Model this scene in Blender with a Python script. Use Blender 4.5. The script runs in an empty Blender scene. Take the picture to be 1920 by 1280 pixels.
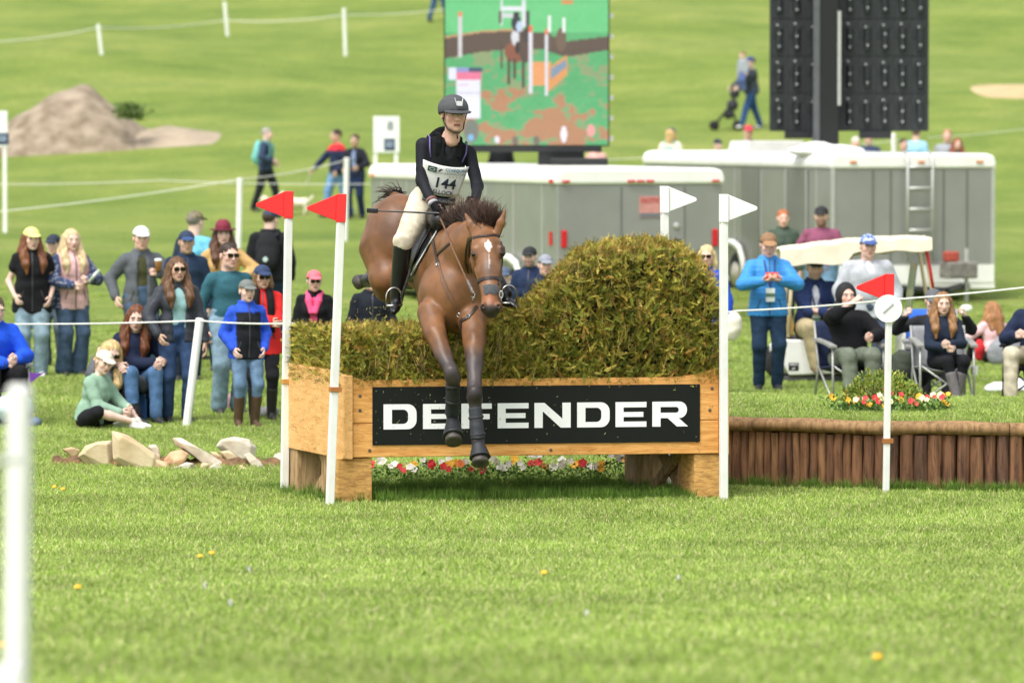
import bpy, bmesh, math, random
import numpy as np
from mathutils import Vector, Matrix

random.seed(7); rng = np.random.default_rng(7)
SC = bpy.context.scene
COL = SC.collection

# ------------------------------------------------------------------ camera, sky, sun, exposure
CAM_H, FPX, PITCH = 3.1, 9400.0, math.atan(420 / 9400.0)
cam_d = bpy.data.cameras.new('camera'); cam = bpy.data.objects.new('camera', cam_d); COL.objects.link(cam)
cam.location = (0, 0, CAM_H); cam.rotation_euler = (math.pi / 2 - PITCH, 0, 0)
cam_d.sensor_width = 36.0; cam_d.lens = FPX / 1920 * 36.0
cam_d.clip_start = 0.5; cam_d.clip_end = 3000
cam_d.dof.use_dof = True; cam_d.dof.focus_distance = 40.2; cam_d.dof.aperture_fstop = 2.8
SC.camera = cam

SUN_EL, SUN_AZ = math.radians(60), math.radians(215)     # azimuth measured clockwise from +Y
world = bpy.data.worlds.new('World'); SC.world = world; world.use_nodes = True
wn = world.node_tree.nodes; wl = world.node_tree.links; wn.clear()
wo = wn.new('ShaderNodeOutputWorld'); wb = wn.new('ShaderNodeBackground'); sky = wn.new('ShaderNodeTexSky')
sky.sky_type = 'NISHITA'; sky.sun_disc = False; sky.sun_elevation = SUN_EL; sky.sun_rotation = SUN_AZ
sky.air_density = 1.0; sky.dust_density = 3.0; sky.ozone_density = 1.0
hs = wn.new('ShaderNodeHueSaturation'); hs.inputs['Saturation'].default_value = 0.25
wl.new(sky.outputs[0], hs.inputs['Color']); wl.new(hs.outputs[0], wb.inputs['Color'])
wb.inputs['Strength'].default_value = 0.15
wl.new(wb.outputs[0], wo.inputs['Surface'])
sun_d = bpy.data.lights.new('sun', 'SUN'); sun_d.energy = 1.5; sun_d.angle = math.radians(32); sun_d.color = (1.0, 0.97, 0.92)
sun = bpy.data.objects.new('sun', sun_d); COL.objects.link(sun)
sdir = Vector((math.sin(SUN_AZ) * math.cos(SUN_EL), math.cos(SUN_AZ) * math.cos(SUN_EL), math.sin(SUN_EL)))
sun.rotation_euler = (-sdir).to_track_quat('-Z', 'Y').to_euler(); sun.location = (0, 0, 60)
SC.view_settings.view_transform = 'Standard'; SC.view_settings.look = 'None'
SC.view_settings.exposure = 0.84; SC.view_settings.gamma = 1.0; SC.view_settings.use_curve_mapping = False
try:
    SC.cycles.use_denoising = True; SC.cycles.denoiser = 'OPENIMAGEDENOISE'
except Exception: pass
SC.cycles.max_bounces = 6; SC.cycles.diffuse_bounces = 3; SC.cycles.glossy_bounces = 3; SC.cycles.transparent_max_bounces = 6

# ------------------------------------------------------------------ helpers
_cp, _sp = math.cos(PITCH), math.sin(PITCH)
def at(px, py, d):
    """World point at depth Y=d that the photograph shows at pixel (px, py)."""
    b = (640 - py) / FPX
    dz = d * (b * _cp - _sp) / (_cp + b * _sp)
    zc = d * _cp - dz * _sp
    return np.array(((px - 960) / FPX * zc, d, CAM_H + dz))
def xat(px, d): return at(px, 640, d)[0]
def lin(h):
    if isinstance(h, str):
        h = h.lstrip('#'); v = [int(h[i:i + 2], 16) / 255 for i in (0, 2, 4)]
    else: v = list(h)
    return tuple(((c + 0.055) / 1.055) ** 2.4 if c > 0.04045 else c / 12.92 for c in v)
def sstep(a, b, x):
    t = np.clip((np.asarray(x, float) - a) / (b - a), 0, 1); return t * t * (3 - 2 * t)
def nrm(v):
    v = np.asarray(v, float); return v / (np.linalg.norm(v) + 1e-12)
def rotz(a):
    c, s = math.cos(a), math.sin(a); return np.array([[c, -s, 0], [s, c, 0], [0, 0, 1.0]])
def rotx(a):
    c, s = math.cos(a), math.sin(a); return np.array([[1.0, 0, 0], [0, c, -s], [0, s, c]])
def roty(a):
    c, s = math.cos(a), math.sin(a); return np.array([[c, 0, s], [0, 1.0, 0], [-s, 0, c]])
def frame(z, x=(1, 0, 0)):
    z = nrm(z); x = np.asarray(x, float)
    if abs(np.dot(nrm(x), z)) > 0.98: x = np.array((0, 1.0, 0))
    x = nrm(x - z * np.dot(x, z)); y = np.cross(z, x)
    return np.stack([x, y, z], 1)

MATS = {}
def mat(name, color=(0.5, 0.5, 0.5), rough=0.8, var=0.12, scale=18.0, bump=0.0, bscale=None, metal=0.0, attr=False,
        stretch=(1, 1, 1), color2=None, spec=0.5, trans=0.0, coat=0.0, emit=0.0, detail=6.0, contrast=(0.35, 0.65)):
    if name in MATS: return MATS[name]
    m = bpy.data.materials.new(name); m.use_nodes = True
    n, l = m.node_tree.nodes, m.node_tree.links
    b = n['Principled BSDF']
    col = lin(color) if isinstance(color, str) else tuple(color)
    tc = n.new('ShaderNodeTexCoord'); mp = n.new('ShaderNodeMapping'); mp.inputs['Scale'].default_value = stretch
    l.new(tc.outputs['Object'], mp.inputs['Vector'])
    nz = n.new('ShaderNodeTexNoise'); nz.inputs['Scale'].default_value = scale; nz.inputs['Detail'].default_value = detail
    l.new(mp.outputs[0], nz.inputs['Vector'])
    rp = n.new('ShaderNodeValToRGB')
    rp.color_ramp.elements[0].position, rp.color_ramp.elements[1].position = contrast
    l.new(nz.outputs['Fac'], rp.inputs['Fac'])
    if attr:
        at_ = n.new('ShaderNodeAttribute'); at_.attribute_name = 'Col'
        lo, hi = 1 - var, 1 + var
        rp.color_ramp.elements[0].color = (lo, lo, lo, 1); rp.color_ramp.elements[1].color = (hi, hi, hi, 1)
        mx = n.new('ShaderNodeMix'); mx.data_type = 'RGBA'; mx.blend_type = 'MULTIPLY'; mx.inputs['Factor'].default_value = 1
        mx.clamp_result = False
        l.new(at_.outputs['Color'], mx.inputs['A']); l.new(rp.outputs['Color'], mx.inputs['B'])
        out = mx.outputs['Result']
    else:
        c2 = (lin(color2) if isinstance(color2, str) else color2)
        a_ = tuple(c * (1 - var) for c in col) if c2 is None else c2
        b_ = tuple(min(1, c * (1 + var)) for c in col) if c2 is None else col
        rp.color_ramp.elements[0].color = (*a_, 1); rp.color_ramp.elements[1].color = (*b_, 1)
        out = rp.outputs['Color']
    l.new(out, b.inputs['Base Color'])
    b.inputs['Roughness'].default_value = rough; b.inputs['Metallic'].default_value = metal
    b.inputs['Specular IOR Level'].default_value = spec
    if coat: b.inputs['Coat Weight'].default_value = coat
    if emit:
        l.new(out, b.inputs['Emission Color']); b.inputs['Emission Strength'].default_value = emit
    if trans: b.inputs['Transmission Weight'].default_value = trans
    if bump:
        bp = n.new('ShaderNodeBump'); bp.inputs['Strength'].default_value = min(1, bump); bp.inputs['Distance'].default_value = 0.01 * max(1, bump)
        nb = n.new('ShaderNodeTexNoise'); nb.inputs['Scale'].default_value = bscale or scale * 3; nb.inputs['Detail'].default_value = 5
        l.new(mp.outputs[0], nb.inputs['Vector']); l.new(nb.outputs['Fac'], bp.inputs['Height']); l.new(bp.outputs[0], b.inputs['Normal'])
    MATS[name] = m; return m
def fabric(color, rough=0.9, bump=0.35, scale=30, var=0.08):
    return mat('fabric_' + str(color) + str(rough) + str(scale), color, rough, var, scale, bump, 9, spec=0.2)
def paint(color, rough=0.35, var=0.04): return mat('paint_' + str(color) + str(rough), color, rough, var, 3, 0.0)

def tag(o, label=None, cat=None, group=None, kind=None):
    if label: o['label'] = label
    if cat: o['category'] = cat
    if group: o['group'] = group
    if kind: o['kind'] = kind
    return o
def empty(name, loc, label=None, cat=None, group=None):
    o = bpy.data.objects.new(name, None); o.empty_display_size = 0.1
    o.location = tuple(float(c) for c in loc); COL.objects.link(o); return tag(o, label, cat, group)
def wloc(o):
    v = np.zeros(3)
    while o is not None: v += np.array(o.location); o = o.parent
    return v
def make_mesh(name, V, F, smooth=False, col=None):
    me = bpy.data.meshes.new(name); V = np.asarray(V, np.float32)
    if isinstance(F, np.ndarray):
        n, k = F.shape
        me.vertices.add(len(V)); me.vertices.foreach_set('co', V.ravel())
        me.loops.add(n * k); me.loops.foreach_set('vertex_index', F.astype(np.int32).ravel())
        me.polygons.add(n); me.polygons.foreach_set('loop_start', np.arange(0, n * k, k, dtype=np.int32))
        me.polygons.foreach_set('loop_total', np.full(n, k, np.int32))
        me.update(calc_edges=True)
    else:
        me.from_pydata([tuple(map(float, v)) for v in V], [], [list(map(int, f)) for f in F]); me.update()
    if smooth: me.polygons.foreach_set('use_smooth', np.ones(len(me.polygons), bool))
    if col is not None:
        c = np.ones((len(V), 4), np.float32); c[:, :3] = col
        a = me.attributes.new('Col', 'FLOAT_COLOR', 'POINT'); a.data.foreach_set('color', c.ravel())
    return me
def add(name, V, F, material, parent=None, smooth=False, col=None, kind=None, origin=None, bevel=0.0):
    """World-space verts -> one mesh object, origin at its parent's (or at its own base)."""
    V = np.asarray(V, float)
    if parent is not None: org = wloc(parent)
    elif origin is not None: org = np.asarray(origin, float)
    else:
        lo, hi = V.min(0), V.max(0); org = np.array([(lo[0] + hi[0]) / 2, (lo[1] + hi[1]) / 2, lo[2]])
    me = make_mesh(name, V - org, F, smooth, col)
    if material is not None: me.materials.append(material)
    o = bpy.data.objects.new(name, me); COL.objects.link(o)
    if parent is not None: o.parent = parent
    else: o.location = tuple(org)
    if kind: o['kind'] = kind
    if bevel:
        b = o.modifiers.new('bevel', 'BEVEL'); b.width = bevel; b.segments = 2; b.limit_method = 'ANGLE'
    return o
class MB:
    def __init__(s): s.V = []; s.F = []; s.C = []
    def put(s, V, F, c=None):
        k = len(s.V); s.V.extend([tuple(v) for v in V]); s.F.extend([[i + k for i in f] for f in F])
        if c is not None: s.C.extend([c] * len(V))
        return s
    def hexa(s, P, c=None):   # 8 corners: bottom 4 ccw, top 4 ccw
        return s.put(P, [(3, 2, 1, 0), (4, 5, 6, 7), (0, 1, 5, 4), (1, 2, 6, 5), (2, 3, 7, 6), (3, 0, 4, 7)], c)
    def box(s, c, size, R=None, col=None):
        h = np.array(size, float) / 2
        P = np.array([(-1, -1, -1), (1, -1, -1), (1, 1, -1), (-1, 1, -1), (-1, -1, 1), (1, -1, 1), (1, 1, 1), (-1, 1, 1)], float) * h
        if R is not None: P = P @ np.asarray(R).T
        return s.hexa(P + np.asarray(c, float), col)
    def tube(s, pts, rad, n=8, c=None, cap=True, flat=None):
        pts = [np.asarray(p, float) for p in pts]
        if np.isscalar(rad): rad = [rad] * len(pts)
        V, F = [], []; xprev = (1, 0.2, 0.1)
        for i, p in enumerate(pts):
            t = (pts[min(i + 1, len(pts) - 1)] - pts[max(i - 1, 0)])
            R = frame(t, xprev); xprev = R[:, 0]
            for j in range(n):
                a = 2 * math.pi * j / n
                o = R[:, 0] * math.cos(a) + R[:, 1] * math.sin(a) * (flat or 1)
                V.append(p + o * rad[i])
        for i in range(len(pts) - 1):
            for j in range(n):
                a, b = i * n + j, i * n + (j + 1) % n; F.append((a, b, b + n, a + n))
        if cap: F.append(tuple(range(n - 1, -1, -1))); F.append(tuple(range((len(pts) - 1) * n, len(pts) * n)))
        return s.put(V, F, c)
    def strap(s, pts, nor, w, t=0.004, c=None):
        """flat leather strap along pts; nor gives the outward normal per point"""
        V, F = [], []; m = len(pts)
        pts = [np.asarray(p, float) for p in pts]
        for i, p in enumerate(pts):
            tg = nrm(pts[min(i + 1, m - 1)] - pts[max(i - 1, 0)]); nn = np.asarray(nor[i] if isinstance(nor, list) else nor, float)
            nn = nrm(nn - tg * np.dot(nn, tg)); sd = np.cross(tg, nn)
            for a, b in ((-1, 0), (1, 0), (1, 1), (-1, 1)): V.append(p + sd * a * w / 2 + nn * b * t)
        for i in range(m - 1):
            for j in range(4):
                a, b = i * 4 + j, i * 4 + (j + 1) % 4; F.append((a, b, b + 4, a + 4))
        F.append((3, 2, 1, 0)); F.append(tuple(range((m - 1) * 4, m * 4)))
        return s.put(V, F, c)
    def prism(s, poly, O, U, W, N, t, c=None):
        """2D polygon (u,w) in plane O+uU+wW, extruded t along N"""
        n = len(poly); U, W, N = map(np.asarray, (U, W, N))
        V = [O + U * u + W * w for u, w in poly] + [O + U * u + W * w + N * t for u, w in poly]
        F = [tuple(range(n - 1, -1, -1)), tuple(range(n, 2 * n))] + [(i, (i + 1) % n, (i + 1) % n + n, i + n) for i in range(n)]
        return s.put(V, F, c)
    def lathe(s, prof, base, axis=(0, 0, 1), n=20, c=None):
        R = frame(axis); V, F = [], []
        for r, h in prof:
            for j in range(n):
                a = 2 * math.pi * j / n; V.append(np.asarray(base) + R[:, 0] * r * math.cos(a) + R[:, 1] * r * math.sin(a) + R[:, 2] * h)
        for i in range(len(prof) - 1):
            for j in range(n):
                a, b = i * n + j, i * n + (j + 1) % n; F.append((a, b, b + n, a + n))
        F.append(tuple(range(n - 1, -1, -1))); F.append(tuple(range((len(prof) - 1) * n, len(prof) * n)))
        return s.put(V, F, c)
    def build(s, name, material, parent=None, smooth=False, bevel=0.0, kind=None, origin=None):
        return add(name, s.V, s.F, material, parent, smooth, np.array(s.C) if s.C else None, kind, origin, bevel)

# ---- signed distance fields: smooth unions of tapered limbs and ellipsoids, meshed with surface nets
class Field:
    def __init__(s, k=0.03): s.P = []; s.k = k
    def limb(s, a, b, ra, rb=None, k=None, flat=None, neg=False):
        s.P.append(('l', np.asarray(a, float), np.asarray(b, float), ra, ra if rb is None else rb, s.k if k is None else k, flat, neg)); return s
    def chain(s, pts, rad, k=None, flat=None):
        for i in range(len(pts) - 1): s.limb(pts[i], pts[i + 1], rad[i], rad[i + 1], k, flat)
        return s
    def ell(s, c, r, R=None, k=None, neg=False):
        s.P.append(('e', np.asarray(c, float), np.asarray(r, float), np.eye(3) if R is None else np.asarray(R, float), None, s.k if k is None else k, None, neg)); return s
    def cut(s, p, n): s.P.append(('c', np.asarray(p, float), nrm(n), None, None, 0, None, False)); return s
    def bounds(s):
        lo, hi = np.full(3, 1e9), np.full(3, -1e9)
        for q in s.P:
            if q[0] == 'c' or q[7]: continue
            if q[0] == 'l':
                r = max(q[3], q[4]) * (max(1, q[6][1]) if q[6] else 1) + q[5] * 0.5
                lo = np.minimum(lo, np.minimum(q[1], q[2]) - r); hi = np.maximum(hi, np.maximum(q[1], q[2]) + r)
            else:
                r = np.abs(q[3]) @ q[2] + q[5] * 0.5; lo = np.minimum(lo, q[1] - r); hi = np.maximum(hi, q[1] + r)
        return lo, hi
    def eval(s, lo, hi, h, disp=None):
        n = np.ceil((hi - lo) / h).astype(int) + 1
        D = np.full(n, 0.5, np.float32); ax = [lo[i] + np.arange(n[i]) * h for i in range(3)]
        for q in s.P:
            if q[0] == 'c': i0, i1 = [0] * 3, list(n)
            else:
                if q[0] == 'l':
                    r = max(q[3], q[4]) * (max(1, q[6][1]) if q[6] else 1); a, b = np.minimum(q[1], q[2]) - r, np.maximum(q[1], q[2]) + r
                else: r = np.abs(q[3]) @ q[2]; a, b = q[1] - r, q[1] + r
                m = q[5] + 3 * h
                i0 = np.clip(np.floor((a - m - lo) / h).astype(int), 0, n); i1 = np.clip(np.ceil((b + m - lo) / h).astype(int) + 1, 0, n)
                if np.any(i1 <= i0): continue
            sl = tuple(slice(i0[i], i1[i]) for i in range(3))
            X, Y, Z = np.meshgrid(*[ax[i][sl[i]].astype(np.float32) for i in range(3)], indexing='ij', sparse=True)
            if q[0] == 'c':
                d = (q[1][0] - X) * q[2][0] + (q[1][1] - Y) * q[2][1] + (q[1][2] - Z) * q[2][2]
                D[sl] = np.maximum(D[sl], -d); continue
            if q[0] == 'l':
                A, B = q[1], q[2]; ba = B - A; L2 = max(1e-9, ba @ ba)
                px, py, pz = X - A[0], Y - A[1], Z - A[2]
                t = np.clip((px * ba[0] + py * ba[1] + pz * ba[2]) / L2, 0, 1)
                dx, dy, dz = px - t * ba[0], py - t * ba[1], pz - t * ba[2]
                if q[6]:
                    nn, f = nrm(q[6][0]), q[6][1]; w = dx * nn[0] + dy * nn[1] + dz * nn[2]; e = w * (1 / f - 1)
                    dx, dy, dz = dx + nn[0] * e, dy + nn[1] * e, dz + nn[2] * e
                d = np.sqrt(dx * dx + dy * dy + dz * dz) - (q[3] + (q[4] - q[3]) * t)
            else:
                R, r = q[3], q[2]; px, py, pz = X - q[1][0], Y - q[1][1], Z - q[1][2]
                g0 = g1 = 0
                for j in range(3):
                    c = px * R[0, j] + py * R[1, j] + pz * R[2, j]; g0 = g0 + (c / r[j]) ** 2; g1 = g1 + (c / r[j] ** 2) ** 2
                k0 = np.sqrt(g0); d = k0 * (k0 - 1) / (np.sqrt(g1) + 1e-6)
            k = q[5]; C = D[sl]
            if q[7]:
                if k > 0: hh = np.maximum(k - np.abs(C + d), 0) / k; D[sl] = np.maximum(C, -d) + hh * hh * k * 0.25
                else: D[sl] = np.maximum(C, -d)
            elif k > 0:
                hh = np.maximum(k - np.abs(C - d), 0) / k; D[sl] = np.minimum(C, d) - hh * hh * k * 0.25
            else: D[sl] = np.minimum(C, d)
        if disp is not None:
            X, Y, Z = np.meshgrid(*ax, indexing='ij', sparse=True); D = D + disp(X, Y, Z).astype(np.float32)
        return D
    def mesh(s, h, box=None, disp=None):
        lo, hi = box if box is not None else s.bounds()
        lo = np.asarray(lo, float) - 2 * h; hi = np.asarray(hi, float) + 2 * h
        return nets(s.eval(lo, hi, h, disp), lo, h)
def nets(D, lo, h):
    S = D < 0; nx, ny, nz = D.shape
    cnt = np.zeros((nx - 1, ny - 1, nz - 1), np.uint8)
    offs = [(i, j, k) for i in (0, 1) for j in (0, 1) for k in (0, 1)]
    for i, j, k in offs: cnt += S[i:nx - 1 + i, j:ny - 1 + j, k:nz - 1 + k]
    act = np.argwhere((cnt > 0) & (cnt < 8))
    if len(act) == 0: return np.zeros((0, 3)), np.zeros((0, 4), int)
    idx = np.full(cnt.shape, -1, np.int64); idx[act[:, 0], act[:, 1], act[:, 2]] = np.arange(len(act))
    dv = {o: D[act[:, 0] + o[0], act[:, 1] + o[1], act[:, 2] + o[2]] for o in offs}
    acc = np.zeros((len(act), 3)); w = np.zeros(len(act))
    for a in offs:
        for ax in range(3):
            if a[ax]: continue
            b = list(a); b[ax] = 1; b = tuple(b); da, db = dv[a], dv[b]
            m = (da < 0) != (db < 0); t = np.where(m, da / np.where(m, da - db, 1), 0)
            p = np.tile(np.array(a, float), (len(act), 1)); p[:, ax] = t
            acc[m] += p[m]; w += m
    V = lo + (act + acc / w[:, None]) * h
    Q = []
    for ax in range(3):
        u, v = (ax + 1) % 3, (ax + 2) % 3
        sl0 = [slice(1, -1)] * 3; sl0[ax] = slice(0, -1); sl1 = [slice(1, -1)] * 3; sl1[ax] = slice(1, None)
        A, B = S[tuple(sl0)], S[tuple(sl1)]
        e = np.argwhere(A != B)
        if len(e) == 0: continue
        flip = A[e[:, 0], e[:, 1], e[:, 2]]
        c = e.copy(); c[:, u] += 1; c[:, v] += 1
        def ci(du, dv_):
            q = c.copy(); q[:, u] -= du; q[:, v] -= dv_; return idx[q[:, 0], q[:, 1], q[:, 2]]
        q = np.stack([ci(1, 1), ci(0, 1), ci(0, 0), ci(1, 0)], 1)
        q[~flip] = q[~flip][:, ::-1]
        Q.append(q)
    Q = np.concatenate(Q); return V, Q[(Q >= 0).all(1)]

def text_mesh(s, size, O, U, W, N, material, name, parent, align='CENTER', squeeze=1.0, thick=0.0008, bold=0.0, spacing=1.0):
    """Lettering as a thin mesh in the plane (U right, W up, N out) centred at O."""
    cu = bpy.data.curves.new('txt', 'FONT'); cu.body = s; cu.size = size; cu.align_x = align; cu.align_y = 'CENTER'
    cu.extrude = thick; cu.offset = bold; cu.resolution_u = 3; cu.space_character = spacing
    o = bpy.data.objects.new('txt', cu); COL.objects.link(o)
    dg = bpy.context.evaluated_depsgraph_get(); me = o.evaluated_get(dg).to_mesh()
    V = np.array([v.co[:] for v in me.vertices]); F = [list(p.vertices) for p in me.polygons]
    o.evaluated_get(dg).to_mesh_clear(); bpy.data.objects.remove(o); bpy.data.curves.remove(cu)
    Wd = np.asarray(O) + np.outer(V[:, 0] * squeeze, U) + np.outer(V[:, 1], W) + np.outer(V[:, 2] + thick, N)
    return add(name, Wd, F, material, parent)

# ------------------------------------------------------------------ ground
_gy = np.array([0, 6, 13.4, 20, 28, 34, 38, 44, 64, 72, 80, 92, 106, 116, 127, 138, 147, 175, 220, 320, 600, 1500.])
_gz = np.array([1.75, 1.6, 1.22, 0.84, 0.40, 0.10, 0.0, 0.0, 0.05, 0.12, 0.22, 0.75, 1.15, 1.9, 3.17, 4.6, 5.5, 8.8, 14.5, 27, 48, 60])
def ground_z(x, y):
    x, y = np.asarray(x, float), np.asarray(y, float)
    z = np.interp(y, _gy, _gz)
    z = 0.5 * z + 0.25 * np.interp(y - 2.5, _gy, _gz) + 0.25 * np.interp(y + 2.5, _gy, _gz)
    amp = 0.012 + 0.25 * sstep(66, 130, y)
    return z + amp * (np.sin(x * 0.31 + y * 0.13) * 0.6 + np.sin(x * 0.13 - y * 0.21 + 1.3) * 0.4) * sstep(2, 12, np.abs(y - 41))
# raised lawn on the right behind the log wall: the wall line in plan
WALL = np.array([xy for xy in [(xat(1205, 44.2), 44.2), (xat(1235, 43.2), 43.2), (xat(1290, 42.6), 42.6), (xat(1365, 42.25), 42.25), (xat(1450, 42.0), 42.0), (xat(1560, 41.78), 41.78),
                               (xat(1660, 41.62), 41.62), (xat(1790, 41.5), 41.5), (xat(1920, 41.42), 41.42), (xat(2060, 41.4), 41.4), (xat(2300, 41.6), 41.6)]])
WALL_H = 0.53
def wall_y(x): return np.interp(x, WALL[:, 0], WALL[:, 1])
def terrace_z(x, y):
    x, y = np.asarray(x, float), np.asarray(y, float)
    v = y - wall_y(x)
    z = (WALL_H + 0.02) - 0.5 * sstep(2.0, 13.5, v) - 0.1 * sstep(10, 16, v)
    edge = sstep(WALL[0, 0] - 0.15, WALL[1, 0] + 0.25, x)
    return np.where(v > 0.05, z * edge - 0.25 * (1 - edge), -1.0)
def surf_z(x, y): return np.maximum(ground_z(x, y), terrace_z(x, y))

def grass_material(name, lo, mid, hi, fine=True):
    m = bpy.data.materials.new(name); m.use_nodes = True; n, l = m.node_tree.nodes, m.node_tree.links; b = n['Principled BSDF']
    tc = n.new('ShaderNodeTexCoord')
    mp = n.new('ShaderNodeMapping'); mp.inputs['Scale'].default_value = (0.12, 0.2, 0.2); l.new(tc.outputs['Object'], mp.inputs['Vector'])
    n1 = n.new('ShaderNodeTexNoise'); n1.inputs['Scale'].default_value = 1.0; n1.inputs['Detail'].default_value = 9; n1.inputs['Roughness'].default_value = 0.6; l.new(mp.outputs[0], n1.inputs['Vector'])
    r1 = n.new('ShaderNodeValToRGB'); e = r1.color_ramp.elements; e[0].position = 0.32; e[1].position = 0.7
    e[0].color = (*lo, 1); e[1].color = (*hi, 1); k = e.new(0.5); k.color = (*mid, 1); l.new(n1.outputs['Fac'], r1.inputs['Fac'])
    n2 = n.new('ShaderNodeTexNoise'); n2.inputs['Scale'].default_value = 9; n2.inputs['Detail'].default_value = 8; n2.inputs['Roughness'].default_value = 0.75
    l.new(tc.outputs['Object'], n2.inputs['Vector'])
    r2 = n.new('ShaderNodeValToRGB'); r2.color_ramp.elements[0].position = 0.3; r2.color_ramp.elements[1].position = 0.7
    r2.color_ramp.elements[0].color = (0.62, 0.66, 0.6, 1); r2.color_ramp.elements[1].color = (1.25, 1.22, 1.2, 1); l.new(n2.outputs['Fac'], r2.inputs['Fac'])
    mx = n.new('ShaderNodeMix'); mx.data_type = 'RGBA'; mx.blend_type = 'MULTIPLY'; mx.inputs['Factor'].default_value = 1
    l.new(r1.outputs[0], mx.inputs['A']); l.new(r2.outputs[0], mx.inputs['B']); l.new(mx.outputs['Result'], b.inputs['Base Color'])
    n3 = n.new('ShaderNodeTexNoise'); n3.inputs['Scale'].default_value = 0.55; n3.inputs['Detail'].default_value = 6; n3.inputs['Roughness'].default_value = 0.7; l.new(tc.outputs['Object'], n3.inputs['Vector'])
    r3 = n.new('ShaderNodeValToRGB'); r3.color_ramp.elements[0].position = 0.35; r3.color_ramp.elements[1].position = 0.65; r3.color_ramp.elements[0].color = (0.78, 0.86, 0.8, 1); r3.color_ramp.elements[1].color = (1.2, 1.12, 1.15, 1); l.new(n3.outputs['Fac'], r3.inputs['Fac'])
    m3 = n.new('ShaderNodeMix'); m3.data_type = 'RGBA'; m3.blend_type = 'MULTIPLY'; m3.inputs['Factor'].default_value = 1; l.new(mx.outputs['Result'], m3.inputs['A']); l.new(r3.outputs[0], m3.inputs['B']); l.new(m3.outputs['Result'], b.inputs['Base Color'])
    b.inputs['Roughness'].default_value = 0.9; b.inputs['Specular IOR Level'].default_value = 0.15
    bp = n.new('ShaderNodeBump'); bp.inputs['Strength'].default_value = 0.7; bp.inputs['Distance'].default_value = 0.06
    l.new(n2.outputs['Fac'], bp.inputs['Height']); l.new(bp.outputs[0], b.inputs['Normal'])
    MATS[name] = m; return m
GRASS = grass_material('meadow_grass', (0.15, 0.215, 0.042), (0.19, 0.255, 0.052), (0.245, 0.29, 0.078))
ys = np.concatenate([np.arange(-6, 30, 1.0), np.arange(30, 66, 0.5), np.arange(66, 160, 1.5), np.arange(160, 330, 8), np.arange(340, 1500, 60)])
xs = np.concatenate([np.linspace(-700, -40, 14), np.arange(-38, -16, 2), np.arange(-16, 16.1, 0.5), np.arange(18, 40, 2), np.linspace(42, 700, 14)])
GX, GY = np.meshgrid(xs, ys)
GV = np.stack([GX.ravel(), GY.ravel(), ground_z(GX, GY).ravel()], 1)
nX, nY = len(xs), len(ys); ii, jj = np.meshgrid(np.arange(nX - 1), np.arange(nY - 1)); q = (jj * nX + ii).ravel()
tag(add('ground', GV, np.stack([q, q + 1, q + 1 + nX, q + nX], 1), GRASS, smooth=True, origin=(0, 0, 0)), 'wide mown green field rising to a grassy hill', None, None, 'structure')
# terrace sheet
us = np.linspace(WALL[0, 0] - 0.3, WALL[-1, 0], 60); vs = np.concatenate([np.array([0.08, 0.2, 0.5, 1.0]), np.arange(1.5, 17, 0.7)])
TV = [];
for v in vs:
    for u in us: yv = wall_y(u) + v; TV.append((u, yv, float(terrace_z(u, yv)) + 0.004))
nU = len(us); TF = [(j * nU + i, j * nU + i + 1, (j + 1) * nU + i + 1, (j + 1) * nU + i) for j in range(len(vs) - 1) for i in range(nU - 1)]
tag(add('lawn_terrace', TV, TF, GRASS, smooth=True, origin=(0, 0, 0)), 'raised lawn held up by the curved log wall', None, None, 'structure')

# ---- mown grass: clumps of blades set on scattered points
def blade_clump(name, nb, size, hlo, hhi, wd, lean, seed, cols):
    r = np.random.default_rng(seed); V, F, C = [], [], []
    for i in range(nb):
        x, y = (r.random(2) - 0.5) * size; hgt = r.uniform(hlo, hhi); a = r.random() * 6.283; ln = r.random() * lean * hgt
        dx, dy = math.cos(a) * ln, math.sin(a) * ln; b = r.random() * 6.283; w = wd * r.uniform(0.7, 1.3); wx, wy = math.cos(b) * w, math.sin(b) * w
        k = len(V)
        V += [(x - wx, y - wy, -0.01), (x + wx, y + wy, -0.01), (x + dx * .4 + wx * .8, y + dy * .4 + wy * .8, hgt * .55), (x + dx * .4 - wx * .8, y + dy * .4 - wy * .8, hgt * .55), (x + dx, y + dy, hgt * (1 - .25 * lean * r.random()))]
        F += [(k, k + 1, k + 2, k + 3), (k + 3, k + 2, k + 4)]
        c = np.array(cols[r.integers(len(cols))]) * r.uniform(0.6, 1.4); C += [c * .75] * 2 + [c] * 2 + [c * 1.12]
    return make_mesh(name, V, F, False, np.array(C))
BLADE = mat('grass_blade', rough=0.55, var=0.16, scale=0.7, attr=True, spec=0.3)
_b = BLADE.node_tree.nodes['Principled BSDF']; _b.inputs['Subsurface Weight'].default_value = 0.0
def _blade_nodes():
    n, l = BLADE.node_tree.nodes, BLADE.node_tree.links
    tr = n.new('ShaderNodeBsdfTranslucent'); ms = n.new('ShaderNodeMixShader'); ms.inputs[0].default_value = 0.35
    mx = [q for q in n if q.type == 'MIX'][0]; l.new(mx.outputs['Result'], tr.inputs['Color'])
    out = [q for q in n if q.type == 'OUTPUT_MATERIAL'][0]
    l.new(_b.outputs[0], ms.inputs[1]); l.new(tr.outputs[0], ms.inputs[2]); l.new(ms.outputs[0], out.inputs['Surface'])
    # broad patches over the field, from world position (object coords of an instance restart at each clump)
    geo = n.new('ShaderNodeNewGeometry'); mp = [q for q in n if q.type == 'MAPPING'][0]; l.new(geo.outputs['Position'], mp.inputs['Vector'])
_blade_nodes()
GC = [(0.34, 0.48, 0.085), (0.43, 0.56, 0.12), (0.24, 0.38, 0.055), (0.56, 0.62, 0.22), (0.38, 0.52, 0.1), (0.66, 0.61, 0.33), (0.19, 0.32, 0.045)]
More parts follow.
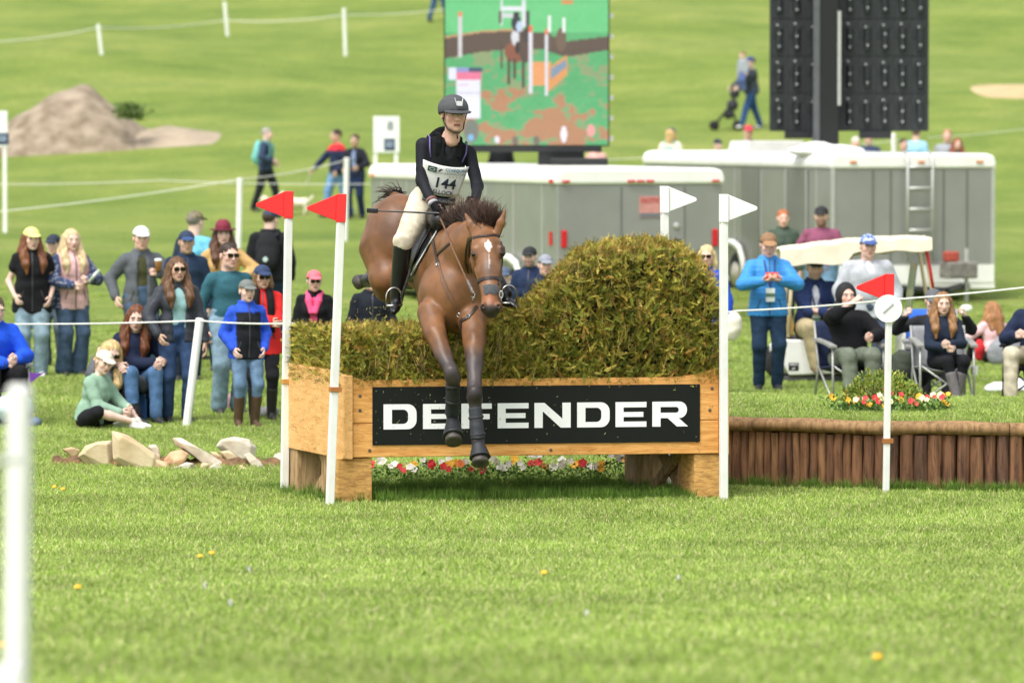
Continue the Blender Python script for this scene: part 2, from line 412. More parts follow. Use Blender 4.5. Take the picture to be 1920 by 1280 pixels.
def proto_collection(name, meshes):
    c = bpy.data.collections.new(name)
    for i, me in enumerate(meshes):
        me.materials.append(BLADE); o = bpy.data.objects.new(name, me); c.objects.link(o)
    return c
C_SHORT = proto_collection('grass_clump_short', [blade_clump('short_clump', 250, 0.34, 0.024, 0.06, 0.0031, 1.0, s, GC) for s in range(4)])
C_TALL = proto_collection('grass_clump_tall', [blade_clump('tall_clump', 55, 0.15, 0.08, 0.19, 0.0026, 0.75, 10 + s, [(0.1, 0.2, 0.025), (0.14, 0.26, 0.035), (0.18, 0.29, 0.05)]) for s in range(3)])
def scatter(name, pts, coll, smin, smax, label, cat, tilt=0.0):
    n = len(pts); me = make_mesh(name, pts, np.zeros((0, 3), int)) if False else bpy.data.meshes.new(name)
    me.vertices.add(n); me.vertices.foreach_set('co', np.asarray(pts, np.float32).ravel())
    rot = np.zeros((n, 3), np.float32); rot[:, 2] = rng.random(n) * 6.283; rot[:, :2] = (rng.random((n, 2)) - .5) * tilt
    a = me.attributes.new('rot', 'FLOAT_VECTOR', 'POINT'); a.data.foreach_set('vector', rot.ravel())
    a = me.attributes.new('scl', 'FLOAT', 'POINT'); a.data.foreach_set('value', rng.uniform(smin, smax, n).astype(np.float32))
    o = bpy.data.objects.new(name, me); COL.objects.link(o)
    ng = bpy.data.node_groups.new(name + '_nodes', 'GeometryNodeTree')
    ng.interface.new_socket('Geometry', in_out='INPUT', socket_type='NodeSocketGeometry'); ng.interface.new_socket('Geometry', in_out='OUTPUT', socket_type='NodeSocketGeometry')
    N, L = ng.nodes, ng.links
    gi, go = N.new('NodeGroupInput'), N.new('NodeGroupOutput'); ip = N.new('GeometryNodeInstanceOnPoints'); ci = N.new('GeometryNodeCollectionInfo')
    ci.inputs['Collection'].default_value = coll; ci.inputs['Separate Children'].default_value = True; ci.inputs['Reset Children'].default_value = True
    ip.inputs['Pick Instance'].default_value = True
    ar = N.new('GeometryNodeInputNamedAttribute'); ar.data_type = 'FLOAT_VECTOR'; ar.inputs['Name'].default_value = 'rot'
    as_ = N.new('GeometryNodeInputNamedAttribute'); as_.data_type = 'FLOAT'; as_.inputs['Name'].default_value = 'scl'
    er = N.new('FunctionNodeEulerToRotation'); L.new(ar.outputs[0], er.inputs[0])
    L.new(gi.outputs[0], ip.inputs['Points']); L.new(ci.outputs[0], ip.inputs['Instance']); L.new(er.outputs[0], ip.inputs['Rotation']); L.new(as_.outputs[0], ip.inputs['Scale'])
    L.new(ip.outputs[0], go.inputs[0])
    o.modifiers.new('scatter', 'NODES').node_group = ng
    return tag(o, label, cat, None, 'stuff')
def field_points(y0, y1, step, extra=2.2):
    P = []; y = y0
    while y < y1:
        hw = y * 0.1022 + extra; nx = int(2 * hw / step); st = step
        x = -hw + (np.arange(nx) + rng.random(nx)) * st; yy = y + rng.random(nx) * st
        P.append(np.stack([x, yy], 1)); y += st
    return np.concatenate(P)
pp = np.concatenate([field_points(16, 52, 0.2), field_points(52, 60, 0.26, 1.0), field_points(60, 70, 0.45, 1.0), field_points(70, 82, 0.8, 1.0)])
pp = np.column_stack([pp, surf_z(pp[:, 0], pp[:, 1])])
pp = pp[np.abs(pp[:, 1] - wall_y(pp[:, 0])) > np.where(pp[:, 0] > WALL[1, 0], 0.22, -1)]
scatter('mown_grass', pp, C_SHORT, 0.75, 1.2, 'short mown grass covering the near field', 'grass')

# ------------------------------------------------------------------ the brush fence
A = np.array([xat(660, 40.0), 40.0, 0.0]); B = np.array([xat(1348, 40.5), 40.5, 0.0]); FU = B - A; FL = np.linalg.norm(FU); FU = FU / FL
FV = np.array([-0.55, 1.5, 0.0]); FVL = np.linalg.norm(FV); FVn = FV / FVL
FN = np.array([FU[1], -FU[0], 0.0]); UP = np.array([0, 0, 1.0])
def FP(u, v, z): return A + FU * u + FVn * v + UP * z
def u_px(px, n_off=0.0):
    t = (px - 960) / FPX * 1.0015; P = A + FN * n_off; return (t * P[1] - P[0]) / (FU[0] - t * FU[1])
def z_px(py, y): return at(960, py, y)[2]
def wood(name, c1, c2, stretch, scale=3.0, rough=0.7, crack=0.5):
    m = mat(name, c1, rough, 0.1, scale, 0.35, scale * 2, color2=c2, stretch=stretch, detail=8, spec=0.25, contrast=(0.3, 0.6))
    n, l = m.node_tree.nodes, m.node_tree.links; b = n['Principled BSDF']; src = b.inputs['Base Color'].links[0].from_socket; tc = [q for q in n if q.type == 'TEX_COORD'][0]
    mp = n.new('ShaderNodeMapping'); mp.inputs['Scale'].default_value = tuple(.35 * v if v < 2 else v * .75 for v in stretch); l.new(tc.outputs['Object'], mp.inputs['Vector'])
    nz = n.new('ShaderNodeTexNoise'); nz.inputs['Scale'].default_value = scale * 1.1; nz.inputs['Detail'].default_value = 3; nz.inputs['Distortion'].default_value = .6; l.new(mp.outputs[0], nz.inputs['Vector'])
    rp = n.new('ShaderNodeValToRGB'); e = rp.color_ramp.elements; e[0].position = .485; e[1].position = .515; e[0].color = e[1].color = (1, 1, 1, 1); k = e.new(.5); d = 1 - crack; k.color = (d, d * .9, d * .8, 1); l.new(nz.outputs['Fac'], rp.inputs['Fac'])
    vo = n.new('ShaderNodeTexVoronoi'); vo.inputs['Scale'].default_value = 2.3; l.new(tc.outputs['Object'], vo.inputs['Vector']); r2 = n.new('ShaderNodeValToRGB'); e = r2.color_ramp.elements; e[0].position = .05; e[1].position = .11; e[0].color = (.5, .38, .28, 1); e[1].color = (1, 1, 1, 1); l.new(vo.outputs['Distance'], r2.inputs['Fac'])
    x1 = n.new('ShaderNodeMix'); x1.data_type = 'RGBA'; x1.blend_type = 'MULTIPLY'; x1.inputs['Factor'].default_value = .8; l.new(src, x1.inputs['A']); l.new(rp.outputs[0], x1.inputs['B'])
    x2 = n.new('ShaderNodeMix'); x2.data_type = 'RGBA'; x2.blend_type = 'MULTIPLY'; x2.inputs['Factor'].default_value = .8; l.new(x1.outputs['Result'], x2.inputs['A']); l.new(r2.outputs[0], x2.inputs['B']); l.new(x2.outputs['Result'], b.inputs['Base Color'])
    return m
PINE = wood('pine_board', '#e9ae66', '#cd8d48', (1.2, 9, 14), 2.2)
PINE_SIDE = wood('pine_side', '#ebb878', '#dba462', (9, 1.2, 12), 1.6)
PINE_END = wood('pine_end', '#c79a60', '#9d7444', (14, 14, 3), 3)
PINE_LEG = wood('pine_leg', '#d6a662', '#a87a45', (4, 4, 14), 3)
WEATHER = wood('weathered_board', '#b99a70', '#8a6c4a', (10, 10, 1.5), 3)
BLACKS = mat('sign_black', '#171a17', 0.6, 0.06, 4, spec=0.2)
WHITE = paint('#f2f3ef', 0.45); IRON = mat('bolt_metal', '#6a625a', 0.5, 0.2, 30, metal=0.7)
fence = empty('brush_fence', FP(FL / 2, 0.7, 0), 'long wooden jump with a black lettered sign and brown green brush on top', 'fence')
Z0, ZM, ZT = 0.385, 0.655, 1.005
mb = MB(); mb.prism([(0, Z0), (FL, Z0), (FL, ZM - 0.002), (0, ZM - 0.002)], FP(0, 0, 0), FU, UP, FVn, 0.14); mb.build('plank', PINE, fence, bevel=0.006)
top = [(0, ZM + 0.002), (FL, ZM + 0.002)] + [(FL - t * 0.42, ZT + 0.075 * (1 - t) ** 2.0) for t in np.linspace(0, 1, 10)] + [(0.24 - t * 0.24, ZT + 0.02 * t ** 2) for t in np.linspace(0, 1, 6)]
mb = MB(); mb.prism(top, FP(0, 0, 0), FU, UP, FVn, 0.14); mb.build('plank', PINE, fence, bevel=0.006)
mb = MB(); mb.prism([(0, Z0), (FL, Z0), (FL, ZT), (0, ZT)], FP(0, FVL - 0.14, 0), FU, UP, FVn, 0.14); mb.build('plank', PINE, fence, bevel=0.006)
for s, u0 in ((0, -0.075), (1, FL + 0.003)):   # side boards run back along V, end grain to the front
    z0 = Z0 - 0.012
    poly = [(-0.03, z0), (FVL, z0)] + ([(FVL, 1.075)] if not s else [(FVL, 1.09)]) + [(0.3 - t * 0.33, 1.07 - (0.03 if not s else -0.005) * t ** 2) for t in np.linspace(0, 1, 7)]
    mb = MB(); mb.prism(poly, FP(u0, 0, 0), FVn, UP, FU, 0.072); mb.build('side_board', PINE_SIDE, fence, bevel=0.006)
def leg(u, v, w, dp, z1=Z0 - 0.006, m=PINE_LEG, name='leg'):
    mb = MB(); mb.prism([(u, -0.05), (u + w, -0.05), (u + w, z1), (u, z1)], FP(0, v, 0), FU, UP, FVn, dp); return mb.build(name, m, fence, bevel=0.008)
leg(u_px(634), 0.02, u_px(699) - u_px(634), 0.30); leg(u_px(1304), 0.02, u_px(1358) - u_px(1304), 0.30)
leg(-0.06, FVL - 0.34, 0.26, 0.3, m=WEATHER); leg(FL - 0.2, FVL - 0.34, 0.26, 0.3, m=WEATHER)
leg(-0.02, 0.62, 0.07, 0.12, m=WEATHER, name='stud'); leg(FL - 0.1, 0.62, 0.07, 0.12, m=WEATHER, name='stud')
for u in (0.06, FL - 0.12):
    mb = MB(); mb.prism([(0.36, 0.0), (0.52, 0.0), (1.15, Z0 - 0.01), (0.99, Z0 - 0.01)], FP(u, 0, 0), FVn, UP, FU, 0.05); mb.build('brace', WEATHER, fence, bevel=0.004)
    mb = MB(); mb.prism([(0.98, 0.0), (1.14, 0.0), (0.54, Z0 - 0.01), (0.38, Z0 - 0.01)], FP(u - 0.055, 0, 0), FVn, UP, FU, 0.05); mb.build('brace', WEATHER, fence, bevel=0.004)
# sign board with letters
sgu0, sgu1 = u_px(698), u_px(1312); ymid = 40.25
sz1, sz0 = z_px(725, 40.05), z_px(834, 40.05)
mb = MB(); mb.prism([(sgu0, sz0), (sgu1, sz0), (sgu1, sz1), (sgu0, sz1)], FP(0, 0, 0) + FN * 0.003, FU, UP, FN, 0.008); sign = mb.build('sign_board', BLACKS, fence, bevel=0.001)
LZ1, LZ0 = z_px(757.5, 40.05), z_px(804.5, 40.05); LH = LZ1 - LZ0
LETW = mat('letter_white', (.9, .9, .9), .5, .02, 5)
def letter(ch, u0, u1):
    w, h = u1 - u0, LH; b, v = h * 0.215, min(0.068, (u1 - u0) * 0.26); O = FP(u0, 0, LZ0) + FN * 0.0125; mb = MB(); t = 0.0025
    def pr(p): mb.prism([(x, z) for x, z in p], O, FU, UP, FN, t)
    m0, m1 = h * 0.40, h * 0.60
    if ch == 'E': pr([(0, 0), (w, 0), (w, b), (v, b), (v, m0), (w * .9, m0), (w * .9, m1), (v, m1), (v, h - b), (w, h - b), (w, h), (0, h)])
    elif ch == 'F': pr([(0, 0), (v, 0), (v, h * .37), (w * .93, h * .37), (w * .93, h * .58), (v, h * .58), (v, h - b), (w, h - b), (w, h), (0, h)])
    elif ch == 'N': pr([(0, 0), (v, 0), (v, h * .66), (w - v * 1.2, 0), (w, 0), (w, h), (w - v, h), (w - v, h * .36), (v * 1.2, h), (0, h)])
    def ring(x0, z0, x1, z1, vv, bb, ro, ri):
        def rr(x0, z0, x1, z1, r):
            pts = [(x0, z1), (x0, z0)]
            for cx, cz, a0 in ((x1 - r, z0 + r, -90), (x1 - r, z1 - r, 0)):
                for k in range(7): a = math.radians(a0 + 15 * k); pts.append((cx + r * math.cos(a), cz + r * math.sin(a)))
            return pts
        o_, i_ = rr(x0, z0, x1, z1, ro), rr(x0 + vv, z0 + bb, x1 - vv, z1 - bb, ri); n = len(o_)
        for k in range(n): pr([o_[k], o_[(k + 1) % n], i_[(k + 1) % n], i_[k]])
    if ch == 'D': ring(0, 0, w, h, v, b, h * .36, h * .2)
    if ch == 'R':
        ring(0, h * .34, w * .97, h, v, b, h * .31, h * .11)
        pr([(0, 0), (v, 0), (v, h * .34), (0, h * .34)]); pr([(w - v * 1.35, 0), (w, 0), (w * .74, h * .34), (w * .74 - v * 1.35, h * .34)])
    mb.build('letter', LETW, sign)
for ch, a, b in (('D', 719, 781), ('E', 793, 851), ('F', 865, 922), ('E', 933, 991), ('N', 1002, 1070), ('D', 1082, 1143), ('E', 1154, 1212), ('R', 1223, 1290)): letter(ch, u_px(a, .012), u_px(b, .012))
for px, py in ((705, 732), (705, 828), (861, 730), (1006, 729), (1161, 728), (1305, 728), (861, 828), (1006, 826), (1158, 823), (1305, 824)):
    P = FP(u_px(px), 0, z_px(py, 40.1)) + FN * 0.011; mb = MB(); mb.lathe([(0.007, 0), (0.006, 0.003), (0.002, 0.004)], P, FN, 8); mb.build('bolt', IRON, sign)
for px, py in ((675, 741), (675, 768), (693, 843), (1335, 733), (1331, 774), (1307, 832), (1033, 846)):
    P = FP(u_px(px), 0, z_px(py, 40.1)) + FN * 0.0005; mb = MB(); mb.lathe([(0.014, 0), (0.013, 0.003), (0.006, 0.004)], P, FN, 10); mb.build('bolt', IRON, fence)

r = np.random.default_rng(21); V, F = [], []
for i in range(95):
    u, z = r.uniform(sgu0 + .02, sgu0 + 1.05 if i < 75 else sgu1 - .02), r.uniform(sz0 + .01, sz1 - .01); p = FP(u, 0, z) + FN * .0165; a = r.random() * 6.28; L, w = r.uniform(.003, .010), r.uniform(.0006, .0015); dx, dz = FU * math.cos(a) + UP * math.sin(a), -FU * math.sin(a) + UP * math.cos(a); k = len(V)
    V += [p - dx * L - dz * w, p + dx * L - dz * w, p + dx * L + dz * w + FN * .003, p - dx * L + dz * w + FN * .002]; F.append((k, k + 1, k + 2, k + 3))
add('grass_clippings', V, F, mat('clipping', '#a9ad84', .8, .2, 30), sign, kind='stuff')
# brush: dark core and many small evergreen sprigs
HP = [(-0.7, 1.38), (0.2, 1.385), (0.8, 1.40), (1.1, 1.43), (1.33, 1.53), (1.5, 1.66), (1.61, 1.76), (1.71, 1.85), (1.81, 1.985), (1.96, 2.04), (2.21, 2.075), (2.5, 2.09), (2.66, 2.06), (2.76, 2.0), (2.86, 1.935), (2.97, 1.81), (3.05, 1.7), (3.12, 1.58), (3.3, 1.4)]
hpu, hpz = np.array([p[0] for p in HP]), np.array([p[1] for p in HP])
def hz(u): return np.interp(u, hpu, hpz)
def hzx(u, v): return hz(u - 0.34 * np.asarray(v)) + 0.012 * np.sin(np.asarray(u) * 23 + np.asarray(v) * 9) + 0.012 * np.sin(np.asarray(u) * 41 - np.asarray(v) * 17)
def hedge_point(u, v, z): return FP(u, v, z)
UL, UR, VA, VB = -0.045, FL + 0.035, 0.03, FVL - 0.02
def hedge_z(u, v):
    e = np.minimum(v - VA, VB - v); r = 0.13 + 0.16 * sstep(1.5, 1.9, hzx(u, v)); k = np.clip(1 - e / r, 0, 1)
    return hzx(u, v) - (1 - np.sqrt(1 - k * k * 0.999)) * r * 0.6
gu, gv = np.linspace(UL + 0.05, UR - 0.06, 60), np.linspace(VA + 0.06, VB - 0.06, 24)
CV = []; 
for v in gv:
    for u in gu: CV.append(FP(u, v, max(0.95, float(hedge_z(u, v)) - 0.085)))
n = len(gu); CF = [(j * n + i, j * n + i + 1, (j + 1) * n + i + 1, (j + 1) * n + i) for j in range(len(gv) - 1) for i in range(n - 1)]
ring_i = [i for i in range(n)] + [j * n + n - 1 for j in range(1, len(gv))] + [(len(gv) - 1) * n + i for i in range(n - 2, -1, -1)] + [j * n for j in range(len(gv) - 2, 0, -1)]
k0 = len(CV); CV += [np.array((CV[i][0], CV[i][1], 0.6)) for i in ring_i]
CF += [(ring_i[(a + 1) % len(ring_i)], ring_i[a], k0 + a, k0 + (a + 1) % len(ring_i)) for a in range(len(ring_i))]
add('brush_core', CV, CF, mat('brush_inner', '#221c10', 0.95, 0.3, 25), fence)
def sprigs(nn, seed=3):
    r = np.random.default_rng(seed)
    pal = np.array([lin(c) for c in ('#8a8638', '#747832', '#a0953f', '#b3a450', '#626d30', '#937638', '#c0ab5a', '#868c41', '#a98444', '#4d5626')])
    w = np.array([.2, .18, .17, .1, .12, .06, .05, .07, .03, .08]); w = w / w.sum()
    def nv_(a): return a / (np.linalg.norm(a, axis=1, keepdims=True) + 1e-9)
    t = r.random(nn); u = r.uniform(UL, UR, nn); v = r.uniform(VA, VB, nn)
    fr, tpm = t < .44, (t >= .44) & (t < .84); lf, rt, bk = (t >= .84) & (t < .91), (t >= .91) & (t < .97), t >= .97
    v = np.where(fr, VA + r.uniform(-.03, .06, nn), v); u = np.where(lf, UL + r.uniform(-.03, .04, nn), u); u = np.where(rt, UR + r.uniform(-.04, .03, nn), u)
    v = np.where(bk, VB + r.uniform(-.04, .02, nn), v)
    ztop = hedge_z(u, np.clip(v, VA + .02, VB - .02)); z = 0.95 + r.random(nn) * (np.maximum(ztop, 1.05) + .02 - .95)
    z = np.where(tpm, ztop + r.uniform(-.06, .015, nn), z)
    v = np.where(fr, v - .05 * np.sin(np.clip((z - .95) / np.maximum(.3, hz(u) - .95), 0, 1) * 3.1) * np.where(u > 1.3, 1, .4), v)
    slp = np.clip((hzx(u + .05, v) - hzx(u - .05, v)) / .1, -2, 2)
    N = fr[:, None] * (-FVn * .9 + UP * .25) + tpm[:, None] * (UP * .8 - FVn * .4) - tpm[:, None] * slp[:, None] * FU * .5 + lf[:, None] * (-FU + UP * .2) + rt[:, None] * (FU + UP * .2) + bk[:, None] * (FVn + UP * .2)
    P = A + u[:, None] * FU + v[:, None] * FVn + z[:, None] * UP
    d = nv_(nv_(N) * .75 + r.normal(0, .55, (nn, 3)) + UP * .15); side = nv_(np.cross(d, r.normal(0, 1, (nn, 3)))); nn_ = np.cross(side, d)
    Ls = (r.uniform(.05, .105, nn) * np.where(r.random(nn) < .07, 1.5, 1))[:, None]
    c = pal[r.choice(len(pal), nn, p=w)] * r.uniform(.7, 1.65, (nn, 1))
    m = r.random(nn) < .06; c[m] = np.array(lin('#b98a4a')) * r.uniform(.6, 1.1, (m.sum(), 1))
    m = tpm & (r.random(nn) < .35); c[m] = np.array(lin('#b39a56')) * r.uniform(.6, 1.2, (m.sum(), 1))
    P = P - d * Ls * .55; droop = r.uniform(-.3, .5, (nn, 1)); VV, CC = [], []
    for j in range(7):
        f0 = .06 + .15 * j; base = P + d * Ls * f0 - UP * droop * Ls * f0 * f0 * .5; ll = Ls * (.36 - .03 * j)
        for sg in (-1, 1):
            tip = base + d * ll * .8 + side * sg * ll * .5 + nn_ * r.normal(0, .18, (nn, 1)) * ll; wv = nv_(np.cross(nn_, tip - base)) * ll * .085; mid = (base + tip) * .5
            VV.append(np.stack([base, mid + wv, tip, mid - wv], 1)); CC.append(np.repeat((c * r.uniform(.85, 1.15, (nn, 1)))[:, None], 4, 1))
    e = P + d * Ls * 1.1 - UP * droop * Ls * .5; VV.append(np.stack([P - side * .002, P + side * .002, e + side * .001, e - side * .001], 1)); CC.append(np.repeat((c * .8)[:, None], 4, 1))
    n2 = 110; u = r.uniform(UL + .1, UR - .05, n2); z = 1.0 + r.random(n2) * np.maximum(.05, hz(u) - 1.15); P = A + u[:, None] * FU + (VA - .05) * FVn + z[:, None] * UP
    e = P + np.stack([r.normal(0, .04, n2), np.full(n2, -.01), r.uniform(.06, .24, n2)], 1); s_ = np.array([.0024, 0, 0]); VV.append(np.stack([P - s_, P + s_, e + s_ * .5, e - s_ * .5], 1))
    c = np.where(np.arange(n2)[:, None] % 3 > 0, np.array(lin('#9a8462')), np.array(lin('#d0ab6e'))) * r.uniform(.6, 1, (n2, 1)); CC.append(np.repeat(c[:, None], 4, 1))
    V = np.concatenate([x.reshape(-1, 3) for x in VV]); C = np.concatenate([x.reshape(-1, 3) for x in CC]) * np.array((1.16, 1.16, 1.2)); return V, np.arange(len(V)).reshape(-1, 4), C
SV, SF, SCc = sprigs(30000)
add('brush', SV, SF, mat('evergreen_sprig', rough=0.95, var=0.22, scale=5, attr=True, spec=0.05), fence, col=SCc, kind='stuff')
# longer grass round the fence feet, the wall foot and under the fence
tp = []
for i in range(620): u, v = rng.uniform(-0.25, FL + 0.1), rng.uniform(-0.05, FVL + 0.3); tp.append(FP(u, v, 0.0))
for i in range(330): u, v = rng.uniform(0.25, FL - 0.2), rng.uniform(0.0, 0.5); tp.append(FP(u, v, 0.0))
for i in range(120): x = rng.uniform(WALL[2, 0], WALL[-3, 0]); tp.append((x, wall_y(x) - rng.uniform(0.10, 0.2), 0.0))
tp = np.array(tp); tp[:, 2] = ground_z(tp[:, 0], tp[:, 1])
scatter('long_grass', tp, C_TALL, 0.35, 0.85, 'longer dark grass under and around the jump', 'grass')

# ------------------------------------------------------------------ flag poles
RED = mat('flag_red', '#ee2b2c', 0.45, 0.05, 5); FWHITE = mat('flag_white', '#eceeea', 0.45, 0.04, 5)
POLE = mat('pole_white', '#efefe9', 0.5, 0.05, 6, 0.1); CLAMP = mat('clamp_brown', '#b0703a', 0.6, 0.1, 20); CLAMP2 = mat('clamp_tan', '#c8964e', 0.6, 0.1, 20)
def flag_pole(label, top, bot, d, flagm, sgn, clamp_y=None, cm=CLAMP, w=0.062, disc=False, d_top=None):
    Pt, Pb = at(top[0], top[1], d_top or d), at(bot[0], bot[1], d); Pb = Pb.copy(); Pb[2] = float(ground_z(Pb[0], Pb[1])) - 0.03
    e = empty('flag_pole', Pb, label, 'flag pole', 'flag poles marking the jump')
    R = frame(Pt - Pb, (1, 0.35, 0)); L = np.linalg.norm(Pt - Pb)
    mb = MB(); mb.box((Pb + Pt) / 2, (w, w * .8, L), R); mb.build('pole', POLE, e, bevel=0.006)
    ex = np.array([1.0, 0, 0]); ez = R[:, 2]; fh, fl = 0.225, 0.235
    sl = [(-0.038, 0.0), (0.038, 0.0), (0.038, fh), (-0.038, fh)]
    mb = MB(); mb.prism(sl, Pt - ez * 0.02 + np.array((0, -0.034, 0)), ex, ez, (0, 1, 0), 0.068)
    pts = []
    tip = (sgn * (0.036 + fl), fh * 0.50); r = 0.018
    p0, p1 = (sgn * 0.0385, 0.012), (sgn * 0.0385, fh - 0.004)
    arc = [(tip[0] - sgn * r + sgn * r * math.cos(a), tip[1] + r * math.sin(a)) for a in np.linspace(-1.2, 1.2, 6)]
    poly = [p0] + arc + [p1]
    mb.prism(poly if sgn > 0 else poly[::-1], Pt - ez * 0.02 + np.array((0, -0.016, 0)), ex, ez, (0, 1, 0), 0.032)
    mb.build('flag', flagm, e, bevel=0.004)
    if clamp_y:
        t = (clamp_y - top[1]) / (bot[1] - top[1]); c = Pt + (Pb - Pt) * t
        mb = MB(); mb.box(c + np.array((0.008, 0, 0)), (w + 0.03, w * .8 + 0.016, 0.04), R); mb.build('clamp', cm, e, bevel=0.002)
    if disc:
        c = at(1665, 578, d) + np.array((0, -0.036, 0)); mb = MB(); mb.lathe([(0.115, 0), (0.115, 0.006)], c, (0, -1, 0), 28); dd = mb.build('disc', FWHITE, e)
        mb = MB(); Rm = roty(math.radians(48)); mb.box(c + np.array((0, -0.009, 0)), (0.014, 0.003, 0.11), Rm); mb.build('mark', mat('mark_grey', '#a7a9a0', .6), dd)
    return e
flag_pole('front red flag on a white pole at the left end of the jump', (639, 412), (618, 953), 39.8, RED, -1, 727, CLAMP)
flag_pole('leftmost red flag pole, at the back left corner of the jump', (541, 405), (533, 928), 41.35, RED, -1, 713, CLAMP2)
flag_pole('front white flag pole at the right end of the jump', (1357, 412), (1357, 943), 40.35, FWHITE, 1)
flag_pole('white flag rising behind the top of the brush', (1246, 395), (1250, 915), 42.0, FWHITE, 1)
flag_pole('lone red flag pole with a round white disc before the log wall', (1667, 560), (1661, 924), 41.25, RED, -1, 820, CLAMP, 0.05, True)

# ------------------------------------------------------------------ log wall, built log by log
LOGS = [wood('log_' + str(i), a, b, (6, 6, 0.9), 4) for i, (a, b) in enumerate((('#8a6347', '#5c402f'), ('#7b5740', '#4a3428'), ('#98714f', '#664834'), ('#6b4e3d', '#3f2e25'), ('#a28059', '#72573d')))]
seg = np.diff(WALL, axis=0); sl = np.concatenate([[0], np.cumsum(np.linalg.norm(seg, axis=1))])
def wall_at(s): return np.array([np.interp(s, sl, WALL[:, 0]), np.interp(s, sl, WALL[:, 1])])
wallo = empty('log_wall', (*wall_at(sl[-1] / 2), 0), 'low curved retaining wall of upright brown logs under a log rail', 'wall')
s = 0.0; i = 0
while s < sl[-1]:
    x = wall_at(s)[0]; big = x > xat(1590, 41.7); r = (rng.uniform(0.05, 0.062) if big else rng.uniform(0.032, 0.045))
    p = wall_at(s + r); s += 1.96 * r; hh = WALL_H - 0.055 + rng.uniform(-.02, .0); o = rng.uniform(-.012, .012)
    pts = [np.array((p[0] + rng.normal(0, .004), p[1] + 0.03 + o, z)) for z in (-0.06, 0.12, 0.3, hh)]
    mb = MB(); mb.tube(pts, [r * rng.uniform(.94, 1.04) for _ in pts], 12); mb.build('log', LOGS[rng.integers(3) if not big else (1, 3, 0)[rng.integers(3)]], wallo, smooth=False)
    i += 1
cuts = [0.0, 2.4, 4.6, 7.2, sl[-1]]
for a, b in zip(cuts[:-1], cuts[1:]):
    pts = [np.array((*wall_at(t), WALL_H - 0.005 + 0.006 * math.sin(t * 5))) for t in np.linspace(a, b - .004, 14)]
    mb = MB(); mb.tube(pts, [0.068 + 0.004 * math.sin(k * 1.7 + a) for k in range(14)], 14, flat=0.85); mb.build('rail', LOGS[4], wallo, smooth=True)

# ------------------------------------------------------------------ rocks
ROCK = mat('limestone', '#dccba8', 0.9, 0.1, 4, 0.8, 14, color2='#bfa982', detail=9); ROCK2 = mat('pale_limestone', '#e0d8c6', 0.9, 0.1, 5, 0.8, 16, color2='#bcb19c', detail=9); ROCK3 = mat('tan_limestone', '#d8b894', 0.9, 0.1, 5, 0.8, 14, color2='#c0a27c', detail=9)
def rock(label, poly, d, seed, m, th=.3):
    """angular stone: outline with real thickness, jittered in layers from front to back"""
    r = np.random.default_rng(seed); P = []
    n0 = len(poly)
    for i in range(n0):
        a, b = np.array(poly[i], float), np.array(poly[(i + 1) % n0], float); k = max(1, int(np.hypot(*(b - a)) / 9))
        for j in range(k): P.append(a + (b - a) * j / k + (r.normal(0, 1.1, 2) if j else 0))
    P = np.array(P); c = P.mean(0); bm = bmesh.new()
    for s_, t in ((.72, -.1), (.95, .08), (1.0, .4), (.98, .7), (.7, 1.0)):
        for q in P:
            w = c + (q - c) * s_ * r.uniform(.93, 1.0); p = at(w[0], w[1], d + t * th + r.normal(0, .02)); bm.verts.new(p - np.array((0, 0, .07 if w[1] > c[1] + .6 * (P[:, 1].max() - c[1]) else 0)))
    bmesh.ops.convex_hull(bm, input=bm.verts[:]); bmesh.ops.delete(bm, geom=[v for v in bm.verts if not v.link_faces], context='VERTS')
    bmesh.ops.dissolve_limit(bm, angle_limit=.3, verts=bm.verts[:], edges=bm.edges[:])
    bm.verts.index_update(); V = np.array([v.co[:] for v in bm.verts]); F = [[v.index for v in f.verts] for f in bm.faces]; bm.free()
    o = tag(add('rock', V, F, m, None, False, bevel=.012), label, 'rock', 'limestone rocks edging the hollow'); return o
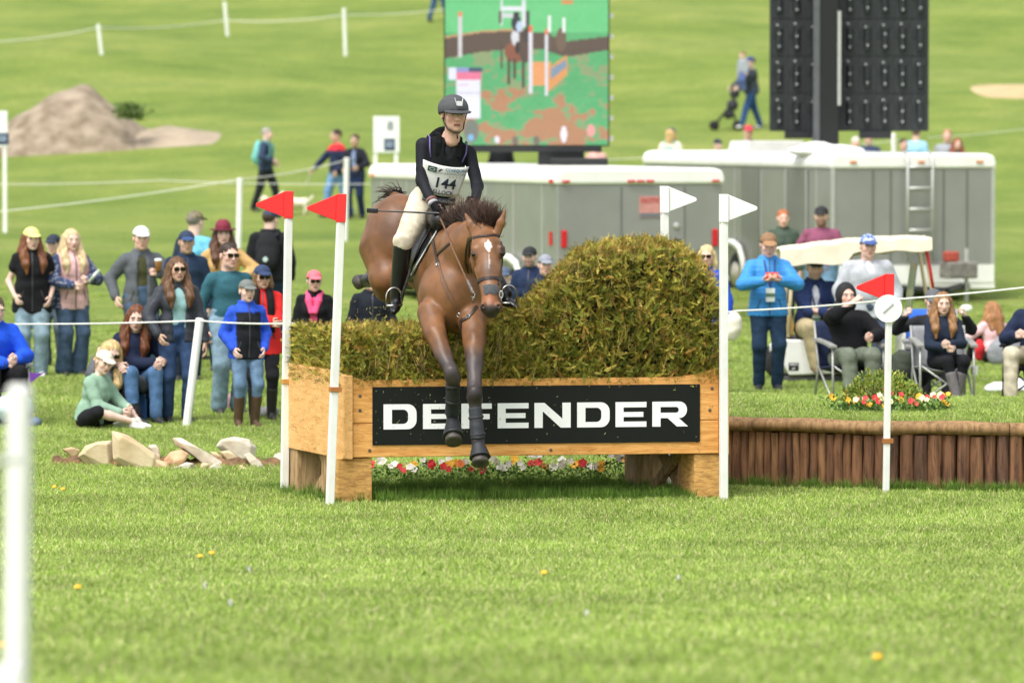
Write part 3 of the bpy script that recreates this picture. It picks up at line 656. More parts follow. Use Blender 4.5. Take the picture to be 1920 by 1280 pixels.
for i, a in enumerate([
    ('low cream rock half buried left of the tall slanted slab', [(142, 856), (158, 834), (188, 825), (211, 824), (214, 864), (180, 858)], 44.4, 1, ROCK), ('tall slanted tan slab, largest of the rocks', [(208, 806), (222, 808), (262, 828), (300, 855), (308, 874), (280, 874), (240, 866), (209, 862)], 44.0, 2, ROCK),
    ('small pale rock behind the right end of the largest slab', [(276, 835), (294, 832), (303, 850), (307, 872), (288, 858)], 44.45, 3, ROCK2), ('rounded pinkish tan rock beside the largest slab', [(305, 862), (318, 846), (343, 838), (358, 850), (351, 863), (318, 872)], 44.2, 4, ROCK3),
    ('long thin grey stone plank sloping down to the right', [(320, 820), (338, 819), (360, 830), (395, 846), (437, 882), (425, 885), (385, 866), (350, 846), (325, 832)], 44.3, 5, ROCK2), ('white rounded rock on top of the pile', [(404, 836), (413, 824), (440, 817), (468, 822), (482, 838), (477, 850), (455, 852), (440, 845), (418, 845)], 44.9, 6, ROCK2),
    ('tan tilted rock under the white rounded rock', [(410, 845), (430, 841), (451, 858), (457, 874), (441, 880), (425, 864)], 44.45, 7, ROCK), ('grey tilted slab nearest the red flag pole', [(455, 850), (469, 847), (491, 862), (514, 889), (489, 888), (465, 874)], 44.15, 8, ROCK2),
    ('pale upright rock behind the leftmost flag pole', [(504, 866), (514, 848), (530, 845), (536, 886), (515, 884)], 44.5, 9, ROCK2), ('small flat pale rock at the foot of the pile', [(318, 878), (350, 862), (369, 865), (372, 879), (345, 884)], 43.95, 10, ROCK2),
    ('small tan rock beside the flat pale rock', [(364, 879), (380, 865), (396, 866), (399, 879)], 44.0, 11, ROCK), ('small buried rock at the left end of the rock row', [(114, 842), (133, 835), (152, 843), (140, 848)], 45.2, 12, ROCK3),
    ('thin tan slab lying against the stone plank', [(392, 845), (405, 846), (443, 881), (430, 885), (400, 860)], 44.5, 13, ROCK),
    ('small tan stone wedged at the right foot of the largest slab', [(268, 866), (285, 858), (318, 866), (322, 880), (290, 882)], 44.0, 14, ROCK3), ('grey stone filling the gap below the stone plank', [(388, 878), (404, 866), (424, 878), (428, 892), (396, 892)], 43.95, 15, ROCK2),
    ('tan stone between the two grey tilted stones', [(440, 880), (452, 868), (468, 876), (476, 892), (446, 893)], 43.95, 16, ROCK), ('small pale stone at the foot of the leftmost flag pole', [(500, 888), (512, 874), (530, 878), (532, 894), (506, 896)], 44.0, 17, ROCK2)]): rock(*a)
# bare soil the rocks sit in
mb = MB(); soil = []
for k, (px, py, w) in enumerate(((150, 838, 60), (300, 845, 100), (400, 845, 110), (500, 850, 80))):
    c = at(px, py, 45.0); 
n = 40; xs_ = np.linspace(xat(105, 45), xat(545, 45), n); SVv = []; 
for k, x in enumerate(xs_):
    wv = 0.24 * math.sin(math.pi * (k + .5) / n) ** .4 * (1 + .25 * math.sin(k * 1.3)); yc = 44.6 - 0.3 * k / n
    for t in np.linspace(-1, 1, 7): SVv.append((x, yc + t * wv, float(ground_z(x, yc)) - .02 + 0.10 * (1 - t * t) + 0.02 * math.sin(k * 2.1 + t * 3)))
SFv = [(i * 7 + j, (i + 1) * 7 + j, (i + 1) * 7 + j + 1, i * 7 + j + 1) for i in range(n - 1) for j in range(6)]
tag(add('soil_bank', SVv, SFv, mat('soil', '#8a6a48', 0.95, 0.3, 14, 0.9, 30, color2='#5c4630'), None, True), 'strip of bare brown soil under the rocks', None, None, 'structure')
from mathutils.bvhtree import BVHTree

# ================================================================== figures
def warp(V, k): return V
def ik(a, c, L1, L2, pole):
    a, c, pole = (np.asarray(v, float) for v in (a, c, pole)); d = c - a; L = np.linalg.norm(d); Lm = (L1 + L2) * 0.998
    if L > Lm: c = a + d / L * Lm; d = c - a; L = Lm
    L = max(L, abs(L1 - L2) + 0.02); u = d / np.linalg.norm(d); x = (L1 * L1 - L2 * L2 + L * L) / (2 * L); h = math.sqrt(max(0, L1 * L1 - x * x))
    p = pole - u * np.dot(pole, u); p = nrm(p); return a + u * x + p * h, c
_T = {}
def head_template(male):
    key = ('head', male)
    if key in _T: return _T[key]
    f = Field(0.02); j = 1.1 if male else .93
    f.ell((0, .012, .03), (.073, .092, .088)).ell((0, -.03, -.03), (.061, .062, .085)).ell((0, -.035, -.076), (.048 * j, .05, .038)).ell((0, -.073, -.099), (.019 * j, .017, .016))
    for s in (-1, 1): f.ell((s * .04, -.06, -.022), (.022, .02, .022))
    f.limb((-.038, -.076, .024), (.038, -.076, .024), .014 if male else .0105)
    for s in (-1, 1): f.ell((s * .031, -.103, .006), (.017, .018, .010), k=.008, neg=True)
    f.limb((0, -.088, .014), (0, -.108, -.03), .008, .012, k=.012)
    for s in (-1, 1): f.ell((s * .011, -.097, -.034), (.008, .009, .007), k=.006); f.ell((s * .031, -.079, .006), (.0135, .0125, .0115), k=.003); f.ell((s * .077, .014, -.004), (.009, .02, .032), k=.008)
    f.ell((0, -.087, -.061), (.024, .012, .0065), k=.006).ell((0, -.085, -.073), (.02, .012, .007), k=.006)
    f.limb((0, .02, -.06), (0, .03, -.18), .055 * j, .056 * j, k=.03)
    V, F = f.mesh(.0062); V = V * np.array((1.06, 1, 1)); _T[key] = (V, F); return V, F
def head_colors(V, skin, brow, lips=(0.5, 0.2, 0.17), beard=None):
    c = np.tile(np.array(skin), (len(V), 1)); x, y, z = V.T; ax = np.abs(x)
    blush = np.exp(-(((ax - .042) / .02) ** 2 + ((z + .03) / .022) ** 2)) * (y < -.05); c *= (1 - blush[:, None] * np.array([-.04, .14, .12]))
    if beard is not None:
        m = (z < -.042) & (y < .0) & (ax < .07) & ~((z > -.083) & (ax < .026) & (y < -.088)); m2 = (z < -.04) & (z > -.055) & (ax < .03) & (y < -.08); c[m | m2] = c[m | m2] * .35 + np.array(beard) * .65
    m = (ax < .025) & (z > -.08) & (z < -.054) & (y < -.086); c[m] = c[m] * .35 + np.array(lips) * .65
    m = (ax < .022) & (np.abs(z + .067) < .0035) & (y < -.086); c[m] = np.array(lips) * .4
    m = (ax > .012) & (ax < .052) & (np.abs(z - .024 + (ax - .03) * .12) < .0055) & (y < -.066); c[m] = np.array(brow)
    e = np.sqrt((ax - .031) ** 2 + ((z - .006) * 1.25) ** 2); m = (e < .0125) & (y < -.078); c[m] = (.62, .58, .55); c[m & (np.hypot(ax - .031, z - .006) < .0068)] = (.03, .02, .015)
    m = (e >= .0105) & (e < .016) & (z > .009) & (y < -.07); c[m] = np.array(brow) * .6
    return c
def hand_template(kind):
    key = ('hand', kind)
    if key in _T: return _T[key]
    f = Field(0.010); f.limb((-.03, 0, 0), (.012, 0, 0), .026, .027, flat=((0, 0, 1), .78)); f.limb((.015, .014, 0), (.075, .022, 0), .021, .019, flat=((0, 0, 1), .62)); f.limb((.015, -.014, 0), (.07, -.026, 0), .021, .018, flat=((0, 0, 1), .62))
    ang = {'relaxed': (14, 26, 22), 'grip': (62, 88, 62), 'half': (38, 55, 38)}[kind]
    for i, (y, L) in enumerate(((.031, .072), (.0105, .08), (-.0105, .074), (-.03, .058))):
        p = np.array((.078 - .003 * abs(i - 1), y, 0.)); a = 0
        for s, fr in enumerate((.45, .32, .26)):
            a += math.radians(ang[s] + (i * 3 if kind == 'relaxed' else 0)); q = p + np.array((math.cos(a), (y * .9) * .12 / .03 * (.3 if kind == 'relaxed' else 0), -math.sin(a))) * L * fr
            f.limb(p, q, .0092 - .0008 * s, .0084 - .0009 * s, k=.004); p = q
    th = {'relaxed': [(.012, .03, -.006), (.045, .055, -.018), (.075, .06, -.03)], 'grip': [(.012, .028, -.012), (.045, .045, -.04), (.066, .022, -.058)], 'half': [(.012, .03, -.01), (.045, .052, -.032), (.07, .04, -.05)]}[kind]
    f.chain(th, [.013, .0105, .0085], k=.008)
    V, F = f.mesh(.0052); _T[key] = (V, F); return V, F
def hair_template(style):
    key = ('hair', style)
    if key in _T: return _T[key]
    f = Field(.02); f.ell((0, .022, .04), (.083, .1, .088))
    if style == 'long':
        for s in (-1, 1): f.chain([(s * .068, .0, .02), (s * .088, .0, -.09), (s * .1, -.05, -.18), (s * .098, -.115, -.27), (s * .088, -.145, -.37)], [.034, .04, .048, .042, .012], k=.03, flat=((0, 1, 0), 1.15)); f.chain([(s * .075, .05, 0), (s * .105, .06, -.14), (s * .1, .1, -.28)], [.035, .045, .03], k=.03)
        f.chain([(0, .085, .02), (0, .105, -.12), (0, .15, -.34)], [.07, .08, .04], flat=((1, 0, 0), 1.35))
    if style == 'mid':
        for s in (-1, 1): f.chain([(s * .07, 0, .02), (s * .084, .005, -.08), (s * .08, -.01, -.17)], [.03, .034, .018])
        f.chain([(0, .08, .02), (0, .09, -.14)], [.075, .06], flat=((1, 0, 0), 1.2))
    if style == 'pony': f.chain([(0, .1, .03), (.01, .15, -.03), (.02, .14, -.2)], [.025, .032, .014])
    f.ell((0, -.1, -.035), (.062, .085, .105), k=.015, neg=True)
    if style in ('short', 'pony'): f.cut((0, .06, -.075), (0, -.35, -1)); f.ell((0, -.05, -.1), (.12, .09, .1), k=.02, neg=True)
    V, F = f.mesh(.0075, disp=lambda X, Y, Z: .0035 * np.sin(np.arctan2(X, Y) * 19 + 9 * Z + 2 * np.sin(Z * 17)) + .002 * np.sin(X * 170 + Z * 23) + .006 * np.clip(-Z - .15, 0, 1) * np.sin(X * 90 + Y * 130)); _T[key] = (V, F); return V, F
def hat_template(kind):
    key = ('hat', kind)
    if key in _T: return _T[key]
    f = Field(.012); g = Field(.008)
    if kind == 'cap':
        f.ell((0, .012, .048), (.09, .107, .087)).cut((0, 0, .042), (0, .05, -1))
        g.ell((0, -.115, .043), (.075, .075, .022), rotx(.22)); g.ell((0, -.11, .027), (.11, .15, .022), rotx(.22), k=.002, neg=True); g.cut((0, -.07, .05), (0, 1, 0))
    elif kind == 'brim':
        f.ell((0, .012, .07), (.088, .105, .1)).ell((0, .01, .185), (.03, .07, .03), neg=True).cut((0, 0, .045), (0, 0, -1)); g.ell((0, .005, .05), (.155, .165, .012)); g.ell((0, .012, .05), (.07, .085, .05), neg=True)
    elif kind == 'beanie': f.ell((0, .012, .05), (.09, .106, .095)).cut((0, 0, .03), (0, .05, -1)); g = None
    elif kind == 'hood':
        f.ell((0, .03, .01), (.108, .12, .135)).ell((0, .06, -.1), (.12, .1, .08)); f.ell((0, -.115, -.015), (.072, .1, .1), k=.01, neg=True); g = None
    elif kind == 'helmet':
        f.ell((0, .014, .04), (.108, .128, .106)).cut((0, 0, .012), (0, -.2, -1)); g.ell((0, -.1, .026), (.1, .072, .013), rotx(.14)); g.ell((0, .0, .02), (.085, .1, .05), neg=True)
    r = f.mesh(.0085), (g.mesh(.0065) if g else None); _T[key] = r; return r

SKIN = mat('skin', rough=0.55, var=0.05, scale=40, attr=True, spec=0.35)
HAIRM = mat('hair', rough=0.5, var=0.18, scale=60, attr=True, stretch=(1, 1, .12), spec=0.4, bump=0.5, bscale=90)
SKINS = {'fair': (.76, .52, .42), 'pink': (.74, .47, .37), 'tan': (.6, .39, .28), 'brown': (.3, .17, .1)}
SHADES = mat('dark_lens', '#141414', 0.15, 0.0, 5)
def limb_frame(d, palm):
    f = nrm(d); n = np.asarray(palm, float); n = nrm(n - f * np.dot(n, f)); return np.stack([f, np.cross(-n, f) * -1, -n], 1)
def streak(V, c, r=1.0):
    s = .72 + .5 * (.5 + .5 * np.sin(V[:, 0] * 190 + np.sin(V[:, 2] * 30) * 1.5 + V[:, 1] * 120)) * (.6 + .4 * np.sin(V[:, 0] * 67 + 1.3 * np.sin(V[:, 1] * 80)))
    return np.array(c)[None] * s[:, None]
def wrinkle(a=.004):
    p_ = rng.random(6) * 6
    return lambda X, Y, Z: .7 * a * (np.sin(17 * X + 31 * Z + 9 * Y + p_[0] + 1.5 * np.sin(9 * X + p_[1])) * np.sin(13 * Z - 21 * X + p_[2] + 1.2 * np.sin(11 * Z + p_[3])) + .45 * np.sin(57 * Z + 33 * Y + 23 * X + 2 * np.sin(14 * Z + p_[4])) * np.sin(19 * X + 7 * Z + p_[5]))
def zips(jk, layer, tp, T, W, root, hem_):
    me = jk.data; org = wloc(jk); V = np.empty(len(me.vertices) * 3); me.vertices.foreach_get('co', V); V = V.reshape(-1, 3) + org
    bv = BVHTree.FromPolygons([tuple(v) for v in V], [tuple(p.vertices) for p in me.polygons])
    def cast(x, z):
        a, b = W(tp(x, -.6, z)), W(tp(x, 0, z)); d = nrm(b - a); r = bv.ray_cast(Vector(a), Vector(d)); return (np.array(r[0]) - d * .001, -d) if r[0] is not None else None
    runs = [[(sx * .115, z) if sx else (.0, z) for z in (np.linspace(-hem_ + .02, .5, 16) if not sx else ())] for sx in (0,)] if not layer.get('open') else []
    runs += [[(sx * (.10 + t * .035), .07 - t * .1) for t in np.linspace(0, 1, 5)] for sx in (-1, 1)]
    for run in runs:
        P = [c for c in (cast(x, z) for x, z in run) if c]
        if len(P) > 2: mb = MB(); mb.strap([p for p, n in P], [n for p, n in P], .011, .004); mb.build('zip', mat('zip_dark', '#3c3d40', .5, .1, 30), root)
def person(label, px, d, H=1.7, yaw=0, male=False, f=1.0, pel=(0, 0, .95), lean=2, side=0, twist=0, hy=0, hp=0, hr=0, rh=(-.25, -.04, .84), lh=(.25, -.04, .84), rpole=(-.5, .6, 0), lpole=(.5, .6, 0),
           rf=(-.1, 0, .09), lf=(.1, 0, .09), rk=(-.1, -1, .1), lk=(.1, -1, .1), hands=('relaxed', 'relaxed'), rpalm=None, lpalm=None, skin='fair', top=None, pants=None, shoes=('#33302d', 'shoe'),
           hair=('short', '#4a3322'), hat=None, shades=False, beard=None, lod=1.0, base=None, group=None, extra=None, headscale=1.06, name='person', toes=None, legs=True, cat='person', ext=None, thigh=1.0, shw=1.0, neck=0.0):
    yawr = math.radians(yaw); k = H / 1.72; Rw = rotz(yawr)
    if base is None: x = xat(px, d); base = np.array((x, d, float(surf_z(x, d)) + .01))
    base = np.asarray(base, float)
    def loc(p):
        return Rw.T @ (np.asarray(p[1], float) - base) / k if isinstance(p, tuple) and isinstance(p[0], str) else np.asarray(p, float)
    def W(V): return base + (np.asarray(V) @ Rw.T) * k
    pel, rh, lh, rf, lf = map(loc, (pel, rh, lh, rf, lf))
    T = rotz(math.radians(twist)) @ roty(math.radians(side)) @ rotx(math.radians(lean))
    def tp(x, y, z): return pel + T @ np.array((x, y, z), float)
    sw = (.17 if male else .152) * (0.5 + .5 * f) * shw; hw = .088 * f
    sh = {-1: tp(-sw, .01, .415), 1: tp(sw, .01, .415)}; hip = {s: pel + np.array((s * hw, 0, -.03)) for s in (-1, 1)}
    el, wr, kn, an = {}, {}, {}, {}
    for s, h_, po, ft, kp in ((-1, rh, rpole, rf, rk), (1, lh, lpole, lf, lk)):
        el[s], wr[s] = ik(sh[s], h_, .285, .255, po); kn[s], an[s] = ik(hip[s], ft, .43, .43, kp)
    root = empty(name, base, label, cat, group)
    col = np.array(SKINS[skin] if isinstance(skin, str) else skin); hc = lin(hair[1]) if hair else (.1, .07, .05)
    Hm = T @ rotz(math.radians(hy)) @ rotx(math.radians(hp)) @ roty(math.radians(hr)); hcen = tp(0, -.012, .655 + neck) + (T @ np.array((0, 0, 0)))
    def HW(V): return W(hcen + (np.asarray(V) * headscale) @ Hm.T)
    def torso(F_, t, arms=True, lower=True, cut_sleeve=1.0):
        g_ = .5 + .5 * f
        F_.ell(tp(0, .0, .31), (.147 * f + t, .104 * f + t, .165 + t), T).ell(tp(0, -.012 * f, .13), (.132 * f + t, .1 * f + t, .16 + t), T)
        if lower == 'tube':
            for s in (-1, 1): F_.limb(tp(s * .05 * f, .004, .1), tp(s * .085 * f, .004, -.32), .098 * f + t, .112 * f + t)
        elif lower: F_.ell(tp(0, .008, -.0), (.16 * f + t, .115 * f + t, .125 + t), T)
        if not male:
            for s in (-1, 1): F_.ell(tp(s * .062, -.082 * f, .285), (.056 + t * .6, .048 + t * .6, .056 + t * .6), T)
        F_.limb(tp(0, .018, .42), tp(0, .012, .53), .06 + t * .7, .052 + t * .4)
        for s in (-1, 1): F_.limb(tp(0, .02, .455), sh[s] - T[:, 0] * s * .012, .052 * g_ + t * .6, .046 * g_ + t * .7)
        if arms:
            ta = t * .75
            for s in (-1, 1):
                e2 = el[s] if cut_sleeve >= .5 else sh[s] + (el[s] - sh[s]) * (cut_sleeve * 2)
                F_.limb(sh[s], e2, .05 * g_ + ta, .041 * g_ + ta)
                if cut_sleeve > .5: F_.limb(el[s], el[s] + (wr[s] - el[s]) * min(1, (cut_sleeve - .5) * 2) * .97, .041 * g_ + ta, .031 + ta * .9)
    HANDS = {}
    # body: one continuous skin surface, plus finely meshed head and hands joined into it
    B = Field(.03); torso(B, -.006)
    TD = {s: nrm(np.asarray(toes[0 if s < 0 else 1], float)) if toes else nrm(np.array((s * .15, -1, 0))) for s in (-1, 1)}
    for s in (-1, 1):
        B.limb(hip[s], kn[s], .08 * f, .054).chain([kn[s], kn[s] + (an[s] - kn[s]) * .35 + np.array((0, .012, 0)), an[s]], [.052, .052, .036])
        if not shoes: B.limb(an[s], an[s] + TD[s] * .09 - np.array((0, 0, .05)), .034, .024)
    Vb, Fb = B.mesh(.024 * lod); Cb = np.tile(col, (len(Vb), 1)); parts = [(W(Vb), Fb, Cb)]
    hv, hf = head_template(male); parts.append((HW(hv), hf, head_colors(hv, col, np.array(hc) * .6, (col * np.array((.8, .5, .5))) if male else (.5, .17, .15), lin(beard) if beard else None)))
    for s, pose, palm in ((-1, hands[0], rpalm), (1, hands[1], lpalm)):
        tv, tf = hand_template(pose); tv = tv * np.array((1, s * -1.0, 1)) if False else tv * np.array((1, 1.0 if s < 0 else -1.0, 1)); dirv = wr[s] - el[s]
        pl = np.asarray(palm if palm is not None else (-s, .25, 0), float); fd = nrm(dirv); n_ = nrm(pl - fd * np.dot(pl, fd)); tvec = np.cross(n_, fd) * (1 if s < 0 else -1)
        # right hand: thumb on +y of the template
        R = np.stack([fd, tvec * (1 if s < 0 else -1) * (1 if s < 0 else 1), -n_], 1)
        if np.linalg.det(R) < 0: R[:, 1] *= -1
        ff = tf if np.linalg.det(R) * (1 if s < 0 else -1) > 0 else tf[:, ::-1]; HANDS[s] = (tv, ff, R, wr[s] + fd * .012); parts.append((W(wr[s] + fd * .012 + tv @ R.T), ff, np.tile(col * 1.0, (len(tv), 1))))
    o_ = 0; VV, FF, CC = [], [], []
    for v_, f_, c_ in parts: VV.append(v_); FF.append(f_ + o_); CC.append(c_); o_ += len(v_)
    add('body', np.concatenate(VV), np.concatenate(FF), SKIN, root, True, np.concatenate(CC))
    def cloth(nm, F_, h, m, wr_=.004, colf=None, disp=None):
        V, Q = F_.mesh(h * lod, disp=disp or wrinkle(wr_))
        if len(V) == 0: return None
        return add(nm, W(V), Q, m, root, True, colf(V) if colf else None)
    if pants and legs:
        t = pants.get('t', .014); P_ = Field(.035); P_.ell(tp(0, .008, -.0), (.16 * f + t, .112 * f + t, .12 + t), T).ell(tp(0, -.005, .1), (.14 * f + t, .1 * f + t, .08), T)
        for s in (-1, 1):
            P_.limb(hip[s], kn[s], .088 * f * thigh + t, .058 * (.5 + .5 * thigh) + t)
            to = pants.get('to', {'boot': .5, 'tall': .16}.get(shoes[1] if shoes else '', 1.0))
            if to > 0: P_.limb(kn[s], kn[s] + (an[s] - kn[s]) * to, .056 + t, pants.get('hemr', .044) + t)
        cloth(pants.get('name', 'trousers'), P_, .019, pants.get('m') or fabric(pants['c'], scale=pants.get('scale', 14), var=pants.get('var', .2)), .005)
    if shoes and legs:
        for s in (-1, 1):
            a = an[s]; td = TD[s]; up_ = np.array((0, 0, 1.0))
            S_ = Field(.02)
            if shoes[1] in ('boot', 'tall'):
                top_ = kn[s] + (a - kn[s]) * (.08 if shoes[1] == 'tall' else .35); S_.limb(top_, a, .074 if shoes[1] == 'tall' else .066, .054)
            S_.limb(a + td * -.03 - up_ * .045, a + td * .09 - up_ * .058, .04, .034, flat=(np.cross(td, up_), 1.05)); S_.limb(a + td * .06 - up_ * .06, a + td * .15 - up_ * .066, .036, .026); S_.limb(a - up_ * .0, a + td * .01 - up_ * .05, .044, .04)
            if abs(td[2]) < .1: S_.cut(a - up_ * .088, (0, 0, -1))
            cloth('boot' if shoes[1] in ('boot', 'tall') else 'shoe', S_, .013, mat('shoe_' + shoes[0] + shoes[1], shoes[0], .3 if shoes[1] == 'tall' else .6, .15, 20), 0)
    if top:
        for layer in ([dict(c=top['under'], t=.006, nosl=True, hem=.06, nm='shirt')] if top.get('under') else []) + [top]:
            t = layer.get('t', .02); F_ = Field(.026); torso(F_, t, not layer.get('nosl'), 'tube', layer.get('sleeve', 1.0))
            if layer.get('collar'): F_.chain([tp(-.03, .03, .47), tp(-.02, .03, .55)], [.08, .07]); F_.limb(tp(.03, .03, .47), tp(.02, .03, .55), .08, .07)
            if layer.get('hoodback'): F_.ell(tp(0, .11, .46), (.13, .06, .09), T)
            if layer.get('skirt'):
                for s in (-1, 1): F_.limb(hip[s], hip[s] + (kn[s] - hip[s]) * layer['skirt'], .11 * f + t, .1 + t)
            hem_ = layer.get('hem', .1) if pel[2] > .8 else min(.05, layer.get('hem', .1))
            F_.cut(tp(0, 0, -hem_ - (layer.get('skirt', 0) * .45)), -T[:, 2] if not layer.get('skirt') else (0, 0, -1))
            F_.cut(tp(0, 0, .545 if layer.get('collar') else .505), T[:, 2])
            if layer.get('open'): F_.ell(tp(0, -.17, .24), (layer['open'], .13, .5), T, k=.01, neg=True)
            if layer.get('vneck'): F_.ell(tp(0, -.13, .47), (.05, .1, .1), T, k=.01, neg=True)
            disp = None
            if layer.get('puff'): disp = lambda X, Y, Z: -.009 * np.abs(np.sin(Z * math.pi / .05 + .3 * np.sin(X * 9))) + .003 + .003 * np.sin(31 * X + 9 * Z)
            cf = None; m_ = layer.get('m')
            if layer.get('colf'): cf = (lambda V, l_=layer: l_['colf']((V - pel) @ T, V)); m_ = mat('cloth_attr', rough=.85, var=.12, scale=25, attr=True, spec=.2, bump=.25, bscale=9)
            jk = cloth(layer.get('nm', 'jacket'), F_, .018, m_ or fabric(layer['c'], layer.get('rough', .9)), layer.get('wr', .007), cf, disp)
            if lod < 1.5 and layer is top and layer.get('collar') and jk: zips(jk, layer, tp, T, W, root, hem_)
    if hair and hair[0] != 'bald':
        hv, hf = hair_template(hair[0]); add('hair', HW(hv), hf, HAIRM, root, True, streak(hv, hc))
    if hat:
        (cv, cf_), br = hat_template(hat[0]); m_ = mat('hat_' + hat[1] + (hat[3] if len(hat) > 3 else ''), hat[1], .8, .1, 30, .2, 60, **({'color2': hat[3], 'contrast': (.45, .55)} if len(hat) > 3 else {}))
        hobj = add({'cap': 'cap', 'brim': 'hat', 'beanie': 'beanie', 'hood': 'hood', 'helmet': 'helmet'}[hat[0]], HW(cv), cf_, m_, root, True)
        if br is not None: add('brim', HW(br[0]), br[1], mat('hat_' + (hat[2] or hat[1]), hat[2] or hat[1], .8, .1, 30, .2, 60), hobj, True)
    if shades:
        mb = MB()
        for s in (-1, 1): mb.box((s * .032, -.1, .006), (.05, .008, .034), rotz(s * .18)); mb.box((s * .074, -.045, .012), (.004, .1, .006))
        mb.box((0, -.104, .012), (.02, .006, .006)); mb.V = [tuple(v) for v in HW(np.array(mb.V))]; mb.build('glasses', SHADES, root)
    ctx = dict(root=root, W=W, HW=HW, tp=tp, T=T, pel=pel, sh=sh, el=el, wr=wr, kn=kn, an=an, hip=hip, k=k, Rw=Rw, HANDS=HANDS)
    if extra: extra(ctx)
    return ctx

# ================================================================== horse
from mathutils.bvhtree import BVHTree
HRS = Field(.06)
def hp_(*a): return at(*a)
axis_side = nrm(np.array((1.0, .21, 0)))            # across the horse's body
# trunk
HRS.ell(at(851, 552, 40.22), (.245, .27, .32), rotz(.2)).ell(at(845, 508, 40.85), (.305, .42, .375), rotz(.2)).ell(at(804, 474, 41.42), (.262, .42, .335), rotz(.22), k=.04)
HRS.ell(at(748, 446, 41.98), (.295, .34, .365), rotz(.22)).ell(at(830, 432, 40.85), (.11, .3, .13), rotz(.2))
HRS.ell(at(811, 556, 40.3), (.115, .2, .23), rotz(.2)).ell(at(891, 562, 40.28), (.11, .2, .22), rotz(.2))
# neck
NF = ((1, .15, 0), .72)
HRS.chain([at(846, 490, 40.5), at(866, 470, 40.2), at(886, 452, 39.98), at(898, 446, 39.84)], [.265, .225, .17, .125], flat=NF)
# head
hl = (1, .12, .0)
HRS.chain([at(908, 436, 39.76), at(913, 466, 39.64), at(917, 512, 39.52), at(920, 545, 39.43), at(920, 572, 39.39)], [.098, .112, .084, .068, .072], k=.035, flat=(hl, 1.04))
HRS.ell(at(905, 492, 39.74), (.105, .12, .15), k=.05)                      # jowl
for px, py in ((891, 476), (940, 474)): HRS.ell(at(px, py, 39.57), (.034, .04, .036), k=.03)
for px, py in ((891, 466), (940, 464)): HRS.ell(at(px, py, 39.57), (.028, .03, .02), k=.03)
HRS.ell(at(920, 578, 39.36), (.078, .062, .058), k=.03).ell(at(921, 587, 39.42), (.052, .05, .04), k=.03)
for px in (906, 935): HRS.ell(at(px, 573, 39.325), (.024, .035, .03), k=.018); HRS.ell(at(px + (1 if px < 920 else -1), 574, 39.285), (.012, .03, .019), rotz(.3 if px < 920 else -.3), k=.01, neg=True)
HRS.limb(at(907, 590, 39.32), at(934, 590, 39.32), .006, k=.008, neg=True)
HRS.limb(at(893, 505, 39.58), at(904, 540, 39.46), .016, .012, k=.03).limb(at(938, 503, 39.57), at(935, 538, 39.45), .016, .012, k=.03)
# ears
HRS.chain([at(893, 440, 39.74), at(884, 422, 39.76), at(872, 400, 39.78)], [.038, .04, .008], k=.02, flat=((0, 1, 0), .6)); HRS.ell(at(881, 418, 39.71), (.013, .022, .04), roty(-.5), k=.01, neg=True)
HRS.chain([at(932, 437, 39.66), at(939, 418, 39.66), at(948, 392, 39.67)], [.034, .032, .007], k=.02, flat=((0, 1, 0), .6)); HRS.ell(at(941, 414, 39.615), (.012, .022, .04), roty(.35), k=.01, neg=True)
# fore legs: the near one bent, the other reaching down
LEG_A = [at(808, 586, 40.08), at(816, 626, 39.88), at(830, 662, 39.74), at(846, 694, 39.62), at(849, 708, 39.62), at(849, 724, 39.66), at(849, 760, 39.78), at(848, 780, 39.84), at(849, 797, 39.78), at(850, 815, 39.7)]
HRS.chain(LEG_A, [.115, .086, .066, .054, .06, .043, .038, .046, .038, .058], k=.025); HRS.ell(at(845, 698, 39.575), (.05, .04, .055), k=.03)
LEG_B = [at(886, 596, 40.05), at(889, 640, 39.84), at(889, 682, 39.68), at(890, 728, 39.52), at(890, 745, 39.48), at(891, 764, 39.47), at(894, 804, 39.44), at(896, 826, 39.43), at(898, 842, 39.39), at(900, 862, 39.34)]
HRS.chain(LEG_B, [.12, .09, .068, .052, .06, .043, .038, .046, .038, .058], k=.025); HRS.ell(at(890, 737, 39.44), (.05, .035, .055), k=.03)
# hind legs tucked up behind
HIND_A = [at(730, 470, 41.95), at(729, 520, 41.8), at(730, 538, 41.85), at(722, 530, 42.2), at(716, 514, 42.5), at(707, 520, 42.62), at(692, 527, 42.8), at(682, 527, 42.9), at(671, 527, 42.96)]
HRS.chain(HIND_A, [.25, .16, .12, .1, .065, .052, .045, .045, .052], k=.05)
off = np.array((.36, .07, -.02)); HIND_B = [p + off for p in HIND_A]
HRS.chain(HIND_B, [.25, .16, .12, .1, .065, .052, .045, .045, .052], k=.05)
HRS.limb(at(752, 374, 42.2), at(737, 366, 42.4), .05, .035)
HRS.limb(at(864, 570, 39.80), at(865, 640, 39.74), .008, .02, k=.09, neg=True)
HRS.limb(at(822, 632, 39.80), at(836, 672, 39.68), .03, .02, k=.04).limb(at(883, 650, 39.76), at(886, 700, 39.60), .025, .018, k=.04)
hlo, hhi = HRS.bounds()
fl, fh = at(860, 600, 39.25), at(960, 385, 39.95); fbox = (np.array((fl[0], 39.2, fl[2])), np.array((fh[0], 39.95, fh[2])))
V1, F1 = HRS.mesh(.0145, (hlo, hhi), disp=lambda X, Y, Z: .004 * np.sin(13 * X + 9 * Z) * np.sin(11 * Y + 7 * Z) + .0022 * np.sin(34 * X + 21 * Y) * np.sin(29 * Z + 12 * X))
V2, F2 = HRS.mesh(.0075, fbox)
fc = V1[F1].mean(1); lo_, hi_ = fbox[0] + .004, fbox[1] - .004; F1 = F1[~((fc > lo_) & (fc < hi_)).all(1)]
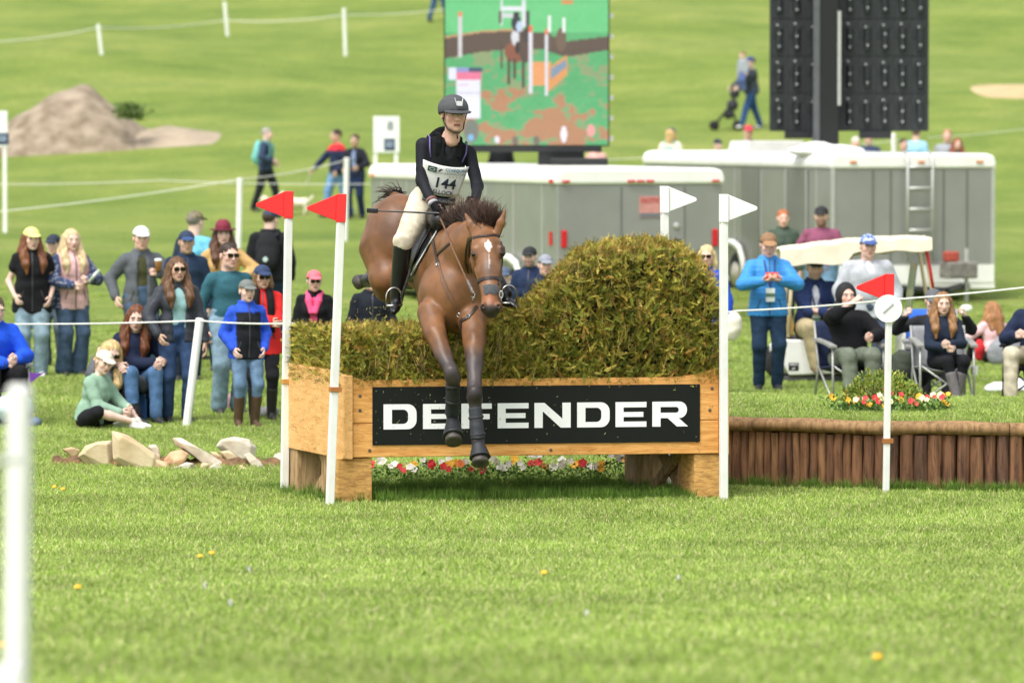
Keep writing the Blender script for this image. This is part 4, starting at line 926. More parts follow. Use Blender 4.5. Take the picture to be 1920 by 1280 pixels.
fc = V2[F2].mean(1); F2 = F2[((fc > fbox[0] - .006) & (fc < fbox[1] + .006)).all(1)]
HV = np.concatenate([V1, V2]); HF = np.concatenate([F1, F2 + len(V1)])
def near(V, p, r): return np.linalg.norm((V - p) / r, axis=1)
def horse_col(V):
    n = (np.sin(V[:, 0] * 9 + V[:, 2] * 5) + np.sin(V[:, 1] * 7 - V[:, 2] * 8 + 1) + np.sin(V[:, 0] * 17 - V[:, 1] * 11)) / 3
    bay = np.array((.195, .086, .034)); c = bay[None] * (1 + .16 * n[:, None])
    dark = np.array((.030, .023, .023)); grey = np.array((.065, .052, .05))
    # black points on the legs
    zk = V[:, 2]; fore = V[:, 1] < 40.2
    wl_ = sstep(1.36, 1.16, zk) * fore; c = c * (1 - wl_[:, None]) + grey * wl_[:, None]
    wd = sstep(1.04, .9, zk) * fore; c = c * (1 - wd[:, None]) + dark * wd[:, None]
    wh = sstep(42.45, 42.6, V[:, 1]); c = c * (1 - wh[:, None]) + dark * wh[:, None]
    # darker dorsal coat and flank
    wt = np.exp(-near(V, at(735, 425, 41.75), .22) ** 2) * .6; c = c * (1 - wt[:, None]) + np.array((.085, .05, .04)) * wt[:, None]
    # face: greyish nasal bone, dark muzzle, star
    hd = (V[:, 1] < 39.83) & (zk > 1.45) & (V[:, 0] > at(872, 500, 39.6)[0]) & (zk > 1.5 + (V[:, 1] - 39.5) * .9)
    w_ = np.exp(-(near(V, at(917, 500, 39.44), np.array((.05, .12, .14)))) ** 2) * .75 * hd; c = c * (1 - w_[:, None]) + np.array((.10, .062, .05)) * w_[:, None]
    w_ = sstep(at(0, 566, 39.3)[2], at(0, 577, 39.3)[2], zk) * hd * .95; c = c * (1 - w_[:, None]) + np.array((.035, .028, .03)) * w_[:, None]
    w_ = np.exp(-(near(V, at(920, 558, 39.3), np.array((.05, .2, .045)))) ** 2) * hd * .5; c = c * (1 - w_[:, None]) + np.array((.42, .13, .06)) * w_[:, None]
    for e in ((889, 476), (941, 474)):
        w_ = np.exp(-(near(V, at(*e, 39.54), .034)) ** 2) * .8; c = c * (1 - w_[:, None]) + np.array((.05, .03, .025)) * w_[:, None]
    s_ = near(V, at(915, 461, 39.53), np.array((.027, .2, .042))) + .22 * np.sin(V[:, 0] * 160 + V[:, 2] * 90); c[(s_ < 1) & hd] = (.72, .66, .6)
    s_ = near(V, at(917, 490, 39.48), np.array((.007, .2, .06))); c[(s_ < 1) & hd] = c[(s_ < 1) & hd] * .4 + np.array((.5, .45, .4)) * .6
    for e in ((881, 416), (941, 413)):
        w_ = np.exp(-(near(V, at(*e, 39.7), .028)) ** 2); c = c * (1 - .7 * w_[:, None]) + np.array((.06, .04, .035)) * .7 * w_[:, None]
    return c
COAT = mat('horse_coat', rough=.44, var=.25, scale=7, attr=True, spec=.38, bump=.12, bscale=120)
hbase = at(815, 700, 41.0); hbase[2] = float(ground_z(hbase[0], hbase[1]))
horse = empty('horse', hbase, 'bay horse with a white star jumping off the brush fence, forelegs reaching down', 'horse')
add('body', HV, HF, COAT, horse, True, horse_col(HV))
BVH = BVHTree.FromPolygons([tuple(v) for v in HV], [tuple(map(int, f_)) for f_ in HF])
EYE = np.array((0, 0, CAM_H))
def hit(px, py, off=.004):
    d_ = nrm(at(px, py, 40.0) - EYE); r = BVH.ray_cast(Vector(EYE), Vector(d_))
    if r[0] is None: return None
    n = np.array(r[1]); n = n if np.dot(n, d_) < 0 else -n; return np.array(r[0]) + n * off, n
def drape(pix, step=6, off=.004):
    P, N = [], []
    for (a, b) in zip(pix[:-1], pix[1:]):
        m = max(1, int(math.hypot(b[0] - a[0], b[1] - a[1]) / step))
        for i in range(m):
            h_ = hit(a[0] + (b[0] - a[0]) * i / m, a[1] + (b[1] - a[1]) * i / m, off)
            if h_: P.append(h_[0]); N.append(h_[1])
    h_ = hit(*pix[-1], off)
    if h_: P.append(h_[0]); N.append(h_[1])
    keepP, keepN = [P[0]], [N[0]]
    for p, n in zip(P[1:], N[1:]):
        if np.linalg.norm(p - keepP[-1]) < .2: keepP.append(p); keepN.append(n)
    return keepP, keepN
LEATHER = mat('bridle_leather', '#2e221c', .4, .2, 40); LEATHER2 = mat('brown_leather', '#6a4a33', .45, .2, 40); BLACKL = mat('black_leather', '#16171a', .35, .15, 30, .1); STEEL = mat('steel', '#b8b8b4', .25, .08, 20, metal=.9); RUBBER = mat('boot_neoprene', '#2b2e33', .7, .25, 30, .25, 60); WEB = mat('white_piping', '#d8d8d4', .6, .05, 20)
def ring_band(c, axis, n=28, R=.3, span=(0, 360), off=.004, xref=(1, 0, 0)):
    M_ = frame(axis, xref); P, N = [], []
    for i in range(n + (span[1] - span[0] < 360)):
        a = math.radians(span[0] + (span[1] - span[0]) * i / n); dv = M_[:, 0] * math.cos(a) + M_[:, 1] * math.sin(a); r = BVH.ray_cast(Vector(c + dv * R), Vector(-dv), R)
        if r[0] is not None: P.append(np.array(r[0]) + dv * off); N.append(dv)
    if span[1] - span[0] >= 360: P.append(P[0]); N.append(N[0])
    return P, N
bridle = empty('bridle', hbase, 'dark leather bridle with grey noseband pad on the bay horse', 'bridle')
fa = at(914, 450, 39.7) - at(920, 560, 39.4)
def bstrap(nm, pix, w, m=LEATHER, t=.005, off=.003): P, N = drape(pix, 5, off); mb = MB(); mb.strap(P, N, w, t); return mb.build(nm, m, bridle)
P, N = ring_band(at(918, 531, 39.55), at(914, 450, 39.62) - at(920, 560, 39.47)); mb = MB(); mb.strap(P, N, .026, .006); mb.build('noseband', LEATHER, bridle)
bstrap('browband', [(878, 451), (884, 447), (897, 444), (912, 443), (926, 441), (937, 442)], .022)
bstrap('cheekpiece', [(879, 446), (880, 462), (880, 478), (883, 500), (887, 522), (894, 534)], .018); bstrap('cheekpiece', [(938, 444), (942, 470), (940, 500), (937, 524), (934, 534)], .016)
bstrap('throat_lash', [(878, 449), (874, 470), (873, 492), (878, 512)], .012)
mb = MB(); gp = []
for j in range(6):
    for i in range(7):
        px = 905.5 + i * 4.6 + j * .5; py = 536 + j * 3.1 - 2.5 * math.sin(math.pi * i / 6) * (1 if j == 0 else .3) + (2.0 * math.sin(i * 2.2) if j == 5 else 0); h_ = hit(px, py, .006); gp.append(h_[0] if h_ else (gp[-1] if gp else at(px, py, 39.4)))
mb.put(gp, [(j * 7 + i, j * 7 + i + 1, (j + 1) * 7 + i + 1, (j + 1) * 7 + i) for j in range(5) for i in range(6)]); mb.build('nose_pad', mat('grey_pad', '#4a4c50', .8, .2, 60, .4), bridle, True)
for pix in ((889, 552), (936, 552)):
    c = hit(*pix); c = c[0] if c else at(*pix, 39.45); c = c + np.array((-.012 if pix[0] < 900 else .012, -.01, 0)); mb = MB(); mb.tube([c + .028 * np.array((math.cos(a) * .5, math.sin(a) * .5 * .3, math.sin(a))) for a in np.linspace(0, 6.283, 17)], .0045, 6, cap=False); mb.tube([c + np.array((0, 0, -.02)), c + np.array((-.004, 0, -.065))], .004, 6); mb.build('bit_ring', STEEL, bridle, True)
bit = at(888, 550, 39.44)
mb = MB(); mb.strap([bit, at(872, 517, 39.62), at(850, 468, 39.92), at(836, 432, 40.14), at(826, 410, 40.3)], (-.4, -1, .1), .013, .004); rein = mb.build('rein', LEATHER2, bridle)
mb = MB(); mb.strap([at(938, 552, 39.44), at(931, 500, 39.95), at(915, 440, 40.2), at(893, 392, 40.36)], (.6, -1, .1), .013, .004); mb.build('rein', LEATHER2, bridle)
mb = MB(); mb.tube([bit + (at(872, 517, 39.62) - bit) * t + np.array((0, -.008, .003 * math.sin(t * 30))) for t in np.linspace(0, .7, 14)], [.009 + .003 * (i % 2) for i in range(14)], 6); mb.build('curb_chain', mat('dull_steel', '#7c7872', .4, .2, 40, metal=.6), bridle)
# breastplate and girth
bp_ = empty('breastplate', hbase, 'brown leather breastplate strapped across the horse chest', 'tack')
P, N = drape([(808, 436), (814, 458), (819, 480), (823, 500)], 5); mb = MB(); mb.strap(P, N, .03, .006); mb.build('strap', LEATHER, bp_)
P, N = drape([(823, 498), (829, 522), (839, 545), (850, 566), (860, 586), (865, 600)], 5); mb = MB(); mb.strap(P, N, .026, .006); mb.build('strap', LEATHER2, bp_)
P, N = drape([(894, 574), (884, 588), (874, 598), (865, 602)], 4); mb = MB(); mb.strap(P, N, .024, .006); mb.build('strap', LEATHER, bp_)
P, N = drape([(865, 598), (865, 612), (865, 628), (866, 642)], 4); mb = MB(); mb.strap(P, N, .03, .006); mb.build('strap', LEATHER, bp_)
P, N = drape([(820, 478), (832, 466), (845, 455)], 4); mb = MB(); mb.strap(P, N, .018, .005); mb.build('strap', LEATHER, bp_)
for pix in ((812, 446), (822, 497), (861, 590), (878, 594)):
    h_ = hit(*pix, .01)
    if h_: mb = MB(); mb.tube([h_[0] + .016 * (frame(h_[1])[:, 0] * math.cos(a) + frame(h_[1])[:, 1] * math.sin(a)) for a in np.linspace(0, 6.283, 13)], .0035, 5, cap=False); mb.build('buckle', STEEL, bp_)
saddle = empty('saddle', hbase, 'black jumping saddle with white edged pad on the bay horse', 'saddle')
def drape_patch(nm, rows, m, off, th=.012, parent=None, nseg=10):
    """rows: (left px, right px, py) down the flap"""
    pts = []; 
    for (xl, xr, yl, yr) in rows:
        row = []
        for i in range(nseg + 1):
            t = i / nseg; h_ = hit(xl + (xr - xl) * t, yl + (yr - yl) * t, off); row.append(h_[0] if h_ else None)
        for i in range(nseg + 1):
            if row[i] is None:
                js = [j for j in range(nseg + 1) if row[j] is not None]; row[i] = row[min(js, key=lambda j: abs(j - i))] if js else at(xl, yl, 40.7)
        pts += row
    pts = np.array(pts); w = nseg + 1; F_ = [(j * w + i, j * w + i + 1, (j + 1) * w + i + 1, (j + 1) * w + i) for j in range(len(rows) - 1) for i in range(nseg)]
    o = add(nm, pts, F_, m, parent, True); s_ = o.modifiers.new('solid', 'SOLIDIFY'); s_.thickness = th; s_.offset = 1; return o
def interp_rows(rows, n=14):
    rows = np.array(rows, float); t = np.linspace(0, 1, len(rows)); return [tuple(np.interp(q, t, rows[:, k]) for k in range(4)) for q in np.linspace(0, 1, n)]
drape_patch('saddle_pad', interp_rows([(770, 829, 408, 418), (764, 824, 440, 430), (766, 806, 470, 462), (768, 788, 500, 494), (766, 772, 528, 527)]), BLACKL, .006, .01, saddle)
drape_patch('saddle_flap', interp_rows([(770, 820, 402, 410), (764, 812, 436, 430), (765, 794, 466, 458), (766, 780, 494, 490), (765, 768, 512, 512)]), mat('saddle_leather', '#26221f', .4, .15, 40, .1), .022, .012, saddle)
P, N = drape([(827, 424), (820, 438), (808, 458), (796, 478), (784, 498), (772, 520), (768, 530)], 5, .014); mb = MB(); mb.strap(P, N, .012, .006); mb.build('piping', WEB, saddle)
mb = Field(.05); mb.limb(at(826, 414, 40.62), at(808, 398, 41.05), .09, .1).limb(at(808, 398, 41.05), at(796, 380, 41.3), .1, .07); v_, f_ = mb.mesh(.018); add('seat', v_, f_, BLACKL, saddle, True)
P, N = drape([(770, 536), (776, 560), (784, 585), (792, 608), (797, 622)], 5); mb = MB(); mb.strap(P, N, .07, .01); mb.build('girth', LEATHER, saddle)
mb = MB(); mb.strap([at(770, 505, 40.52), at(762, 530, 40.55), at(752, 558, 40.62)], (-1, -.6, 0), .026, .005); mb.build('stirrup_leather', BLACKL, saddle)
def stirrup(c, sx):
    mb = MB(); pts = [c + np.array((sx * .062 * math.cos(a), .02 * math.cos(a), .075 * math.sin(a) * (1 if math.sin(a) > 0 else .0) - (0.0 if math.sin(a) > 0 else .07 * (1 if True else 0)))) for a in np.linspace(0, math.pi, 13)]
    pts = [c + np.array((sx * .062, .02, -.07))] + pts + [c + np.array((-sx * .062, -.02, -.07))]; mb.tube(pts, .008, 7); mb.tube([pts[0], pts[-1]], .012, 6); return mb.build('stirrup', STEEL, saddle, True)
# leg boots, bell boots, hooves
def sleeve(nm, pts, rad, m, parent, h=.011):
    f_ = Field(.012); f_.chain(pts, rad); f_.cut(pts[0], nrm(pts[0] - pts[1])); f_.cut(pts[-1], nrm(pts[-1] - pts[-2])); v_, q_ = f_.mesh(h); return add(nm, v_, q_, m, parent, True)
HOOF = mat('hoof_horn', '#4a443e', .5, .25, 30, .3, stretch=(1, 1, 4)); BELL = mat('bell_rubber', '#232529', .55, .15, 30, .15)
def bell(p0, p1, r0, r1, nm='bell_boot'):
    ax = p1 - p0; L = np.linalg.norm(ax); mb = MB(); mb.lathe([(r0, 0), (r0 * 1.08, L * .15), (r0 + (r1 - r0) * .6, L * .55), (r1, L * .93), (r1 * 1.05, L), (r1 * .98, L * 1.05), (r1 * .6, L * 1.0)], p0, ax, 22); return mb.build(nm, BELL, horse, True)
sleeve('leg_boot', [at(849, 718, 39.65), at(849, 745, 39.73), at(848, 776, 39.83)], [.058, .055, .06], RUBBER, horse)
sleeve('leg_boot', [at(891, 764, 39.47), at(894, 800, 39.44), at(896, 824, 39.42)], [.054, .053, .058], RUBBER, horse)
for a, b in ((at(849, 724, 39.6), at(849, 730, 39.6)), (at(849, 750, 39.68), at(848, 756, 39.69)), (at(892, 780, 39.4), at(893, 786, 39.4)), (at(895, 812, 39.37), at(896, 818, 39.37))): sleeve('boot_strap', [a + np.array((0, .06, 0)), b + np.array((0, .06, 0))], [.062, .062], BELL, horse, .009)
bell(at(849, 789, 39.82), at(850, 818, 39.7), .052, .083); bell(at(897, 832, 39.41), at(900, 857, 39.35), .05, .082)
mb = MB(); mb.lathe([(.06, 0), (.066, .03), (.07, .065), (.05, .068)], at(850, 816, 39.71), at(851, 832, 39.65) - at(850, 816, 39.71), 18); mb.build('hoof', HOOF, horse, True)
mb = MB(); mb.lathe([(.06, 0), (.066, .03), (.07, .058), (.05, .06)], at(900, 857, 39.35), at(901, 872, 39.31) - at(900, 857, 39.35), 18); mb.build('hoof', HOOF, horse, True)
for o3 in (np.zeros(3), off):
    a, b = at(684, 527, 42.88) + o3, at(664, 530, 42.99) + o3; mb = MB(); mb.lathe([(.05, 0), (.056, .04), (.066, .085), (.045, .08), (.01, .075)], a, b - a, 16); mb.build('hoof', HOOF, horse, True)
    sleeve('leg_boot', [at(700, 522, 42.7) + o3, at(689, 526, 42.83) + o3], [.058, .062], BLACKL, horse)
# mane, forelock and tail
def strands(nm, roots, tips, m, r0=.005, curve=.02, seed=1, parent=None):
    r = np.random.default_rng(seed); V, F_, C_ = [], [], []
    for a, b in zip(roots, tips):
        a, b = np.array(a), np.array(b); bend = r.normal(0, curve, 3); k = len(V); n = 5; sd = nrm(np.cross(b - a, r.normal(0, 1, 3))); s2 = np.cross(sd, nrm(b - a)); cc = np.array((.028, .017, .014)) * r.uniform(.5, 1.5); tipc = np.array((.16, .075, .045)) * r.uniform(.4, 1.2)
        for i in range(n):
            t = i / (n - 1); p = a + (b - a) * t + bend * math.sin(t * 2.2) ; w = r0 * (1 - t * .85)
            for j in range(3): an_ = j * 2.094; V.append(p + (sd * math.cos(an_) + s2 * math.sin(an_)) * w); C_.append(cc * (1 - t * t * .6) + tipc * t * t * .6)
        for i in range(n - 1):
            for j in range(3): F_.append((k + i * 3 + j, k + i * 3 + (j + 1) % 3, k + i * 3 + 3 + (j + 1) % 3, k + i * 3 + 3 + j))
    return add(nm, V, np.array(F_), m, parent, True, np.array(C_))
MANE = mat('mane_hair', rough=.5, var=.1, scale=40, attr=True, spec=.35)
crest = [at(826, 428, 40.72), at(836, 424, 40.55), at(848, 424, 40.35), at(860, 420, 40.18), at(874, 416, 40.02), at(888, 416, 39.9), at(900, 420, 39.8), at(908, 422, 39.74)]
cv = np.array(crest); ro, ti = [], []
for i in range(1500):
    t = rng.random(); q = t * (len(cv) - 1); j = min(int(q), len(cv) - 2); b_ = cv[j] + (cv[j + 1] - cv[j]) * (q - j) + rng.normal(0, .016, 3) + np.array((0, .06, 0)); lean_ = -.06 + .12 * t + rng.normal(0, .04)
    ro.append(b_); ti.append(b_ + np.array((lean_, rng.normal(.05, .04), rng.uniform(.06, .18) * (.55 + .55 * min(1, t * 2.2)))))
strands('mane', ro, ti, MANE, .0045, .02, 4, horse)
ro, ti = [], []
for i in range(1100):
    b_ = at(rng.uniform(902, 930), rng.uniform(420, 436), 39.72) + np.array((0, rng.uniform(-.02, .06), 0)); fx = (b_[0] - at(916, 430, 39.68)[0]) * .6
    ro.append(b_); ti.append(b_ + np.array((fx + rng.normal(0, .03), rng.normal(.04, .05), rng.uniform(.05, .19) - abs(fx) * .3)))
strands('forelock', ro, ti, MANE, .0045, .025, 5, horse)
ro, ti = [], []
for i in range(260):
    b_ = at(745, 367, 42.35) + rng.normal(0, .022, 3); ro.append(b_); ti.append(b_ + np.array((rng.uniform(-.13, -.03), rng.uniform(.1, .4), rng.uniform(-.12, .03))))
strands('tail', ro, ti, MANE, .006, .04, 6, horse)
mb = MB()
for e in ((886.5, 477), (942.5, 475)):
    c_ = hit(*e, -.012); c_ = c_[0] if c_ else at(*e, 39.55); mb2 = Field(.0); mb2.ell(c_, (.021, .021, .017)); v_, f_ = mb2.mesh(.005); add('eye', v_, f_, mat('horse_eye', '#0c0806', .08, 0, 5), horse, True)

# ================================================================== rider
RW = lambda *a: ('w', at(*a))
rbase = at(815, 700, 40.95); rbase[2] = float(ground_z(rbase[0], rbase[1]))
def vest_bits(c):
    tp, W, T, root = c['tp'], c['W'], c['T'], c['root']
    def plate(u, w, off=0.0):      # curved chest surface in torso coordinates
        u = np.asarray(u, float); w = np.asarray(w, float); y = -.168 + 1.5 * u ** 2 + .05 * np.clip(.2 - w, 0, 1) - off
        return W(c['pel'] + np.stack([u, y, w], -1) @ T.T)
    uu, ww = np.linspace(-.185, .185, 15), np.linspace(.08, .325, 9); P = []
    for w in ww:
        for u in uu: P.append(plate(u * (.78 + .22 * (w - .08) / .245), w + .012 * (u / .18) ** 2))
    n_ = len(uu); Fq = [(j * n_ + i, j * n_ + i + 1, (j + 1) * n_ + i + 1, (j + 1) * n_ + i) for j in range(len(ww) - 1) for i in range(n_ - 1)]
    bib = add('bib', np.array(P), Fq, mat('bib_white', '#e4e4de', .6, .05, 10, .15, 20), root, True); s_ = bib.modifiers.new('solid', 'SOLIDIFY'); s_.thickness = .004
    def on_bib(nm, s, size, u0, w0, m, sq=1.0, bold=0.0):
        cu = bpy.data.curves.new('t', 'FONT'); cu.body = s; cu.size = size; cu.align_x = 'CENTER'; cu.align_y = 'CENTER'; cu.offset = bold; cu.resolution_u = 2; o = bpy.data.objects.new('t', cu); COL.objects.link(o)
        dg = bpy.context.evaluated_depsgraph_get(); me = o.evaluated_get(dg).to_mesh(); V = np.array([v.co[:] for v in me.vertices]); F_ = [list(p.vertices) for p in me.polygons]; o.evaluated_get(dg).to_mesh_clear(); bpy.data.objects.remove(o); bpy.data.curves.remove(cu)
        add(nm, plate(V[:, 0] * sq + u0, V[:, 1] + w0, .009), F_, m, bib)
    INK = mat('ink_dark', '#1d2a38', .6, 0, 5); INK2 = mat('ink_grey', '#5f6a76', .6, 0, 5); INK3 = mat('ink_blue', '#3d6f94', .6, 0, 5); GOLD = mat('ink_gold', '#9a8a55', .6, 0, 5)
    on_bib('number', '144', .115, .015, .185, INK, 1.05, .0022); on_bib('lettering', 'KELLOCK', .046, .0, .112, INK, 1.0, .0006)
    on_bib('lettering', 'COSEQUIN', .036, .08, .302, INK3, .95, .0006); on_bib('lettering', 'LEXINGTON', .031, .08, .272, INK2, .95); on_bib('lettering', '* * * *', .04, .082, .24, GOLD)
    g = np.array([(-.14, .265), (-.072, .265), (-.072, .308), (-.14, .308)]); add('emblem', plate(g[:, 0], g[:, 1], .009), [(0, 1, 2, 3)], mat('emblem_green', '#24423c', .6, 0, 5), bib)
    a = np.linspace(0, 6.283, 17)[:-1]; o_ = np.stack([-.106 + .022 * np.cos(a), .2865 + .012 * np.sin(a)], 1); i_ = np.stack([-.106 + .018 * np.cos(a), .2865 + .009 * np.sin(a)], 1); add('emblem', np.concatenate([plate(o_[:, 0], o_[:, 1], .0115), plate(i_[:, 0], i_[:, 1], .0115)]), [(k, (k + 1) % 16, (k + 1) % 16 + 16, k + 16) for k in range(16)], mat('ink_pale', '#c9d2cc', .6, 0, 5), bib)
    g = np.array([(-.06, .276), (-.047, .274), (-.033, .292), (-.026, .289), (-.034, .303), (-.05, .294)]); add('emblem', plate(g[:, 0], g[:, 1], .009), [tuple(range(6))], INK, bib)
    on_bib('lettering', 'equestrian', .018, -.033, .268, INK2)
    # belt band with pale lettering
    ub = np.linspace(-.13, .13, 11); P = [plate(u, w + .01 * (u / .13) ** 2, .003) for w in (.01, .065) for u in ub]; band = add('waist_band', np.array(P), [(i, i + 1, i + 12, i + 11) for i in range(10)], BLACKL, root, True); s_ = band.modifiers.new('solid', 'SOLIDIFY'); s_.thickness = .004
    on_bib('lettering', 'KELLOCKEVENTING', .03, 0, .04, mat('ink_silver', '#c8c8c4', .5, 0, 5), 1.0)
    # airvest back panel and shoulder piping
    f_ = Field(.02); f_.ell(tp(0, .15, .36), (.15, .05, .2), T); v_, q_ = f_.mesh(.016); add('back_panel', W(v_), q_, fabric('#151619'), root, True)
    for s in (-1, 1):
        pts = [tp(s * .125, -.105, .36), tp(s * .145, -.085, .43), tp(s * .15, -.02, .498), tp(s * .155, .05, .49), tp(s * .15, .1, .42)]; mb = MB(); mb.tube([W(p) for p in pts], .006, 6); mb.build('piping', mat('purple_piping', '#6a5f9a', .6, .1, 20), root, True)
        pts = [tp(s * .085, -.118, .40), tp(s * .088, -.09, .48), tp(s * .085, -.02, .525), tp(s * .08, .08, .51)]; mb = MB(); mb.strap([W(p) for p in pts], [W(p + T @ np.array((0, -.3, .5))) - W(p) for p in pts], .04, .01); mb.build('shoulder_strap', fabric('#101113'), root)
    # chin strap and helmet badge
    HW = c['HW']; mb = MB()
    for s in (-1, 1): mb.tube([HW((s * .082, .03, .03)), HW((s * .078, -.01, -.04)), HW((s * .058, -.045, -.098)), HW((s * .02, -.078, -.122)), HW((0, -.082, -.124))], .0055, 6); mb.tube([HW((s * .083, -.055, .03)), HW((s * .079, -.02, -.035))], .005, 6)
    mb.tube([HW((0, -.082, -.122)), HW((.005, -.085, -.165))], .006, 6); mb.build('chin_strap', BLACKL, root, True)
    mb = MB(); q_ = [(-.03, -.119, .125), (.03, -.119, .125), (.019, -.139, .072), (-.019, -.139, .072)]; mb.tube([HW(q_[0]), HW(q_[3])], .0025, 5); mb.tube([HW(q_[1]), HW(q_[2])], .0025, 5); g = [HW(p) for p in ((-.022, -.134, .1), (.022, -.134, .1), (.018, -.1445, .068), (-.018, -.1445, .068))]; n_ = HW((0, -1, .3)) - HW((0, 0, 0)); n_ = nrm(n_) * .006; mb.hexa([g[3], g[2], g[1], g[0], g[3] + n_, g[2] + n_, g[1] + n_, g[0] + n_]); mb.build('badge', mat('badge_silver', '#c9cac8', .35, .05, 20, metal=.3), root)
    # gloves, watch
    for s in (-1, 1):
        tv, gf, R, o0 = c['HANDS'][s]; cc_ = np.array((.04, 0, -.015)); gv = (tv - cc_) * 1.13 + cc_
        add('glove', W(o0 + gv @ R.T), gf, fabric('#15161a'), root, True)
    p = c['wr'][-1]; fd = nrm(p - c['el'][-1]); mb = MB(); mb.lathe([(.046, -.012), (.048, 0), (.046, .012)], W(p - fd * .035), c['Rw'] @ fd, 16); mb.build('watch', mat('watch_rose', '#7a5348', .35, .1, 30), root, True)
    mb = MB(); mb.lathe([(.043, -.014), (.045, 0), (.043, .014)], W(p + fd * .0), c['Rw'] @ fd, 16); mb.build('cuff', mat('cuff_grey', '#a4a4a8', .7, .2, 50), root, True)
rider = person('rider in black body protector and white number bib leaning forward on the bay horse', 815, 40.95, 1.8, 12, False, 1.06, pel=RW(816, 374, 40.98), lean=17, side=9, hy=6, hp=-16, hr=-7, rh=RW(812, 382, 40.6), lh=RW(891, 376, 40.58), rpole=(-.45, 1, 0), lpole=(.45, 1, 0), shw=1.2, neck=.045,
    rf=RW(744, 556, 40.72), lf=RW(950, 556, 40.8), rk=(-.6, -1, .3), lk=(.6, -1, .3), hands=('grip', 'grip'), skin=(.7, .42, .32), top=dict(c='#1e2026', t=.006, nm='base_layer', wr=.003, rough=.7), pants=dict(c='#cfc5ae', t=.012, name='breeches', to=.16), shoes=('#131416', 'tall'), hair=('pony', '#a8895a'),
    hat=('helmet', '#4a4b4e', '#424346'), base=rbase, headscale=1.1, thigh=1.22, toes=((-.35, -1, -.35), (.5, -1, -.3)), extra=vest_bits)
tp, W_, T_ = rider['tp'], rider['W'], rider['T']
f_ = Field(.035); f_.ell(tp(0, 0, .33), (.178, .145, .185), T_).ell(tp(0, -.01, .12), (.158, .135, .17), T_).limb(tp(-.1, .012, .425), tp(.1, .012, .425), .066)
for s in (-1, 1): f_.ell(tp(s * .065, -.09, .29), (.07, .06, .07), T_); f_.limb(rider['sh'][s] + T_ @ np.array((s * .045, 0, .03)), rider['sh'][s] + T_ @ np.array((s * .06, 0, -.12)), .075, .07, k=.02, neg=True)
f_.cut(tp(0, 0, -.03), -T_[:, 2]); f_.cut(tp(0, 0, .53), T_[:, 2]); f_.ell(tp(0, -.14, .5), (.042, .1, .12), T_, k=.01, neg=True)
v_, q_ = f_.mesh(.015, disp=wrinkle(.003)); add('body_protector', W_(v_), q_, fabric('#17181a', .95, .3, 40), rider['root'], True)
stirrup(W_(rider['an'][-1]) + np.array((-.02, -.1, .0)), 1); stirrup(W_(rider['an'][1]) + np.array((.03, -.1, .0)), 1)
P0, P1 = at(824, 400, 40.3), at(689, 394.5, 40.5)
whip = empty('whip', P0, 'thin black riding whip held in the rider hand', 'whip')
mb = MB(); mb.tube([P0, P0 + (P1 - P0) * .86], [.009, .006], 7); mb.build('shaft', BLACKL, whip)
mb = MB(); R_ = frame(P1 - P0, (0, 1, 0)); mb.box(P0 + (P1 - P0) * .93, (.03, .04, np.linalg.norm(P1 - P0) * .15), R_); mb.build('tip', BLACKL, whip, bevel=.006)

r = np.random.default_rng(31); V, F_ = [], []
for i in range(90):
    p = at(r.normal(715, 28), r.normal(588, 16), 41.9 + r.normal(0, .2)); d_ = nrm(r.normal(0, 1, 3)); w_ = nrm(np.cross(d_, r.normal(0, 1, 3))) * r.uniform(.0015, .004); L = r.uniform(.006, .02); k = len(V); V += [p - d_ * L - w_, p + d_ * L - w_, p + d_ * L + w_, p - d_ * L + w_]; F_.append((k, k + 1, k + 2, k + 3))
tag(add('brush_debris', V, F_, mat('debris', '#8f8a4c', .8, .3, 20)), 'bits of brush kicked up under the rider boot', 'debris', None, 'stuff')

# ================================================================== flowers, shrub, dandelions
LEAFM = mat('plant_leaf', rough=.6, var=.2, scale=30, attr=True, spec=.3)
PET = {k: mat('petal_' + k, c, .6, .08, 20) for k, c in (('white', '#f1f0e4'), ('red', '#e5343a'), ('yellow', '#f0b429'), ('orange', '#e8792a'), ('cream', '#f0eab8'))}
def leaves(n, c, rx, rz, seed, pal, size=.03, up=.5):
    r = np.random.default_rng(seed); V, F_, C_ = [], [], []
    for i in range(n):
        p = c + np.array((r.normal(0, rx * .5), r.normal(0, rx * .5), r.random() * rz)); d_ = nrm(r.normal(0, 1, 3) + np.array((0, 0, up))); s_ = nrm(np.cross(d_, r.normal(0, 1, 3))); L = size * r.uniform(.6, 1.3); k = len(V); cc = np.array(pal[r.integers(len(pal))]) * r.uniform(.7, 1.3)
        V += [p, p + d_ * L * .5 + s_ * L * .28, p + d_ * L, p + d_ * L * .5 - s_ * L * .28]; F_.append((k, k + 1, k + 2, k + 3)); C_ += [cc] * 4
    return V, F_, C_
GP = [(.13, .25, .05), (.18, .31, .06), (.25, .37, .09), (.08, .17, .04)]
